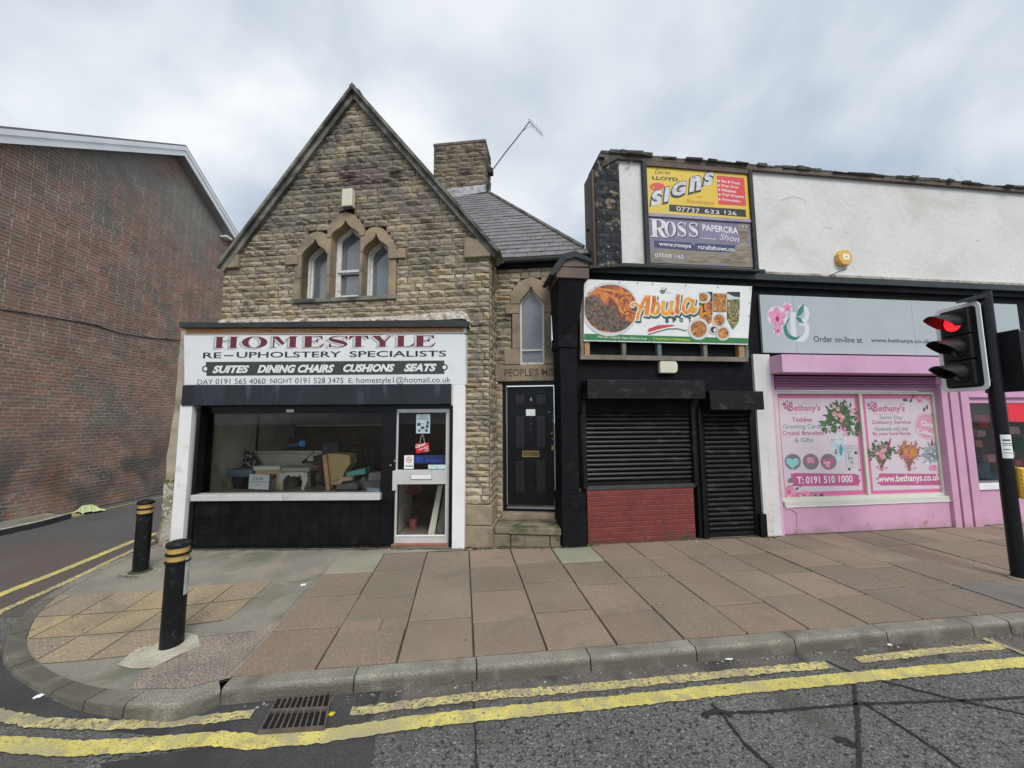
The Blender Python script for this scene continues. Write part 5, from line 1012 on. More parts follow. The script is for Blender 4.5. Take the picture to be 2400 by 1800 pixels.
def it(name, label, cat, x_, d, group=None): a = U_(x_, 900, d)[0]; return thing(name, label, cat, HF.pt(a, FZ, d), group)
mCREAMF = mat('cream_upholstery', (.84, .82, .68), .7, (8, .06)); mTAUPE = mat('taupe_upholstery', (.56, .51, .44), .75, (8, .08)); mIVORY = mat('ivory_gloss_wood', (.85, .83, .72), .4, (5, .06)); mPINE = mat('light_pine_wood', (.78, .50, .25), .6, (6, .15)); mTEALF = mat('blue_grey_fabric', (.14, .20, .24), .8, (8, .15)); mTAN = mat('tan_chair_hide', (.68, .50, .22), .7, (3, .15)); mPLUM = mat('plum_fabric', (.12, .045, .085), .8, (5, .15)); mDK = mat('dark_grey_plastic', (.03, .03, .032), .6); mGRYF = mat('grey_folded_fabric', (.26, .25, .22), .9, (12, .25)); mMINT = mat('mint_box', (.18, .55, .45), .6, (4, .08)); mSAND = mat('sand_headboard', (.66, .63, .48), .8, (3, .1))
hb = it('headboard', 'long pale headboard panel lying behind the stools in the display window', 'headboard', 1000, -1.3); a0_, b0_, c0_, d0_ = HF.rect('u', 605, 492, 1455, 1000, -1.3); MB().poly(HF, [(a0_ + .12, FZ + .02), (b0_, FZ + .02), (b0_, d0_), (a0_, d0_)], -1.4, -1.33).build('panel', mSAND, hb); MB().box(HF, a0_ + .02, b0_, d0_ - .05, d0_ - .04, -1.33, -1.322).build('seam', mGRYF, hb)
st = it('footstool', 'blue-grey square footstool, leftmost in the display window', 'stool', 470, -.85); ubox('seat', mTEALF, st, 290, 708, 660, 795, -1.15, -.7, bevel=.02); ubox('pedestal', mDK, st, 455, 790, 525, 985, -.95, -.88); ubox('base', mDK, st, 400, 960, 600, 995, -1.1, -.75)
cu_ = it('sequin_cushion', 'black sequined cushion standing behind the blue-grey footstool', 'cushion', 590, -1.1); q = [U_(x_, y_, -1.1) for x_, y_ in ((485, 690), (500, 610), (530, 500), (560, 490), (620, 500), (660, 570), (715, 660), (700, 700))]; MB().poly(HF, q, -1.22, -1.1).build('cover', mat('black_sequins', (.02, .02, .022), .3, (10, .3), dirt_and_tone=[((.65, .65, .68), 26, .56, .6)]), cu_)
st = it('stool', 'cream padded stool on pine legs behind the handwritten notice', 'stool', 840, -.75); ubox('seat', mCREAMF, st, 665, 668, 985, 722, -1.05, -.62, bevel=.025)
for x_, dd in ((720, -.62), (968, -.62), (790, -.95), (985, -.95)): ubox('leg', mPINE, st, x_ - 20, 725, x_ + 22, 992, dd - .05, dd - .01)
ubox('rail', mPINE, st, 742, 725, 965, 760, -.66, -.64)
st = it('stool', 'ivory stool with curved cabriole legs and taupe seat', 'stool', 1150, -.7); ubox('seat', mTAUPE, st, 995, 685, 1325, 735, -1.0, -.55, bevel=.03); q = [U_(x_, y_, -.56) for x_, y_ in ((1040, 740), (1275, 740), (1270, 790), (1220, 770), (1190, 792), (1155, 780), (1120, 792), (1090, 770), (1045, 790))]; MB().poly(HF, q, -.59, -.56).build('apron', mIVORY, st)
for sx, dd, m2 in ((0, -.57, mIVORY), (1, -.57, mIVORY), (0, -.95, mTAUPE), (1, -.95, mTAUPE)):
    pts_ = [(1022, 745), (1010, 800), (990, 850), (1000, 900), (1010, 940), (990, 990)] if sx == 0 else [(1262, 745), (1272, 800), (1280, 850), (1262, 900), (1250, 940), (1262, 990)]
    ox_ = (60 if sx else 85) if dd < -.9 else 0
    P_ = [U_(x_ + ox_, y_, dd) for x_, y_ in pts_]; mb = MB(); W_ = [.055, .05, .04, .03, .022, .03]
    for i_ in range(len(P_) - 1):
        mb.hexa([HF.pt(P_[i_][0] - W_[i_], P_[i_][1], dd - W_[i_]), HF.pt(P_[i_][0] + W_[i_], P_[i_][1], dd - W_[i_]), HF.pt(P_[i_][0] + W_[i_], P_[i_][1], dd), HF.pt(P_[i_][0] - W_[i_], P_[i_][1], dd),
                 HF.pt(P_[i_ + 1][0] - W_[i_ + 1], max(P_[i_ + 1][1], FZ), dd - W_[i_ + 1]), HF.pt(P_[i_ + 1][0] + W_[i_ + 1], max(P_[i_ + 1][1], FZ), dd - W_[i_ + 1]), HF.pt(P_[i_ + 1][0] + W_[i_ + 1], max(P_[i_ + 1][1], FZ), dd), HF.pt(P_[i_ + 1][0] - W_[i_ + 1], max(P_[i_ + 1][1], FZ), dd)])
    mb.build('leg', m2, st)
chp = it('chair', 'plum upholstered dining chair between ivory stool and tan chair', 'chair', 1420, -.95); ubox('seat', mPLUM, chp, 1345, 650, 1505, 760, -1.25, -.85, bevel=.02); ubox('leg', mDK, chp, 1352, 760, 1382, 970, -.93, -.88); ubox('leg', mDK, chp, 1485, 760, 1510, 970, -.93, -.88); ubox('backrest', mat('mauve_fabric', (.12, .09, .11), .9), chp, 1480, 385, 1665, 640, -1.35, -1.25, bevel=.02)
cht = it('chair', 'tall tan barrel-back chair at the right of the display window', 'chair', 1640, -.6); P_ = [U_(x_, y_, -.55) for x_, y_ in ((1490, 535), (1530, 525), (1680, 525), (1790, 540), (1800, 640), (1740, 720), (1700, 820), (1585, 850), (1580, 950), (1535, 955), (1520, 760))]; MB().poly(HF, P_, -.9, -.6).build('backrest', mTAN, cht, bevel=.02)
P_ = [U_(x_, y_, -.55) for x_, y_ in ((1488, 535), (1530, 528), (1580, 945), (1532, 955))]; MB().poly(HF, P_, -.62, -.54).build('side_panel', mPINE, cht, bevel=.01); ubox('leg', mPINE, cht, 1535, 940, 1560, 975, -.62, -.57)
mb_ = it('box', 'mint green box tilted on top of the fabric samples', 'box', 1890, -.7); P_ = [U_(x_, y_, -.6) for x_, y_ in ((1768, 740), (1985, 690), (1995, 755), (1770, 795))]; MB().poly(HF, P_, -.85, -.6).build('carton', mMINT, mb_)
pb = it('timber_offcut', 'stepped light wood offcut leaning below the mint box', 'wood piece', 1700, -.55); P_ = [U_(x_, y_, -.5) for x_, y_ in ((1590, 845), (1680, 835), (1690, 798), (1840, 798), (1840, 835), (1720, 845), (1700, 885), (1592, 885))]; MB().poly(HF, P_, -.6, -.5).build('wood', mat('peach_wood', (.80, .50, .30), .7), pb)
for i_, (P4_, mm, lab) in enumerate((([(1640, 940), (1660, 890), (1860, 860), (1900, 895), (1890, 940)], mGRYF, 'grey open pattern book lying in front of the wood offcut'), ([(1640, 958), (1640, 925), (1900, 925), (1900, 958)], mat('dark_brown_cover', (.07, .055, .05), .7), 'dark brown pattern book under the grey open one'), ([(1980, 925), (1975, 850), (2170, 845), (2165, 925)], mGRYF, 'folded grey fabric bundle at the right end of the window'), ([(2030, 835), (2040, 745), (2175, 740), (2172, 835)], mat('mid_grey_fabric', (.34, .33, .30), .9, (12, .2)), 'grey fabric bundle on top of the folded one'), ([(1850, 990), (1850, 955), (2010, 955), (2010, 990)], mDK, 'dark flat case lying at the window front'), ([(1960, 940), (1940, 830), (1975, 780), (2020, 850), (2010, 945)], mGRYF, 'leaning dark grey swatch book beside the fabric bundle'))):
    o = MB().poly(HF, [(a, max(b, FZ)) for a, b in [U_(x_, y_, -.4 - .04 * i_) for x_, y_ in P4_]], -.7 - .03 * i_, -.4 - .035 * i_).build('fabric_sample', mm); tag(o, lab, 'fabric')
a, b, c, d = HF.rect('u', 2010, 925, 2170, 985, -.22); tag(MB().tube([HF.pt(a, FZ + .05, -.26), HF.pt(b, FZ + .045, -.22)], .045, 14).build('paper_roll', mPAPERP), 'pale blue-white paper roll in the right window corner', 'roll')
blk = it('folding_frame', 'black slanted metal frame leaning on the pale headboard', 'frame', 1350, -1.1); P_ = [U_(x_, y_, -1.1) for x_, y_ in ((1238, 610), (1300, 575), (1455, 530), (1490, 560), (1480, 600), (1250, 640))]; MB().poly(HF, P_, -1.2, -1.1).build('panel', mDK, blk); MB().tube([HF.pt(*U_(1300, 585, -1.1), -1.09), HF.pt(*U_(1385, 490, -1.1), -1.09), HF.pt(*U_(1390, 560, -1.1), -1.09)], .008, 5).build('strut', mDK, blk); a, b, c, d = HF.rect('u', 1310, 560, 1378, 605, -1.09); bx('label_card', mSAND, blk, HF, a, b, c, d, -1.098, -1.09)
a, b = U_(660, 905, -.5)[0], U_(1000, 905, -.5)[0]; tag(MB().lathe(HF.pt((a + b) / 2 + .05, FZ, -.95), [(.22, 0), (.24, .08), (.18, .2), (.05, .27)], 12).build('cloth_bundle', mGRYF, smooth=True), 'grey cloth bundle under the cream stool', 'cloth')
tag(MB().lathe(HF.pt(U_(560, 905, -1.0)[0], FZ, -1.0), [(.16, 0), (.2, .12), (.16, .3), (.04, .36)], 12).build('cloth_bundle', mDK, smooth=True), 'black cloth bundle between the footstool and the notice', 'cloth')
nt_ = thing('handwritten_notice', 'white handwritten notice propped against the display window', 'notice', HF.pt(*U_(735, 940, -.17), -.17)); P_ = [U_(x_, y_, -.16) for x_, y_ in ((610, 932), (848, 943), (862, 768), (625, 758))]; MB().poly(HF, P_, -.18, -.165).build('card', mPAPER, nt_)
for s_, q in (('2 Stools', (665, 790, 785, 828)), ('only £ for two', (650, 842, 825, 868)), ('sale', (700, 873, 748, 892))): ptext(s_, HF, 'u', *q, -.163, mat('pencil', (.12, .13, .14), .8), nt_, shear=.25)
fb = thing('window_sticker', 'small bright blue f sticker in the middle of the display window', 'sticker', HF.pt(*U_(1180, 430, -.15), -.15)); mCY = mat('bright_blue_print', (.005, .27, .72), .4)
a, b, c, d = HF.rect('u', 1218, 368, 1278, 430, -.15); bx('emblem', mCY, fb, HF, a, b, c, d, -.150, -.147); text('f', HF, a + (b - a) * .45, b - .02, c + .005, d - .012, -.146, mDKB, fb, bold=.03); q = HF.rect('u', 1130, 392, 1210, 404, -.15); text('find us on', HF, *q, -.147, mCY, fb); q = HF.rect('u', 1085, 408, 1208, 430, -.15); text('facebook', HF, *q, -.147, mCY, fb)
cl_ = it('hanging_cloth', 'grey cloth hanging high in the dim display window', 'cloth', 1050, -1.2); P_ = [U_(x_, y_, -1.2) for x_, y_ in ((955, 350), (1148, 325), (1152, 195), (945, 190))]; o = MB().poly(HF, P_, -1.22, -1.2).build('cloth', mat('dim_grey_cloth', (.10, .09, .085), .9, (14, .2)), cl_); MB().tube([HF.pt(-4.0, P_[2][1] + .01, -1.21), HF.pt(-2.2, P_[2][1] + .01, -1.21)], .008, 6).build('rail', mSAND, cl_)
a, b = U_(1, 1, 0); rk = it('ladder_rack', 'dark spindle-back chair standing in the shadow at the right', 'chair', 2000, -1.5)
for x_ in (1860, 1930, 1995, 2060): MB().tube([HF.pt(*U_(x_, 430, -1.5), -1.5), HF.pt(*U_(x_ + 40, 720, -1.5), -1.45)], .014, 6).build('spindle', mat('grey_spindle', (.09, .08, .07), .7), rk)
MB().tube([HF.pt(*U_(x_, y_, -1.5), -1.5) for x_, y_ in ((1760, 500), (1850, 430), (1990, 400), (2110, 470), (2150, 620))], .022, 8).build('top_rail', mat('dark_red_wood', (.08, .03, .03), .6), rk); ubox('seat', mDK, rk, 1840, 715, 2180, 780, -1.8, -1.4)
for i_, (x0, x1, mm, lab) in enumerate(((455, 560, mIVORY, 'white plank leaning inside the shop door, leftmost'), (560, 640, mGRYF, 'grey plank leaning inside the shop door'), (600, 655, mat('red_plank', (.30, .03, .03), .6), 'dark red plank leaning furthest right inside the shop door'))):
    d_ = -.55 - .08 * i_; P_ = [V_(x0 - (10 if i_ else 0), 1340, d_), V_(x0 + 75, 1340, d_), V_(x1 + 62, 915, d_), V_(x1 + 10, 915, d_)] ; P_ = [(P_[0][0], .035), (P_[1][0], .035), P_[2], P_[3]]
    tag(MB().poly(HF, P_, d_ - .03, d_).build('plank', mm), lab, 'plank')
pl = thing('artificial_flower', 'pink and red artificial flower in a pot behind the door glass', 'flower', HF.pt(V_(285, 1300, -.9)[0], .03, -.9)); p0 = V_(285, 1350, -.9)[0]
MB().lathe(HF.pt(p0, .03, -.9), [(.05, 0), (.07, .16), (.075, .18)], 12).build('pot', mat('red_white_pot', (.5, .12, .12), .5, (30, .6)), pl); MB().tube([HF.pt(p0, .2, -.9), HF.pt(p0 + .02, .6, -.9)], .008, 5).build('stem', mINK, pl)
mb = MB()
for q in range(14): mb.poly(HF, ell(p0 + rnd.uniform(-.09, .13), .72 + rnd.uniform(-.12, .14), .06, .04, 10, rnd.uniform(0, 3)), -.9 + rnd.uniform(-.06, .06))
mb.build('petals', mat('dim_red_petals', (.22, .05, .07), .7, (20, .4)), pl, recalc=False)
# ================================================================== TERRACE on the right: takeaway unit and florist unit
TF_ = Fr((1.19, 6.08, 0), R(7.2)); T = TF_
ter = thing('terrace_building', 'rendered two-storey terrace front, white above, black takeaway unit and pink florist unit below', 'building', T.pt(3, 0, -1))
def TR(rg, x0, y0, x1, y1, d=0): return T.rect(rg, x0, y0, x1, y1, d)
UEND = 13.0
# upper wall: white render with sooty stone pier
zc0 = T.hit('g', 1459, 935)[1]; zt0 = 6.30
pu0, pu1 = T.hit('g', 150, 500)[0], T.hit('g', 322, 500)[0]
bx('rendered_wall', mRENDER, ter, T, pu1, UEND, 4.42, zt0, -.30, 0)
pier = [(pu0 + .02, 4.30), (pu1 - .002, 4.30), (pu1 - .002, 6.28), (pu0 + .12, 6.28), (pu0 + .02, 6.2)]
MB().poly(T, pier, -.30, .03).build('stone_pier', mPEEL, ter)
cs, _ = rubble([(pu0 + .03, 4.32), (pu1 - .01, 4.32), (pu1 - .01, 6.26), (pu0 + .03, 6.26)], [], .12, .22, .12, .3, .006, (.02, .05)); pieces(T, [(a, b, c, d, .03, f) for a, b, c, d, e_, f in cs], ROCKS, mPEEL, ter, 'stone')
bx('timber_edge', mWOODB, ter, T, pu0 - .02, pu0 + .018, 4.30, 6.1, -.42, .0)
# coping tiles / roof edge
def copz(u): return 6.30 + .00 * u
cells_ = []; u = pu0 + .12
MB().box(T, pu0 + .1, UEND, 6.29, 6.36, -.36, .06).build('eaves_board', mWOODB, ter)
while u < UEND:
    w_ = rnd.uniform(.10, .30); cells_.append((u + .001, min(u + w_, UEND), 6.35, 6.385 + rnd.uniform(.0, .022) + .02 * math.sin(u * 2.1), -.34, .42 + rnd.uniform(-.03, .05))); u += w_
mCOPE = mat('mossy_coping_tile', [(.075, .08, .055), (.09, .085, .07), (.06, .062, .05), (.10, .10, .085)], .95, (5, .3), (30, .012), dirt_and_tone=[((.19, .2, .15), 6, .58, .68)])
pieces(T, cells_, [brick_variant(.004, .1) for _ in range(5)], mCOPE, ter, 'coping_tile')
MB().poly(T, [(pu0 + .13, 6.1), (pu0 + .5, 6.34), (pu0 + .62, 6.43), (pu0 + .5, 6.44), (pu0 + .35, 6.40), (pu0 + .2, 6.30)], -.30, .07).build('broken_coping', mCOPE, ter)
MB().tube([T.pt(*T.hit('g', 405, 165, .06), .06), T.pt(*T.hit('g', 368, 182, .06), .06), T.pt(*T.hit('g', 395, 188, .06), .04)], .006, 5).build('loose_wire', mINK, ter)
MB().tube([T.pt(*T.hit('g', 150, 650, -.3), -.3), T.pt(*T.hit('g', 98, 622, -.2), -.2)], .022, 6).build('pipe_stub', mFELT, ter)
# string course (dirty white ledge) and dark cornice
MB().box(T, pu1 + .02, UEND, 4.37, 4.425, -.2, .07).build('ledge', mat('dirty_white_ledge', (.45, .42, .37), .9, (5, .3), (30, .008), dirt_and_tone=[((.2, .18, .15), 4, .5, .66)]), ter)
mCORN = mat('teal_black_cornice_paint', (.022, .032, .036), .45, (4, .3)); MB().box(T, pu0 - .3, UEND, 4.26, 4.367, -.2, .11).build('cornice', mCORN, ter); MB().box(T, pu0 - .2, UEND, 4.16, 4.255, -.2, .05).build('cornice', mBLACKM, ter)
MB().poly(T, [(pu0 - .45, 4.28), (pu0 + .5, 4.37), (3.0, 4.385), (3.0, 4.36), (pu0 + .4, 4.335), (pu0 - .45, 4.25)], -.15, .22).build('torn_felt_edge', mFELT, ter)
MB().poly(T, [(pu0 - .75, 4.30), (pu0 - .5, 4.42), (pu0 - .08, 4.42), (pu0 - .02, 4.62), (pu0 + .0, 4.3), (pu0 - .3, 4.22)], -.35, -.30).build('lead_flashing', mLEAD, ter)
bx('party_wall', mWOODB, ter, T, pu0 - .5, pu0 + .1, 3.9, 4.28, -.3, -.05)
# black pilaster with console
q0, q1 = T.hit('e', 655, 1200, .1)[0], T.hit('e', 760, 1200, .1)[0]; mPIL = mBLACKM
zq = T.hit('e', 700, 1270, .1)[1]
MB().box(T, q0, q1 - .02, zq, 3.02, -.35, .08).build('pilaster', mPIL, ter, bevel=.006); MB().box(T, q0 - .02, q1 + .07, -.02, zq - .003, -.35, .12).build('pilaster_base', mPIL, ter, bevel=.01)
MB().box(T, q0 - .03, q1 + .0, 3.023, 3.22, -.35, .10).build('pilaster_capital', mPIL, ter, bevel=.01)
ku0, ku1 = T.hit('d', 930, 1250, .25)[0], T.hit('d', 1112, 1250, .25)[0]
zk0 = T.hit('d', 1000, 1440, .2)[1]; zk1 = T.hit('d', 1000, 1215, .3)[1]
MB().hexa([T.pt(q0 - .02, 3.222, .09), T.pt(q1, 3.222, .09), T.pt(q1, 3.222, -.3), T.pt(q0 - .02, 3.222, -.3), T.pt(ku0, zk1, .30), T.pt(ku1, zk1, .30), T.pt(ku1, zk1, -.3), T.pt(ku0, zk1, -.3)]).build('console', mPIL, ter)
zc_ = T.hit('d', 1000, 1140, .3)[1]; MB().box(T, ku0 - .05, ku1 + .06, zk1 + .003, zc_, -.3, .33).build('console_block', mWOODB, ter, bevel=.006)
pc = [T.hit('d', x_, y_, .36) for x_, y_ in ((868, 1185), (905, 1120), (960, 1045), (1050, 1020), (1165, 1080), (1170, 1105), (1050, 1065), (980, 1085), (940, 1140), (895, 1195))]; MB().poly(T, pc, -.2, .38).build('console_hood', mFELT, ter)
pc = [T.hit('d', x_, y_, .33) for x_, y_ in ((945, 1130), (985, 1085), (1050, 1068), (1150, 1105), (1140, 1132))]; MB().poly(T, pc, -.2, .34).build('console_gable', mWOODB, ter)
# takeaway unit backing
bu0, bu1 = q1 + .0, T.hit('h', 1600, 60, .0)[0]
bx('black_fascia', mBLACKM, ter, T, bu0 - .02, bu1 - .01, 2.0, 4.16, -.3, 0); wb = T.hit('h', 1105, 150, .0)[0]; bx('panel_joint', mPIT, ter, T, wb - .003, wb + .003, 2.5, 3.0, 0, .002)
z1_ = T.hit('g', 700, 985, .0)[1]; bx('fascia_rail', mWOODB, ter, T, bu0 + .25, bu1 - .02, z1_ - .10, z1_, 0, .03)
# banner on battens
bq = [T.hit('r', 42, 838, .12), T.hit('r', 2068, 886, .12), T.hit('r', 2120, 165, .12), T.hit('r', 45, 75, .12)]
fr_ = thing('batten_frame', 'timber batten frame showing below the white food banner', 'frame', T.pt(bq[0][0], 2.9, .08))
fq = [T.hit('r', 5, 1065, .1), T.hit('r', 2075, 1092, .1)]; zf = (fq[0][1] + fq[1][1]) / 2
bx('bottom_rail', mBATTEN, fr_, T, fq[0][0], fq[1][0], zf, zf + .075, .045, .10); bx('top_rail', mBATTEN, fr_, T, fq[0][0], fq[1][0], bq[2][1] - .1, bq[2][1] - .02, .045, .098)
for x0, x1, m_ in ((8, 48, mBATTEN), (58, 120, mBATTENT), (525, 570, mBATTEN), (962, 1006, mBATTENG), (1530, 1574, mBATTEN), (1965, 2035, mBATTENT), (2045, 2085, mBATTENG)):
    a = T.hit('r', x0, 960, .1)[0]; b = T.hit('r', x1, 960, .1)[0]; bx('batten', m_, fr_, T, a, b, zf + .077, bq[2][1] - .103, .002, .09)
bn = thing('food_banner', 'white vinyl banner reading Abula Spot with stew photograph and green strip', 'banner', T.pt(bq[0][0], bq[0][1], .12))
mb = MB(); vs = []; fs = []; nu, nv = 40, 12
for j_ in range(nv + 1):
    for i_ in range(nu + 1):
        s_, t_ = i_ / nu, j_ / nv; lo = Vector(bq[0]).lerp(Vector(bq[1]), s_); hi = Vector(bq[3]).lerp(Vector(bq[2]), s_); p_ = lo.lerp(hi, t_)
        w_ = .004 * math.sin(s_ * 17 + t_ * 3) * t_ * math.sin(math.pi * t_ * .9 + .2); vs.append(T.pt(p_.x, p_.y, .12 + w_))
for j_ in range(nv):
    for i_ in range(nu): a = j_ * (nu + 1) + i_; fs.append((a, a + 1, a + nu + 2, a + nu + 1))
mb.add(vs, fs).build('sheet', mBANNER, bn, smooth=True)
def BQ(x_, y_): return T.hit('r', x_, y_, .125)
def bpoly(pts, d, m_, name='printed_shape'): return MB().poly(T, [BQ(*p_) for p_ in pts], d).build(name, m_, bn, recalc=False)
def bell(cx, cy, rx, ry, d, m_, name='printed_dish', clip=None, n=40):
    P_ = [(cx + rx * math.cos(q * 2 * math.pi / n), cy + ry * math.sin(q * 2 * math.pi / n)) for q in range(n)]
    if clip: P_ = [(min(max(a, clip[0]), clip[2]), min(max(b, clip[1]), clip[3])) for a, b in P_]
    return bpoly(P_, d, m_, name)
bpoly([(48, 748), (2070, 805), (2068, 868), (48, 822)], .1262, mGREEN, 'green_strip')
bell(365, 445, 350, 335, .1266, mPLATE, clip=(50, 0, 2000, 2000)); bell(375, 440, 325, 298, .1272, mSTEW, clip=(52, 0, 2000, 2000))
bpoly([(60, 300), (150, 270), (230, 300), (300, 380), (390, 420), (470, 480), (520, 570), (600, 600), (560, 690), (400, 730), (250, 700), (160, 620), (80, 560), (56, 440)], .1278, mFISH, 'printed_fish')
for pth, w_ in (([(90, 255), (250, 240), (380, 290), (470, 360), (500, 470), (600, 500)], 34), ([(520, 380), (500, 330), (560, 300), (620, 330), (610, 400), (550, 430), (560, 520)], 28), ([(180, 190), (340, 210), (500, 240), (640, 260)], 30)):
    c = spline([(a, b, 0) for a, b in pth], 24); A = []; B = []
    for i_, p_ in enumerate(c):
        tt = (c[min(i_ + 1, 23)] - c[max(i_ - 1, 0)]).normalized(); A.append((p_.x - tt.y * w_ / 2, p_.y + tt.x * w_ / 2)); B.append((p_.x + tt.y * w_ / 2, p_.y - tt.x * w_ / 2))
    bpoly(A + B[::-1], .1284, print_mat('orange_sauce_print', [(.3, (.45, .09, .02)), (.5, (.62, .20, .03)), (.7, (.66, .32, .08))], 8, 1), 'printed_sauce')
for (x0, y0, x1, y1, m_) in ((1468, 232, 1632, 520, mDARKP), (1640, 250, 1802, 480, mFOOD), (1812, 232, 1972, 320, mDARKP)): bpoly([(x0, y1), (x1, y1), (x1, y0), (x0, y0)], .1264, m_, 'printed_photo')
bpoly([(1812, 322), (1880, 310), (1972, 330), (1965, 480), (1955, 600), (1890, 700), (1850, 640), (1812, 560)], .1266, mGREENS, 'printed_rice'); bpoly([(1812, 250), (1900, 290), (1972, 300), (1972, 320), (1812, 330)], .1268, mPLATE)
cl_ = (1468, 232, 1632, 700)
bell(1520, 300, 90, 75, .1268, mPLATE, clip=cl_); bell(1515, 300, 60, 52, .1272, mFOOD, clip=cl_); bell(1600, 420, 72, 72, .1268, mORG, clip=cl_); bell(1605, 420, 56, 58, .1272, mSTEW, clip=cl_); bell(1480, 450, 34, 60, .1268, mORG, clip=cl_); bell(1550, 560, 82, 80, .1268, mORG, clip=(1468, 232, 1625, 700)); bell(1555, 570, 62, 66, .1272, mFOOD, clip=(1468, 232, 1625, 700))
for cx, cy, r_, k_ in ((1460, 690, 100, 1.32), (1712, 580, 68, 1.3), (1645, 700, 38, 1.5), (1762, 742, 66, 1.35)): bell(cx, cy, r_ * k_, r_ * 1.05 * k_ * .98, .1276, mPLATE); bell(cx, cy, r_, r_ * 1.02, .1282, mFOOD if r_ > 40 else mDARKP)
bell(1660, 705, 18, 22, .1288, mWVIN)
def btext(s, x0, y0, x1, y1, m_, d=.1272, **k): q = T.rect('r', x0, y0, x1, y1, .125); return text(s, T, *q, d, m_, bn, **k)
# 'Abula' in heavy outlined script: stroked letters in three layers
ABU = [([(706, 578), (712, 520), (745, 430), (790, 330), (822, 278)], 40), ([(838, 275), (832, 380), (815, 525)], 56), ([(645, 420), (640, 385), (680, 372), (735, 415), (825, 428)], 30),
       ([(915, 280), (903, 380), (885, 505)], 50), ([(900, 400), (935, 370), (968, 395), (965, 450), (935, 500), (885, 500)], 42),
       ([(1032, 345), (1018, 430), (1028, 492), (1070, 502), (1105, 455)], 46), ([(1132, 345), (1118, 440), (1122, 498), (1160, 500)], 46),
       ([(1212, 262), (1198, 380), (1188, 470), (1225, 495)], 50),
       ([(1375, 345), (1330, 318), (1285, 365), (1272, 440), (1300, 490), (1345, 465), (1370, 420)], 44), ([(1395, 320), (1378, 420), (1385, 478), (1415, 470), (1432, 425)], 44)]
for off, m_, d_, ex_ in (((12, 20), mDGREEN, .1290, 28), ((0, 0), mWVIN, .1297, 22), ((0, 0), mABULA, .1304, 0)):
    for k_, (pth, w_) in enumerate(ABU):
        c = spline([(a + off[0], b + off[1], 0) for a, b in pth], 26); mbx = MB(); A = []; B = []; w2 = (w_ + ex_) / 2
        e0 = (c[0] - c[1]).normalized(); e1 = (c[-1] - c[-2]).normalized(); c[0] = c[0] + e0 * ex_ / 2; c[-1] = c[-1] + e1 * ex_ / 2
        for i_, p_ in enumerate(c):
            tt = (c[min(i_ + 1, 25)] - c[max(i_ - 1, 0)]).normalized(); A.append((p_.x - tt.y * w2, p_.y + tt.x * w2)); B.append((p_.x + tt.y * w2, p_.y - tt.x * w2))
        mbx.v = [T.pt(*BQ(*p_), d_ + k_ * .00002) for p_ in A + B]; mbx.f = [(i_, i_ + 1, 27 + i_, 26 + i_) for i_ in range(25)]
        mbx.build('lettering', m_, bn, recalc=False)
for s_, x_ in (('S', 1048), ('P', 1140), ('O', 1225), ('T', 1328)): btext(s_, x_, 558 - (x_ - 1048) * .05, x_ + 48, 614 - (x_ - 1048) * .05, mDGREEN, .1274, bold=.05)
sw = lambda dx_, dy_: [(835 + dx_, 688 + dy_), (960 + dx_, 640 + dy_), (1130 + dx_, 632 + dy_), (1250 + dx_, 650 + dy_), (1312 + dx_, 685 + dy_), (1300 + dx_, 700 + dy_), (1200 + dx_, 675 + dy_), (1080 + dx_, 678 + dy_), (950 + dx_, 712 + dy_), (838 + dx_, 745 + dy_)]
bpoly(sw(4, 16), .1268, mDGREEN, 'swoosh'); bpoly(sw(0, 6), .1274, mWVIN, 'swoosh'); bpoly([(838, 690), (960, 644), (1130, 638), (1180, 652), (1080, 668), (950, 700), (840, 732)], .128, mPRED, 'swoosh')
btext('Your No. 1 stop for Super Delicious Food', 212, 772, 820, 818, mWVIN, .128, bold=.01, shear=.15, slope=-.02); btext('3 Kayll Road | 07856442641', 900, 797, 1352, 834, mPYEL, .128, bold=.02, slope=-.02)
bell(1020, 228, 30, 22, .127, mGREYP, 'logo_pot'); bpoly([(975, 212), (1062, 212), (1045, 222), (990, 222)], .1275, mDGREEN, 'logo_rim'); bpoly([(1010, 200), (1006, 180), (1014, 165), (1018, 180), (1016, 200)], .127, mORG, 'logo_steam'); bpoly([(1052, 205), (1050, 175), (1066, 195), (1064, 215)], .127, mGREYP, 'logo_spoon'); btext("ABULA'S", 1052, 232, 1135, 250, mGREYP, .127)
for x_, y_ in ((62, 95), (485, 112), (708, 122), (893, 133), (1300, 152), (1698, 170), (2098, 186), (2092, 368), (2085, 528), (455, 828), (885, 838), (1285, 846), (1500, 852), (1675, 856), (1880, 862), (60, 500)):
    a, b = BQ(x_, y_); MB().lathe(T.pt(a, b, .126), [(.010, 0), (.010, .004), (.004, .005)], 8, T.N).build('eyelet', mGREYP, bn)
# white alarm box on the black panel
a, b, c, d = TR('h', 882, 85, 1026, 182, .08); al = thing('alarm_box', 'rounded cream alarm box below the batten frame on the black front', 'alarm box', T.pt(a, c, 0)); P_ = [(a, c), (b - .05, c), (b - .012, c + .03), (b, c + .08), (b, d - .06), (b - .03, d), (a + .02, d), (a, d - .02)]
MB().poly(T, P_, .012, .09).build('cover', mCREAM, al, bevel=.02); bx('backplate', mINK, al, T, a - .012, b - .02, c + .0, d - .01, 0, .012)
# roller shutter boxes
a, b, c, d = TR('h', 320, 232, 1240, 380, .3); s1 = bx('shutter_box', mSHUT, ter, T, a, b, c, d, 0, .30, bevel=.004, label='wide black shutter box over the window')
a2, b2, c2, d2 = TR('h', 1272, 320, 1698, 465, .28); s2 = bx('shutter_box', mSHUT, ter, T, a2, b2, c2, d2, 0.002, .28, bevel=.004, label='narrow black shutter box over the door')
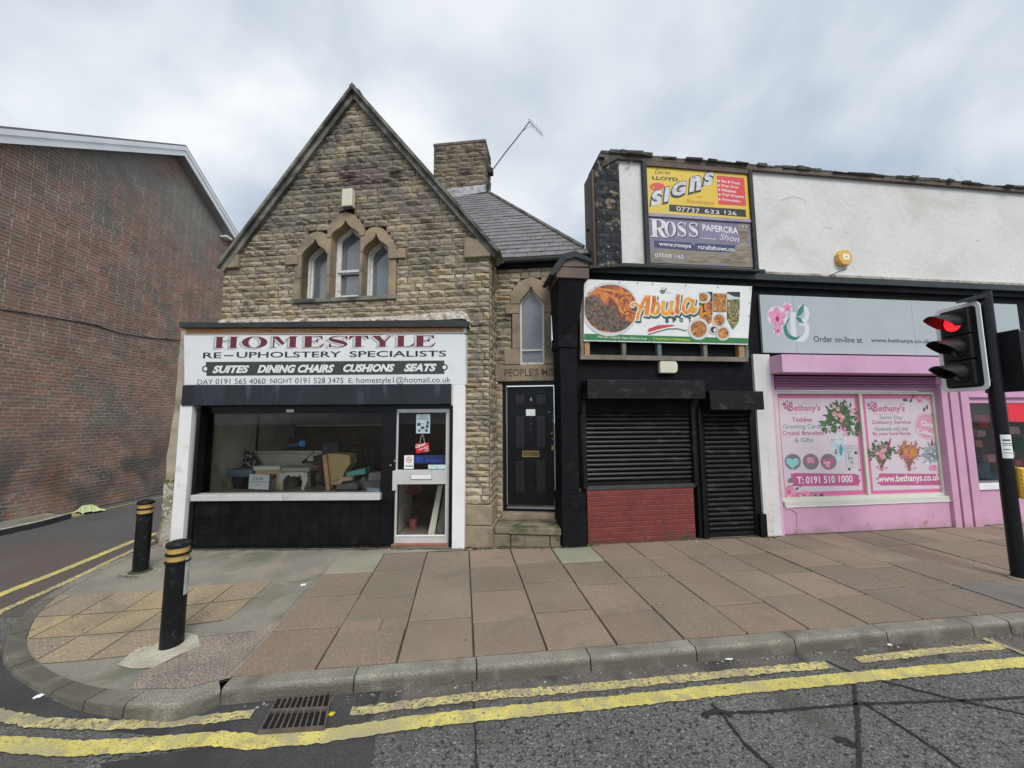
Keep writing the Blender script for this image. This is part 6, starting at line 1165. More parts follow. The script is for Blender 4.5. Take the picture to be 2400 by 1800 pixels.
# shutter 1
w0, w1, wz0, wz1 = TR('h', 316, 400, 1130, 1050, 0); w1 = T.hit('h', 1145, 1000)[0]; w0 = T.hit('h', 318, 1000)[0]
bx('shutter_back', mPIT, ter, T, w0 - .05, w1 + .03, .80, wz1 + .1, -.3, -.075)
bx('shutter_guide', mSHUT, ter, T, w0 - .06, w0 - .002, .83, wz1 + .02, -.07, .03); bx('shutter_guide', mSHUT, ter, T, w1 + .002, w1 + .06, .83, wz1 + .02, -.07, .03)
sh1 = bx('roller_shutter', mSHUT, ter, T, w0, w1, T.hit('h', 700, 1048)[1], T.hit('h', 700, 1022)[1], -.07, -.03, label='wide black roller shutter above the red brick'); z = T.hit('h', 700, 1022)[1] + .002
slat_prof = [(-.07, 0), (-.045, .004), (-.022, .022), (-.018, .045), (-.028, .066), (-.05, .074), (-.07, .075)]
def slat(u0, u1, z, par, m_=mSHUT, sc=1.0, dz=0):
    mb = MB(); k_ = len(slat_prof); L_v = [T.pt(u0, z + b * sc, a + dz) for a, b in slat_prof]; R_v = [T.pt(u1, z + b * sc, a + dz) for a, b in slat_prof]
    mb.add(L_v + R_v, [(q, q + 1, k_ + q + 1, k_ + q) for q in range(k_ - 1)] + [tuple(range(k_)), tuple(range(k_, 2 * k_))]); mb.build('slat', m_, par)
pitch = (T.hit('h', 700, 455)[1] - z) / 16
while z < c + .02: slat(w0, w1, z, sh1, sc=pitch / .0765); z += pitch
bx('window_sill', mat('dark_grey_sill', (.05, .052, .053), .6, (5, .3)), ter, T, w0 - .02, w1 + .02, T.hit('h', 700, 1080)[1], T.hit('h', 700, 1051)[1], -.25, .02, bevel=.004)
rz = T.hit('h', 700, 1082)[1]; bx('brick_backing', mREDM, ter, T, w0 - .01, T.hit('h', 1153, 1300)[0], -.02, rz, -.3, .0095)
pieces(T, bond([(w0 - .008, .0), (T.hit('h', 1152, 1300)[0], .0), (T.hit('h', 1152, 1300)[0], rz - .004), (w0 - .008, rz - .004)], .0785, .23, .007, (.012, .0145)), BRICKS, mREDB, ter, 'red_brick', 300)
for q in range(3):
    o = MB(); 
mb = MB()
for q in range(60):
    u = w0 + abs(rnd.gauss(0, .10)) * (1 if q % 2 else .4); z_ = abs(rnd.gauss(0.02, .16)); mb.lathe(T.pt(u, z_, .002), [(rnd.uniform(.008, .022), 0), (.001, .012)], 6, T.N)
mb.build('moss', mMOSS, kind='stuff', recalc=False)
# columns between
cA, cB = T.hit('h', 1155, 1300)[0], T.hit('h', 1262, 1470)[0]
bx('black_column', mBLACKM, ter, T, w1 + .062, cB - .08, -.02, 2.1, -.3, -.005); bx('pipe_casing', mBLACK, ter, T, w1 + .12, w1 + .16, .0, 2.1, -.0, .035); bx('black_column', mBLACKM, ter, T, cB - .06, cB + .0, -.02, 2.1, -.3, .03)
d0_, d1_ = T.hit('h', 1278, 1400)[0], T.hit('h', 1632, 1400)[0]
bx('shutter_back', mPIT, ter, T, d0_, d1_, 0, 2.1, -.3, -.085); sh2 = bx('roller_shutter', mSHUT, ter, T, d0_, d1_, .01, .085, -.07, -.03, label='narrow black roller shutter over the doorway')
z = .087; pitch2 = .0765
while z < c2 + .05: slat(d0_, d1_, z, sh2, sc=1); z += pitch2
bx('black_column', mBLACKM, ter, T, d1_ + .002, bu1 - .012, -.02, 2.2, -.3, .01); pb0 = T.hit('h', 1650, 1400)[0]; bx('column_base', mBLACK, ter, T, d1_ + .03, pb0 + .10, -.02, T.hit('h', 1670, 1268)[1], .012, .08, bevel=.006)
# white pilaster
wp0, wp1 = T.hit('i', 128, 1400, .05)[0], T.hit('i', 225, 1400, .05)[0]; wt = T.hit('i', 100, 478, .05)[1]
mWP = mat('chipped_white_pilaster', (.64, .63, .62), .7, (3, .06), (12, .006), dirt_and_tone=[((.36, .33, .26), 4, .52, .66, .45, -.05), ((.10, .09, .08), 9, .64, .70, .7, .1)])
MB().box(T, wp0 - .01, wp1, -.02, wt, -.3, .05).build('white_pilaster', mWP, ter, bevel=.005); bx('inset_panel', mWP, ter, T, wp0 + .14, wp1 - .08, .95, 1.42, .05, .054)
# florist unit
g0, g1 = T.hit('i', 218, 760)[0], 0
bx('florist_backing', mBLACKM, ter, T, bu1 - .012, UEND, 2.62, 4.16, -.3, -.02)
fl_u0 = T.hit('i', 112, 300, .04)[0]
fs_ = thing('florist_sign', 'long grey florist sign board with orchid emblem and green leaf letter B', 'shop sign', T.pt(fl_u0, T.hit('i', 105, 460, .04)[1], .02)); fz0 = T.hit('i', 600, 476, .04)[1]; fz1 = T.hit('i', 600, 146, .04)[1]; fe = T.hit('i', 1632, 300, .04)[0]
jx = [fl_u0] + [T.hit('i', x_, 300, .04)[0] for x_ in (308, 1006)] + [fe]
for q in range(3): bx('panel', mSIGNG, fs_, T, jx[q] + .002, jx[q + 1] - .002, fz0, fz1, .0, .04)
bx('end_board', mBLACKM, ter, T, fe + .01, UEND, fz0, fz1, -.02, .03)
SI = lambda x_, y_: T.hit('i', x_, y_, .042)
def flower(cx, cy, r_, d, par, rg='i', m1=mORCH, m2=mORCHD, dd=.042):
    mb = MB(); c = T.hit(rg, cx, cy, dd); e_ = T.hit(rg, cx + r_, cy, dd); k_ = e_[0] - c[0]
    MB().poly(T, ell(c[0], c[1], k_ * 1.12, k_ * 1.12, 20), d - .0004).build('emblem_halo', mLOGOW, par, recalc=False)
    for a in range(5): an = math.pi / 2 + a * 2 * math.pi / 5; mb.poly(T, ell(c[0] + math.cos(an) * k_ * .55, c[1] + math.sin(an) * k_ * .55, k_ * .5, k_ * .40, 14, an), d + a * .0001)
    mb.build('petals', m1, par, recalc=False); MB().poly(T, ell(c[0], c[1] - k_ * .2, k_ * .2, k_ * .3, 12), d + .001).build('flower_centre', m2, par, recalc=False)
# the emblem: pale outlined B with green crescent and leaf
def ribbon2(fr, rg, pth, w_, d, m_, par, name, dd=.042, taper=False, n=30):
    c = spline([(*fr.hit(rg, a, b, dd), 0) for a, b in pth], n); A = []; B = []
    for i_, p_ in enumerate(c):
        tt = (c[min(i_ + 1, n - 1)] - c[max(i_ - 1, 0)]).normalized(); ww = w_ / 2 * ((math.sin(math.pi * (i_ + .5) / n) ** .8) if taper else 1); A.append((p_.x - tt.y * ww, p_.y + tt.x * ww)); B.append((p_.x + tt.y * ww, p_.y - tt.x * ww))
    mb = MB(); mb.v = [fr.pt(*p_, d) for p_ in A + B]; mb.f = [(i_, i_ + 1, n + i_ + 1, n + i_) for i_ in range(n - 1)]
    return mb.build(name, m_, par, recalc=False)
ribbon2(T, 'i', [(300, 230), (298, 300), (305, 370)], .10, .0408, mLOGOW, fs_, 'emblem_letter'); ribbon2(T, 'i', [(330, 205), (365, 205), (382, 235), (370, 275), (335, 295)], .085, .0410, mLOGOW, fs_, 'emblem_letter'); ribbon2(T, 'i', [(335, 295), (372, 300), (382, 340), (360, 385), (320, 388), (300, 370)], .09, .0412, mLOGOW, fs_, 'emblem_letter')
ribbon2(T, 'i', [(278, 265), (252, 310), (268, 365), (310, 385), (342, 372)], .07, .0418, mTEAL, fs_, 'emblem_crescent', taper=True)
for P_ in ([(318, 255), (335, 205), (364, 180), (360, 225), (340, 250)], [(312, 258), (340, 262), (362, 298), (335, 290)]): MB().poly(T, [SI(*p_) for p_ in P_], .0422).build('emblem_leaf', mTEAL, fs_, recalc=False)
flower(205, 258, 52, .0425, fs_); flower(265, 204, 26, .0425, fs_); flower(208, 335, 27, .0425, fs_)
def itext(s, x0, y0, x1, y1, m_, par=fs_, d=.0415, **k): q = T.rect('i', x0, y0, x1, y1, d); return text(s, T, *q, d, m_, par, **k)
itext('Order on-line at', 418, 370, 708, 412, mTXSIGN, bold=.018); itext('www.bethanys.co.uk', 756, 382, 1108, 422, mTXSIGN, bold=.02)
# pink shutter box + slats
a, b, c, d = TR('i', 230, 478, 1168, 590, .3); pk0 = a; b = T.hit('i', 1320, 540, .3)[0] 
bx('shutter_box', mPINK, ter, T, a, b, c - .01, d, -.02, .30, bevel=.004, label='pink shutter box over the florist window')
pu_ = T.hit('i', 240, 1480, .04)[0]; bx('pink_jamb', mPINK, ter, T, wp1 + .002, pu_ + .02, -.02, c - .02, -.3, .04, bevel=.003)
gu0_, gu1_ = T.hit('i', 250, 1340, -.02)[0], T.hit('i', 1215, 1340, -.02)[0]
psh = bx('roller_shutter', mPINKSL, ter, T, gu0_ - .02, gu1_ + .06, T.hit('i', 700, 692, -.02)[1], T.hit('i', 700, 672, -.02)[1], -.07, -.02, label='pink roller shutter, mostly raised'); z = T.hit('i', 700, 672, -.02)[1] + .001
while z < c + .03: slat(gu0_ - .02, gu1_ + .06, z, psh, mPINKSL, .62); z += .0475
bx('shutter_guide', mDARKP, ter, T, gu1_ + .004, gu1_ + .07, .02, c, -.25, -.005)
# window frame, panes, posters
wz0_, wz1_ = T.hit('i', 700, 1352, -.02)[1], T.hit('i', 700, 695, -.02)[1]
wz0s = T.hit('i', 700, 1322, -.02)[1]
mWF = mat('greenish_white_frame', (.60, .62, .55), .5, (5, .05)); wf = frame_rect(T, gu0_ - .02, gu1_ + .0, wz0s - .02, wz1_, .05, -.12, -.05, 'window_frame', mWF, ter); bx('window_sill', mWF, ter, T, gu0_ - .03, gu1_ + .01, wz0_ - .01, wz0s - .022, -.12, .01, bevel=.006); bx('window_sill', mWHITE, ter, T, gu0_ - .02, gu1_, wz0_ - .028, wz0_ - .012, -.12, .02)
mu = T.hit('i', 720, 1000, -.05)[0]; bx('mullion', mWF, wf, T, mu - .028, mu + .028, wz0s + .032, wz1_ - .052, -.12, -.045)
MB().add([T.pt(gu0_, wz0s, -.09), T.pt(gu1_, wz0s, -.09), T.pt(gu1_, wz1_, -.09), T.pt(gu0_, wz1_, -.09)], [(0, 1, 2, 3)]).build('pane_backing', mPL, wf, recalc=False)
DP = -.085
def poster(rg, a, b, c, d, lab):
    p_ = thing('window_poster', lab, 'poster', T.pt(a, c, DP)); bx('sheet', mPP, p_, T, a, b, c, d, DP - .003, DP); return p_
pa = poster('p', gu0_ + .03, mu - .03, wz0s + .03, wz1_ - .05, 'pink bordered florist poster listing Teddies, Greeting Cards and Crystal Bracelets'); pb_ = poster('t', mu + .03, gu1_ - .05, wz0s + .03, wz1_ - .05, 'pink bordered florist poster offering Same Day Delivery Service with three bouquets')
def PT(rg, x_, y_): return T.hit(rg, x_, y_, DP)
def ppoly(par, rg, pts, lv, m_, name='printed_shape'): return MB().poly(T, [PT(rg, *q) for q in pts], DP + .0006 * lv).build(name, m_, par, recalc=False)
def ptx(par, rg, s, x0, y0, x1, y1, m_, lv=3, **k): q = T.rect(rg, x0, y0, x1, y1, DP); return text(s, T, *q, DP + .0006 * lv, m_, par, **k)
def pell(par, rg, cx, cy, rx, ry, lv, m_, name='printed_shape', rot=0):
    c = PT(rg, cx, cy); ku = PT(rg, cx + 10, cy)[0] - c[0]; kz = c[1] - PT(rg, cx, cy + 10)[1]; return MB().poly(T, ell(c[0], c[1], rx * ku / 10, ry * kz / 10, 22, rot), DP + .0006 * lv).build(name, m_, par, recalc=False)
q = T.rect('p', 58, 132, 1100, 1385, DP); c1 = PT('p', 25, 130); c2_ = PT('p', 1045, 140); c3 = PT('p', 1155, 1385); c4 = PT('p', 95, 1400)
bx('white_field', mPL, pa, T, max(c1[0], c4[0]) + .0, c3[0], c4[1], (c1[1] + c2_[1]) / 2, DP, DP + .0006)
c1 = PT('t', 100, 140); c3 = PT('t', 1185, 1360); c4 = PT('t', 218, 1372); bx('white_field', mPL, pb_, T, c4[0] - .01, gu1_ - .055, c4[1], c1[1], DP, DP + .0006)
for par, rg, ox_, oy_ in ((pa, 'p', 0, 0), (pb_, 't', 45, 8)):
    ptx(par, rg, 'florist', 358 + ox_, 178 + oy_ * .5, 585 + ox_, 218 + oy_ * .5, mat('pale_rose_text', (.60, .38, .47), .5), space=1.3)
    ptx(par, rg, 'B', 150 + ox_ + 5, 190 + oy_, 225 + ox_, 308 + oy_, mPMAG, 4.2, bold=.03, shear=.1); ptx(par, rg, "ethany's", 222 + ox_ + 5, 215 + oy_, 592 + ox_, 328 + oy_, mPMAG, bold=.02, shear=.1)
    for cx, cy, r_ in ((100, 215, 26), (140, 178, 14), (108, 264, 16)): pell(par, rg, cx + ox_ + 5, cy + oy_, r_ * 1.1, r_, 3, mPMAG, 'printed_orchid')
    ribbon2(T, rg, [(165 + ox_, 215 + oy_), (140 + ox_, 250 + oy_), (160 + ox_, 290 + oy_), (200 + ox_, 300 + oy_)], .022, DP + .0024, mDGREEN, par, 'emblem_crescent', dd=DP, taper=True, n=14); ppoly(par, rg, [(175 + ox_, 215 + oy_), (185 + ox_, 185 + oy_), (203 + ox_, 168 + oy_), (195 + ox_, 200 + oy_)], 4, mDGREEN, 'emblem_leaf')
    ptx(par, rg, 'Handmade with love', 155 + ox_, 328 + oy_, 430 + ox_, 346 + oy_, mPCIR, shear=.3)
for s_, x0, y0, x1, y1, m_ in (('Teddies', 203, 390, 478, 450, mTXR), ('Greeting Cards', 85, 482, 612, 555, mTXG), ('Crystal Bracelets', 75, 572, 635, 642, mTXR), ('& Gifts', 238, 665, 492, 722, mTXG)): ptx(pa, 'p', s_, x0, y0, x1, y1, m_, bold=.012)
for s_, x0, y0, x1, y1, m_ in (('Same Day', 290, 365, 608, 425, mTXG), ('Delivery Service', 195, 430, 715, 492, mTXR), ('Handmade with love', 220, 515, 680, 568, mTXG), ('By your local florist', 200, 585, 715, 640, mTXR)): ptx(pb_, 't', s_, x0, y0, x1, y1, m_, bold=.012, shear=.25 if 'made' in s_ else 0)
for par, rg, pts in ((pa, 'p', [(180, 1150), (260, 1135), (1060, 1150), (1115, 1170), (1100, 1200), (1125, 1240), (1100, 1290), (1110, 1305), (180, 1312), (230, 1280), (160, 1230), (200, 1190)]), (pb_, 't', [(290, 1140), (1120, 1150), (1100, 1172), (1150, 1200), (1135, 1240), (1150, 1275), (1080, 1300), (320, 1302), (250, 1270), (300, 1250), (240, 1210), (280, 1180)])): ppoly(par, rg, pts, 3, mPMAG, 'brush_stroke')
ptx(pa, 'p', 'T: 0191 510 1000', 270, 1185, 1022, 1262, mWVIN, 4, bold=.02); ptx(pb_, 't', 'www.bethanys.co.uk', 268, 1168, 1112, 1262, mWVIN, 4, bold=.02)
# bouquet on the first poster
mb = MB(); rn2 = random.Random(3)
def spray(par, rg, cx, cy, rx, ry, n, m_, l0, l1, lv, name='printed_leaves', up=0):
    mb = MB()
    for q in range(n):
        an = rn2.uniform(0, 2 * math.pi); rr = rn2.uniform(.2, 1); x_, y_ = cx + math.cos(an) * rx * rr, cy - math.sin(an) * ry * rr - up; l_ = rn2.uniform(l0, l1); an += rn2.gauss(0, .5); wv = l_ * .2
        P_ = [(x_, y_), (x_ + math.cos(an) * l_ * .5 - math.sin(an) * wv, y_ - math.sin(an) * l_ * .5 - math.cos(an) * wv), (x_ + math.cos(an) * l_, y_ - math.sin(an) * l_), (x_ + math.cos(an) * l_ * .5 + math.sin(an) * wv, y_ - math.sin(an) * l_ * .5 + math.cos(an) * wv)]
        mb.add([T.pt(*PT(rg, *p_), DP + .0006 * lv + q * .000004) for p_ in P_], [(0, 1, 2, 3)])
    return mb.build(name, m_, par, kind='stuff', recalc=False)
pell(pa, 'p', 860, 360, 150, 120, 3, mLEAFP, 'printed_leaves'); spray(pa, 'p', 860, 360, 190, 150, 130, mLEAFP, 40, 110, 3.4); spray(pa, 'p', 700, 500, 60, 90, 30, mLEAFP, 50, 120, 3.4); spray(pa, 'p', 1020, 520, 50, 90, 30, mLEAFP, 50, 120, 3.4)
for cx, cy, r_ in ((775, 345, 34), (825, 280, 28), (845, 360, 32), (885, 385, 28), (770, 245, 26), (1020, 300, 30), (1000, 345, 24), (870, 430, 26), (930, 215, 22), (800, 400, 20)): pell(pa, 'p', cx, cy, r_, r_, 4.6, mROSEP, 'printed_rose')
ppoly(pa, 'p', [(870, 470), (940, 480), (925, 560), (885, 565)], 4, mORCHD, 'printed_wrap'); spray(pa, 'p', 890, 580, 50, 30, 16, mORCH, 30, 60, 5, 'printed_ribbon')
# plain hearts where the photograph shows plush toys (the toys themselves are left out)
def heart(par, rg, cx, cy, r_, lv, m_):
    P_ = []
    for q in range(36): t = q * 2 * math.pi / 36; P_.append((cx + r_ * math.sin(t) ** 3, cy - r_ * (.8125 * math.cos(t) - .3125 * math.cos(2 * t) - .125 * math.cos(3 * t) - .0625 * math.cos(4 * t))))
    ppoly(par, rg, P_, lv, m_, 'printed_heart')
for cx in (218, 460, 695): pell(pa, 'p', cx, 985, 108, 108, 2.6, mGREYP, 'printed_cushion')
heart(pa, 'p', 212, 1000, 85, 4, mHEARTB); heart(pa, 'p', 690, 1005, 85, 4, mPMAG); ppoly(pa, 'p', [(400, 925), (520, 925), (530, 1012), (385, 1012)], 4, mPMAG, 'printed_card'); ptx(pa, 'p', 'BIG', 415, 930, 480, 955, mWVIN, 5); ptx(pa, 'p', 'HUGS', 415, 965, 505, 1000, mWVIN, 5); ptx(pa, 'p', 'Love', 630, 970, 715, 1012, mWVIN, 5, bold=.02, shear=.2); ptx(pa, 'p', 'YOU', 655, 1020, 710, 1055, mWVIN, 5, bold=.02)
ppoly(pa, 'p', [(715, 660), (928, 655), (925, 975), (790, 970), (720, 760)], 2.4, mat('pale_aqua_card', (.52, .62, .66), .5), 'printed_card'); ptx(pa, 'p', 'HAPPY CRYSTALS', 728, 675, 915, 702, mTXG, 3); ppoly(pa, 'p', [(860, 745), (890, 790), (888, 870), (866, 910), (842, 875), (840, 790)], 3.2, mat('blue_crystal_print', (.10, .30, .42), .4, (30, .4)), 'printed_crystal'); ppoly(pa, 'p', [(785, 815), (805, 815), (812, 885), (780, 885)], 3.2, mGREYP, 'printed_bottle')
ppoly(pa, 'p', [(905, 762), (1092, 758), (1110, 1065), (935, 1068)], 2.9, mat('lilac_border_print', (.42, .38, .52), .5), 'printed_card'); ppoly(pa, 'p', [(915, 782), (1085, 778), (1100, 1060), (945, 1060)], 3.1, mat('pale_grey_print', (.55, .54, .58), .5), 'printed_card'); ptx(pa, 'p', 'MANIFEST', 945, 795, 1060, 815, mGREYP, 3.6); pell(pa, 'p', 1060, 866, 18, 20, 4, mDARKP); pell(pa, 'p', 975, 1085, 16, 17, 4, mDARKP); pell(pa, 'p', 1112, 1096, 16, 17, 4, mGREYP)
ribbon2(T, 'p', [(1000, 835), (965, 890), (975, 970), (1040, 1020)], .012, DP + .0024, mGREYP, pa, 'printed_moon', dd=DP, taper=True, n=16); spray(pa, 'p', 1010, 960, 30, 25, 12, mGREYP, 20, 40, 4, 'printed_lotus')
for cx, cy, r_ in ((165, 1395, 82), (370, 1430, 60)): 
    pell(pa, 'p', cx, cy, r_ * 1.2, r_ * 1.1, 5, mROSEP, 'printed_rose'); pell(pa, 'p', cx + 5, cy, r_ * .7, r_ * .7, 5.6, mORCH, 'printed_rose'); pell(pa, 'p', cx, cy, r_ * .35, r_ * .35, 6, mPMAG, 'printed_rose')
for cx, cy, r_, m_ in ((515, 1440, 26, mTEAL), (600, 1440, 30, mDGREEN), (185, 1235, 40, mGREYP), (320, 1310, 22, mGREYP), (275, 1345, 20, mDGREEN)): pell(pa, 'p', cx, cy, r_, r_ * .8, 5, m_, 'printed_leaf', .6)
# second poster: bouquets, circle, roses
for i_, (cx, cy) in enumerate(((320, 860), (685, 860), (1005, 880))):
    w_ = (165, 165, 140)[i_]; pell(pb_, 't', cx, cy, w_ * .85, 105, 3, mBOUQ[i_], 'printed_bouquet'); spray(pb_, 't', cx, cy, w_, 110, 90, mBOUQ[i_] if i_ else mLEAFP, 30, 85, 3.4)
    for q in range(12): an = rn2.uniform(0, 6.28); pell(pb_, 't', cx + math.cos(an) * w_ * .6 * rn2.random(), cy + 10 + math.sin(an) * 70 * rn2.random(), rn2.uniform(14, 30), rn2.uniform(14, 28), 4.6 + q * .05, (mROSEP, mORG if q % 3 else mPMAG, mGREYP if q % 2 else mPLATE)[i_], 'printed_flower')
    if i_ < 2: ppoly(pb_, 't', [(cx - 75, cy + 90), (cx + 75, cy + 85), (cx + 25, cy + 175), (cx + 20 + 10 * i_, cy + 245), (cx - 15, cy + 245), (cx - 22, cy + 175)], 3.2, mKRAFT, 'printed_wrap'); spray(pb_, 't', cx + 20, cy + 200, 60, 30, 18, mORCH, 20, 50, 5, 'printed_ribbon')
    else: ppoly(pb_, 't', [(cx - 45, cy + 150), (cx + 40, cy + 145), (cx + 60, cy + 225), (cx - 50, cy + 225)], 3.3, mORCH, 'printed_ribbon'); pell(pb_, 't', cx, cy + 125, 95, 30, 3.1, mLOGOW, 'printed_wrap')
ppoly(pb_, 't', [(392, 820), (405, 740), (440, 660), (445, 680), (425, 800), (415, 830)], 5, mORCHD, 'printed_stem'); ppoly(pb_, 't', [(980, 770), (990, 700), (1000, 662), (1012, 760)], 5, mORCHD, 'printed_stem'); pell(pb_, 't', 240, 706, 24, 20, 5, mGREYP)
pell(pb_, 't', 925, 505, 160, 182, 2.6, mPCIR, 'printed_circle'); pell(pb_, 't', 925, 505, 150, 172, 2.8, mLOGOW, 'printed_circle'); pell(pb_, 't', 925, 505, 144, 165, 3, mPCIR, 'printed_circle')
ptx(pb_, 't', 'Click', 845, 425, 1015, 492, mWVIN, 4, bold=.02, slope=-.22); ptx(pb_, 't', 'Collect', 795, 535, 1045, 590, mWVIN, 4, bold=.02, slope=-.22)
for cx, cy, r_ in ((835, 150, 42), (1035, 190, 78), (945, 130, 34)): pell(pb_, 't', cx, cy, r_, r_, 5, mROSEP, 'printed_rose'); pell(pb_, 't', cx, cy, r_ * .5, r_ * .5, 5.6, mORCH, 'printed_rose')
for cx, cy, r_, an in ((635, 158, 34, 0), (712, 165, 28, 1), (745, 105, 22, 1), (892, 285, 28, 1.2), (930, 255, 26, 1.6), (1020, 340, 38, .5), (1055, 375, 24, 1)): pell(pb_, 't', cx, cy, r_, r_ * .55, 5, mDGREEN, 'printed_leaf', an)
# pink stall riser with pipe relief
bx('stall_riser', mPINKD, ter, T, pu_ + .022, gu1_ + .02, -.02, wz0_ - .03, -.3, .0); MB().tube([T.pt(*T.hit('i', x_, y_, .0), .0) for x_, y_ in ((252, 1388), (290, 1388), (315, 1410), (322, 1440), (322, 1530))], .014, 6).build('pipe', mPINKD, ter)
# pink pilasters
xs_ = [T.hit('i', x_, 1400, .05)[0] for x_ in (1248, 1286, 1300, 1350, 1364, 1412)]; zpp = T.hit('i', 1200, 700, .05)[1]
ztop = c - .0
bx('pink_pilaster', mPINKD, ter, T, xs_[0], xs_[-1] + .03, -.02, 2.62, -.3, .0)
for a, b in ((0, 1), (2, 3), (4, 5)): bx('pilaster_rib', mPINKD, ter, T, xs_[a], xs_[b], -.02, 2.5, .0, .055, bevel=.004)
# second florist window
sw0 = xs_[-1] + .03; z2t = T.hit('i', 1400, 765, 0)[1]; z2b = T.hit('i', 1460, 1240, 0)[1]; z2s = T.hit('i', 1460, 1275, 0)[1]
bx('pink_head', mPINK, ter, T, sw0 + .002, UEND, z2t, 2.62, -.3, .0); bx('pink_head', mPINK, ter, T, sw0 - .02, UEND, z2t + .10, z2t + .17, .002, .05); bx('pink_head', mPINK, ter, T, sw0 - .1, UEND, 2.52, 2.618, .002, .12)
bx('window_sill', mWHITE, ter, T, sw0 + .002, UEND, z2s, z2b, -.3, .03, bevel=.006); bx('stall_riser', mPINKD, ter, T, sw0 + .032, UEND, -.02, z2s - .003, -.3, .0)
MB().add([T.pt(sw0, z2b, -.06), T.pt(UEND, z2b, -.06), T.pt(UEND, z2t, -.06), T.pt(sw0, z2t, -.06)], [(0, 1, 2, 3)]).build('window_pane', mGLASS, ter, recalc=False)
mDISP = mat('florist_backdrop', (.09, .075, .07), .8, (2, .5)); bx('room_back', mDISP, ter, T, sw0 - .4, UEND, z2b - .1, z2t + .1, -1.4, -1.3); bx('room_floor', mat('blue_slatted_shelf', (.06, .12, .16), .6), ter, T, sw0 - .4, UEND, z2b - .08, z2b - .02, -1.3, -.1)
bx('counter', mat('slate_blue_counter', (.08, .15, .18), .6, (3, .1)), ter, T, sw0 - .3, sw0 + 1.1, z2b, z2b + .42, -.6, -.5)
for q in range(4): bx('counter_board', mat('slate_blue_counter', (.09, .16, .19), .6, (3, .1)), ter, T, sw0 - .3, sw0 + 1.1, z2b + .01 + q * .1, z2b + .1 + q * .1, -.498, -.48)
X_ = lambda x_, y_, d: T.hit('x', x_, y_, d)
fb2 = thing('red_display_box', 'shiny red box with added glow hanging in the right-hand florist window', 'display', T.pt(*X_(800, 260, -.12), -.12)); P_ = [X_(x_, y_, -.12) for x_, y_ in ((688, 35), (905, 35), (905, 270), (740, 262), (720, 240))]; MB().poly(T, P_, -.25, -.12).build('panel', mat('red_with_added_glow', (.80, .006, .04), .15, (4, .1), emit=((.9, .004, .03), .35)), fb2, bevel=.02)  # emission added to the red box so it reads brighter behind the glass
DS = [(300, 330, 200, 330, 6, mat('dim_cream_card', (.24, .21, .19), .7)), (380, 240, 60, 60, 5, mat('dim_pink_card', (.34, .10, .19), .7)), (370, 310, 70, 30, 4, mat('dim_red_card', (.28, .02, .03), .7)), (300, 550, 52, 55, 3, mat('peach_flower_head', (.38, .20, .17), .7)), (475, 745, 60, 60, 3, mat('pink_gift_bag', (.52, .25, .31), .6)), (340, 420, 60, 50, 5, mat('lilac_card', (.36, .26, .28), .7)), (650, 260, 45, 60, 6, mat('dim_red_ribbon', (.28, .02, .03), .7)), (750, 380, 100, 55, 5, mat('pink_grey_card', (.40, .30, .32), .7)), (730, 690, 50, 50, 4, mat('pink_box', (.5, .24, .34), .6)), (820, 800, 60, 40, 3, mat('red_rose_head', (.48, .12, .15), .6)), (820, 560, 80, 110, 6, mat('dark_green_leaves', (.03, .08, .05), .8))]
labs = ['cream card at the back', 'pink card above the red one', 'red card below the pink card', 'peach flower head', 'pink gift bag low by the pole', 'lilac card above the flower head', 'red ribbon right of the pole', 'pink-grey card under the red box', 'pink box right of the pole', 'red rose head above the yellow box', 'dark green leaves right of the pole']
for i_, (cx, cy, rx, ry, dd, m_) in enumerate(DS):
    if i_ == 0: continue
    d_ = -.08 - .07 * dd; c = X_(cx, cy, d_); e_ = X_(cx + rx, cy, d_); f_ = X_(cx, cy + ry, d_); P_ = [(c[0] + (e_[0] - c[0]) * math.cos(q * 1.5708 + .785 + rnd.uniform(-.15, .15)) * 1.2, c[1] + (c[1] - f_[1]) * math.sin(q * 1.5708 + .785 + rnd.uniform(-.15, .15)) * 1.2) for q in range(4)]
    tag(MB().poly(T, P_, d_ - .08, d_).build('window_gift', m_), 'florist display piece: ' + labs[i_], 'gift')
# ---- billboard on the white wall
B_u0, B_u1, B_z0, B_z1 = TR('q', 150, 70, 1690, 1560, .05); tb = TR('q', 175, 130, 1655, 1500, .05)
bill = thing('billboard', 'weathered double billboard on white wall, yellow sign writer panel above flaking purple panel', 'billboard', T.pt(B_u0, B_z0, 0))
qb = lambda x_, y_: T.hit('q', x_, y_, .05)
P4_ = [qb(190, 1500), qb(1668, 1560), qb(1650, 230), qb(170, 118)]
zA = (qb(190, 790)[1] + qb(1650, 880)[1]) / 2; u_l = (P4_[0][0] + P4_[3][0]) / 2; u_r = (P4_[1][0] + P4_[2][0]) / 2; z_t = (P4_[2][1] + P4_[3][1]) / 2; z_b = (P4_[0][1] + P4_[1][1]) / 2
zM = (qb(190, 850)[1] + qb(1660, 945)[1]) / 2
bx('yellow_board', mYEL, bill, T, u_l, u_r, zA, z_t, .002, .03); bx('middle_rail', mLPURP, bill, T, u_l, u_r, zM + .02, zA - .002, .002, .05); bx('purple_board', mPURP, bill, T, u_l, u_r, z_b, zM + .018, .002, .025)
for (a, b, c, d, n_) in ((u_l - .075, u_l - .003, z_b - .06, z_t + .08, 'frame_post'), (u_r + .003, u_r + .075, z_b - .06, z_t + .08, 'frame_post')): bx(n_, mBATTEN if False else mFELT, bill, T, a, b, c, d, .002, .07, bevel=.004)
bx('frame_sill', mFELT, bill, T, u_l - .5, u_r + .16, z_b - .13, z_b - .063, .002, .11, bevel=.006); bx('frame_rail', mWOODB, bill, T, u_l - .002, u_r + .002, z_t + .003, z_t + .10, .002, .06)
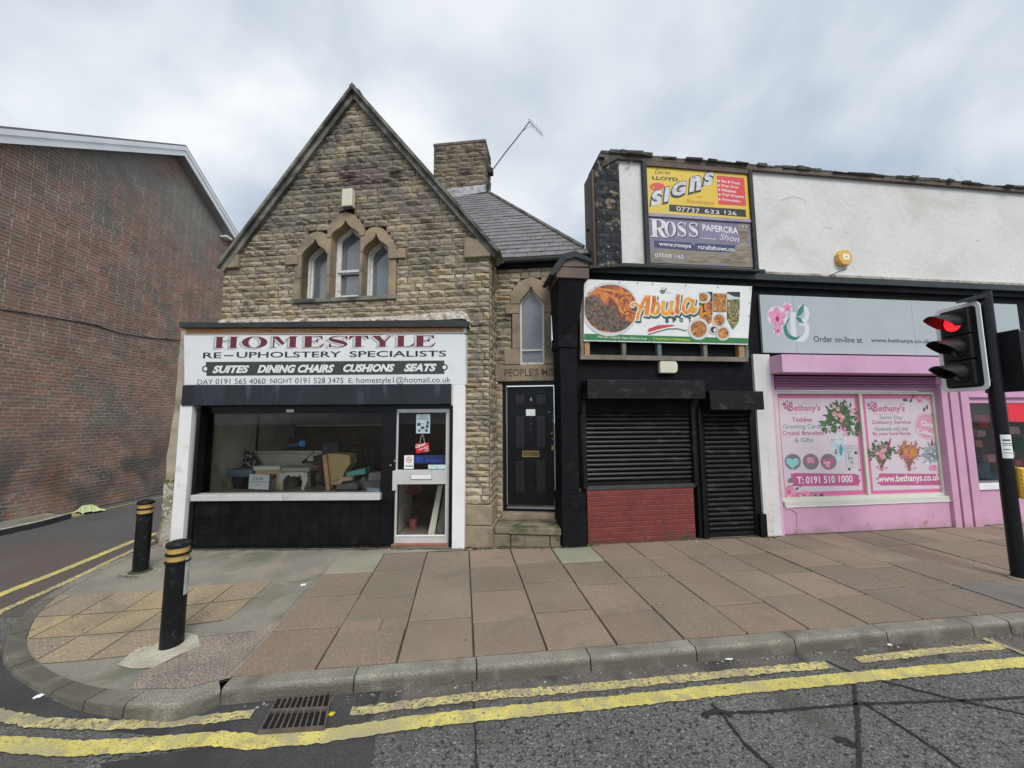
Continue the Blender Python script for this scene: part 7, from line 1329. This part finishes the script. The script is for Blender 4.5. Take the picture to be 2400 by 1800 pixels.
def qtxt(s, x0, y0, x1, y1, m_, d=.0315, **k): q = T.rect('q', x0, y0, x1, y1, .03); return text(s, T, *q, d, m_, bill, **k)
SLP = 0.0
qtxt('Darren', 270, 165, 500, 245, mINK, shear=.35); qtxt('LLOYD', 235, 258, 612, 340, mINK, bold=.035)
P_ = spline([(*T.hit('q', x_, y_, .03), 0) for x_, y_ in ((432, 425), (380, 372), (300, 358), (225, 380), (205, 425), (240, 465), (300, 470), (370, 445), (432, 425))], 40); MB().poly(T, [(p_.x, p_.y) for p_ in P_], .0312).build('palette_motif', mYRED, bill, recalc=False); MB().poly(T, ell(*T.hit('q', 255, 428, .03), .028, .024), .0318).build('palette_hole', mORG, bill, recalc=False)
for off, m_, d_, b_ in (((-8, 24), mINK, .0322, .11), ((0, 0), mINK, .0326, .10), ((2, -2), mSILV, .0332, .06)):
    e_ = (b_ - .06) * 260
    for ch_, x0, y0, x1, y1 in (('S', 215, 505, 385, 710), ('I', 398, 450, 490, 640), ('G', 520, 390, 730, 575), ('n', 765, 305, 945, 505), ('S', 970, 240, 1125, 420)):
        qtxt(ch_, x0 + off[0] - e_ - 8, y0 + off[1] - e_ - 10, x1 + off[0] + e_ + 8, y1 + off[1] + e_ + 10, m_, d_, bold=b_, shear=.15, slope=.32)
qtxt('for', 885, 538, 975, 585, mORG, bold=.01); qtxt('Sunderland', 735, 590, 1128, 668, mORG, bold=.02, slope=-.03)
def qpoly(pts, m_, d_, name): MB().poly(T, [T.hit('q', *p_, .03) for p_ in pts], d_).build(name, m_, bill, recalc=False)
qpoly([(1192, 672), (1588, 692), (1560, 290), (1165, 255)], mYRED, .0312, 'red_panel')
for s_, x0, y0, x1, y1 in (('Van & Truck', 1225, 312, 1505, 372), ('Shop Signs', 1225, 378, 1478, 436), ('Windows', 1235, 440, 1445, 498), ('Vinyl Graphics', 1238, 505, 1562, 572), ('Signwriting', 1238, 575, 1510, 640)):
    qtxt(s_, x0, y0, x1, y1, mWVIN, .0322, bold=.02, shear=.15, slope=-.06); MB().poly(T, ell(*T.hit('q', x0 - 32, (y0 + y1) / 2 - 10, .03), .019, .019, 12), .0322).build('bullet', mWVIN, bill, recalc=False)
qpoly([(482, 768), (1590, 852), (1582, 745), (482, 672)], mINK, .0312, 'number_strip'); qtxt('07737', 585, 695, 920, 785, mWVIN, .0322, bold=.0, slope=-.05); qtxt('633', 990, 735, 1202, 805, mWVIN, .0322, slope=-.05); qtxt('126', 1275, 755, 1450, 822, mWVIN, .0322, slope=-.05)
def rtx(s, x0, y0, x1, y1, m_, **k): q = T.rect('q', x0, y0, x1, y1, .025); return text(s, T, *q, .0272, m_, bill, **k)
mSHD = mat('purple_grey_shadow_paint', (.07, .062, .10), .7)
for ch_, x0, y0, x1, y1 in (('R', 200, 875, 468, 1150), ('O', 410, 912, 585, 1135), ('S', 592, 918, 735, 1140), ('S', 755, 925, 905, 1145)):
    q = T.rect('q', x0 + 14, y0 + 14, x1 + 14, y1 + 14, .025); serif(ch_, T, q, .0264, mSHD, bill, 'letter_shadow'); q = T.rect('q', x0, y0, x1, y1, .025); serif(ch_, T, q, .0272, mFADED, bill, 'letter')
rtx('PAPERCRA', 955, 952, 1475, 1078, mFADED, bold=.03, slope=-.04); rtx("''", 1530, 985, 1600, 1010, mFADED); rtx('Shon', 1200, 1085, 1490, 1190, mFADED, shear=.35, slope=-.1)
MB().poly(T, [T.hit('q', *p_, .025) for p_ in ((930, 1150), (1160, 1165), (1160, 1175), (930, 1158))], .0266).build('underline', mFADED, bill, recalc=False)
MB().poly(T, [T.hit('q', *p_, .025) for p_ in ((1410, 1362), (1435, 1258), (900, 1228), (860, 1225), (850, 1260), (800, 1255), (800, 1222), (262, 1190), (268, 1290), (500, 1310), (740, 1330), (1000, 1345))], .0262).build('navy_strip', mNAVY, bill, recalc=False)
rtx('www.rosspa', 332, 1222, 798, 1305, mFADED, bold=.02, slope=-.02); rtx('rcraftshows.co', 895, 1248, 1418, 1340, mFADED, bold=.02, slope=-.02); rtx('07508 165', 272, 1370, 690, 1445, mFADED, slope=-.02)
pts_ = [(1480, 1010), (1500, 985), (1610, 985), (1600, 1040), (1640, 1090), (1600, 1180), (1640, 1260), (1660, 1320), (1668, 1555), (200, 1490), (200, 1400), (300, 1440), (500, 1455), (700, 1440), (720, 1385), (900, 1360), (1080, 1400), (1190, 1380), (1260, 1440), (1350, 1420), (1440, 1350), (1450, 1270), (1520, 1230), (1510, 1150), (1480, 1090)]
o_ = []
for (a, b), (c_, d_) in zip(pts_, pts_[1:] + pts_[:1]):
    for t in range(4): o_.append((a + (c_ - a) * t / 4 + (rnd.uniform(-14, 14) if t else 0), b + (d_ - b) * t / 4 + (rnd.uniform(-9, 9) if t else 0)))
MB().poly(T, [T.hit('q', *p_, .025) for p_ in o_], .0255).build('bare_ply_patch', mBAREW, bill, recalc=False)
# ---- yellow alarm on the white wall
a, b = T.hit('s', 1984, 602, .1); ya = thing('alarm_box', 'yellow octagonal alarm box with white label high on the white wall', 'alarm box', T.pt(a, b - .12, 0))
oc = lambda r_, k_=.42: [(a + r_ * x_, b + r_ * y_) for x_, y_ in ((-1, -k_), (-k_ - .1, -1), (k_ + .1, -1), (1, -k_), (1, k_), (k_ + .1, 1), (-k_ - .1, 1), (-1, k_))]
MB().poly(T, oc(.135), .005, .09).build('cover', mYBOX, ya, bevel=.012); bx('label_panel', mPAPER, ya, T, a - .06, a + .07, b - .05, b + .06, .09, .094, bevel=.003); bx('label_mark', mYBOX, ya, T, a - .02, a + .03, b - .01, b + .02, .094, .0955)
MB().tube([T.pt(*T.hit('s', x_, y_, .1), .02 + .1 * i_) for i_, (x_, y_) in enumerate(((1938, 650), (1958, 640), (1968, 636)))], .008, 6).build('wall_bracket', mINK, ter)
for x_, y_ in ((1985, 545), (2035, 510), (1875, 560), (2120, 590)):
    a, b = T.hit('s', x_, y_, .0); MB().poly(T, [(a + rnd.uniform(-.03, .03), b + rnd.uniform(-.015, .015)) for _ in range(3)], .002).build('render_chip', mGREYP, ter, recalc=False)
mHC = mat('hairline_crack', (.22, .21, .19), .9)
for pth in ([(1925, 540), (1935, 532), (1950, 538)], [(2240, 395), (2255, 420), (2248, 440)], [(1830, 470), (1860, 462), (1885, 470), (1890, 480)]): ribbon2(T, 's', pth, .006, .0015, mHC, ter, 'hairline_crack', dd=0)
# ================================================================== STREET FURNITURE
def bollard(P_, h, r_, label, lean=0):
    t = thing('bollard', label, 'bollard', P_, 'black and gold bollards at the corner')
    MB().lathe(P_, [(r_ * 1.02, -.02), (r_ * 1.0, h * .78)], 32).build('post', mBOLL, t, smooth=True)
    z = h * .78
    for q in range(2):
        MB().lathe(P_, [(r_ * 1.0, z), (r_ * 1.12, z + .008), (r_ * 1.12, z + .016), (r_ * .95, z + .024)], 32).build('rim', mBOLL, t, smooth=True)
        MB().lathe(P_, [(r_ * .95, z + .024), (r_ * .94, z + .045), (r_ * .98, z + .066)], 32).build('gold_band', mGOLD, t, smooth=True); z += .066
    MB().lathe(P_, [(r_ * .98, z), (r_ * 1.12, z + .010), (r_ * 1.14, z + .026), (r_ * 1.05, z + .042), (r_ * .6, z + .056), (r_ * .02, z + .060)], 32).build('cap', mBOLL, t, smooth=True)
    return t
P1 = pave('s', 390, 1520); P1 = Vector((P1.x, P1.y + .05, P1.z)); b1_ = bollard(P1, .89, .083, 'nearer black bollard with gold bands and a white side sticker, in buff slabs')
P2 = pave('s', 320, 1341); P2 = Vector((P2.x, P2.y + .05, P2.z)); b2_ = bollard(P2, .90, .080, 'farther black bollard with gold bands, by the side road near the shop corner')
mb = MB(); vs = []; 
for zz in (.42, .74):
    for q in range(7): an = R(-12 + q * 12); vs.append(P1 + Vector((math.cos(an) * .0855, math.sin(an) * .0855, zz)))
mb.add(vs, [(q, q + 1, 8 + q, 7 + q) for q in range(6)]).build('side_sticker', mat('grey_reflective_sticker', (.52, .54, .56), .35), b1_, smooth=True)
MB().lathe(P2 + Vector((0, 0, -.001)), [(.12, 0), (.11, .006), (.08, .010)], 20).build('mossy_footing', mMOSS, b2_)
# ---- traffic light
base = ground('s', 2390, 1356); TLt = thing('traffic_light', 'black traffic light pole with white-edged signal head showing red', 'traffic light', base)
top_z = 3.46; pr = .068
MB().lathe(base, [(pr, -.02), (pr, top_z)], 28).build('pole', mTLP, TLt, smooth=True); MB().lathe(base, [(pr + .035, -.01), (pr + .035, .012), (pr, .02)], 28).build('base_collar', mCONC, TLt)
HX = base.x - .17                                # backing board faces -x
HFm = Fr((HX, 0, 0), R(90)); HFm.U = Vector((0, -1, 0)); HFm.N = Vector((-1, 0, 0)); HFm.W = Vector((0, 0, 1))
hA, hB = HFm.hit('m', 187, 195), HFm.hit('m', 405, 132); hC, hD = HFm.hit('m', 470, 578), HFm.hit('m', 232, 600)
hu0, hu1 = (hA[0] + hD[0]) / 2, (hB[0] + hC[0]) / 2; hz0, hz1 = (hC[1] + hD[1]) / 2, (hA[1] + hB[1]) / 2
print('head', hu0, hu1, hz0, hz1, 'W', hu1 - hu0, 'H', hz1 - hz0)
def rrect(a, b, c, d, r_, n=6):
    P_ = []
    for cx, cz, st_ in ((b - r_, d - r_, 0), (a + r_, d - r_, 90), (a + r_, c + r_, 180), (b - r_, c + r_, 270)):
        for q in range(n + 1): an = R(st_ + 90 * q / n); P_.append((cx + r_ * math.cos(an), cz + r_ * math.sin(an)))
    return P_
head = MB().poly(HFm, rrect(hu0 + .03, hu1 - .03, hz0 + .03, hz1 - .03, .04), -.02, -.012).build('signal_head', mTLB, TLt, label='signal head facing left with the red lamp lit')
MB().loop(HFm, rrect(hu0, hu1, hz0, hz1, .07), rrect(hu0 + .05, hu1 - .045, hz0 + .045, hz1 - .045, .045), -.02, -.008).build('white_border', mTLW, head)
cu_h = (hu0 + hu1) / 2 + .005; hh_ = (hz1 - hz0 - .14) / 3; bw_ = min(.16, (hu1 - hu0) / 2 - .06)
for k in range(3):
    z0 = hz0 + .07 + hh_ * k; MB().box(HFm, cu_h - bw_, cu_h + bw_, z0 + .004, z0 + hh_ - .004, -.15, .05).build('lamp_housing', mTLB, head, bevel=.02)
    zc = z0 + hh_ / 2; lr = .105; P_ = HFm.pt(cu_h, zc, .0)
    MB().lathe(P_, [(lr + .025, .05), (lr + .025, .062), (lr, .066), (lr, .055)], 28, HFm.N).build('lens_ring', mTLB, head)
    MB().lathe(P_, [(lr, .056), (lr * .7, .068), (.001, .074)], 28, HFm.N).build('lens', mREDL if k == 2 else mLENS, head, smooth=True, label='lit red lens' if k == 2 else None)
    n_ = 26; A = []; B = []; mb = MB(); vs = []; L_ = .30
    for q in range(n_ + 1):
        an = R(-28 + 236 * q / n_); f = max(0, math.sin(an)); ln = .07 + (L_ - .07) * max(0.0, min(1, .5 + .75 * math.sin(an))) ** 1.2; c_, s_ = math.cos(an), math.sin(an); r_ = lr + .012
        vs += [HFm.pt(cu_h + r_ * c_, zc + r_ * s_, .055), HFm.pt(cu_h + r_ * .96 * c_, zc + r_ * .96 * s_ - .02 * (ln / L_), .055 + ln), HFm.pt(cu_h + (r_ - .006) * c_, zc + (r_ - .006) * s_, .055), HFm.pt(cu_h + (r_ * .96 - .006) * c_, zc + (r_ * .96 - .006) * s_ - .02 * (ln / L_), .055 + ln)]
    fs = []
    for q in range(n_):
        a = 4 * q; b = 4 * (q + 1); fs += [(a, b, b + 1, a + 1), (a + 2, a + 3, b + 3, b + 2), (a + 1, b + 1, b + 3, a + 3)]
    mb.add(vs, fs).build('visor', mTLB, head, smooth=True)
for zz in (hz1 - .06, hz0 + .10): MB().box(HFm, -base.y - .03, -base.y + .03, zz, zz + .05, -.17, -.02).build('bracket', mTLB, TLt)
MB().hexa([base + Vector(v) for v in ((-.30, -.06, 3.33), (-.02, -.06, 3.38), (-.02, .06, 3.38), (-.30, .06, 3.33), (-.26, -.06, 3.37), (-.02, -.06, 3.44), (-.02, .06, 3.44), (-.26, .06, 3.37))]).build('top_bracket', mTLB, TLt)
# second head, facing the other way
H2 = Fr((base.x + .17, 0, 0), 0); H2.U = Vector((0, 1, 0)); H2.N = Vector((1, 0, 0))
zt2 = 1.88 + (975 - 778) / 900 * (base.y) + .03; zb2 = 1.88 + (975 - 915) / 900 * base.y
h2 = MB().box(H2, base.y - .20, base.y + .20, zb2, zt2, -.06, -.045).build('rear_signal_head', mTLB, TLt, bevel=.01)
for k in range(2):
    hh2 = (zt2 - zb2) / 2; z0 = zb2 + hh2 * k; MB().box(H2, base.y - .16, base.y + .16, z0 + .01, z0 + hh2 - .01, -.04, .12).build('lamp_housing', mTLB, h2, bevel=.02)
    zc = z0 + hh2 / 2; vs = []; fs = []; n_ = 20
    for q in range(n_ + 1):
        an = R(-25 + 230 * q / n_); r_ = .12; c_, s_ = math.cos(an), math.sin(an); ln = .24 if s_ > .2 else .12
        vs += [H2.pt(base.y + r_ * c_, zc + r_ * s_, .12), H2.pt(base.y + r_ * c_, zc + r_ * s_, .12 + ln)]
        if q: fs.append((2 * q - 2, 2 * q, 2 * q + 1, 2 * q - 1))
    MB().add(vs, fs).build('visor', mTLB, h2, smooth=True)
# push button box (yellow) and sticker
MB().hexa([base + Vector(v) for v in ((.05, -.09, .93), (.27, -.09, .91), (.27, .09, .91), (.05, .09, .93), (.05, -.09, 1.30), (.24, -.09, 1.28), (.24, .09, 1.28), (.05, .09, 1.30))]).build('push_button_box', mYBOX, TLt, bevel=.02, label='ribbed yellow push button box')
for q in range(7): zz = .955 + q * .048; MB().wbox(base.x + .06, base.x + .262 - q * .003, base.y - .098, base.y - .091, zz, zz + .036).build('rib', mYBOX, TLt, bevel=.003)
vs = []
for zz in (1.40, 1.68):
    for q in range(9): an = R(-152 + q * 12.5); vs.append(base + Vector((math.cos(an) * (pr + .002), math.sin(an) * (pr + .002), zz)))
stk = MB().add(vs, [(q, q + 1, 10 + q, 9 + q) for q in range(8)]).build('pole_notice', mPAPER, None, smooth=True); tag(stk, 'white printed notice wrapped round the traffic light pole', 'notice')
for k, (z0, z1, w_) in enumerate(((1.605, 1.625, 5), (1.57, 1.58, 6), (1.55, 1.557, 6), (1.50, 1.51, 4), (1.46, 1.467, 5))):
    vs = []
    for zz in (z0, z1):
        for q in range(w_ + 1): an = R(-140 + q * 12.5); vs.append(base + Vector((math.cos(an) * (pr + .0032), math.sin(an) * (pr + .0032), zz)))
    MB().add([v for v in vs], [(q, q + 1, w_ + 2 + q, w_ + 1 + q) for q in range(w_)]).build('printed_line', mTXSIGN, stk)
# small litter in the left bottom: weeds at shop base
weeds('dry_leaves', [((-2.35, 5.88, 0), (-2.1, 5.88, 0))], mat('dry_brown_leaf', [(.14, .07, .03), (.10, .09, .04)], .9, (9, .3)), 60, .06)
bpy.context.view_layer.update()
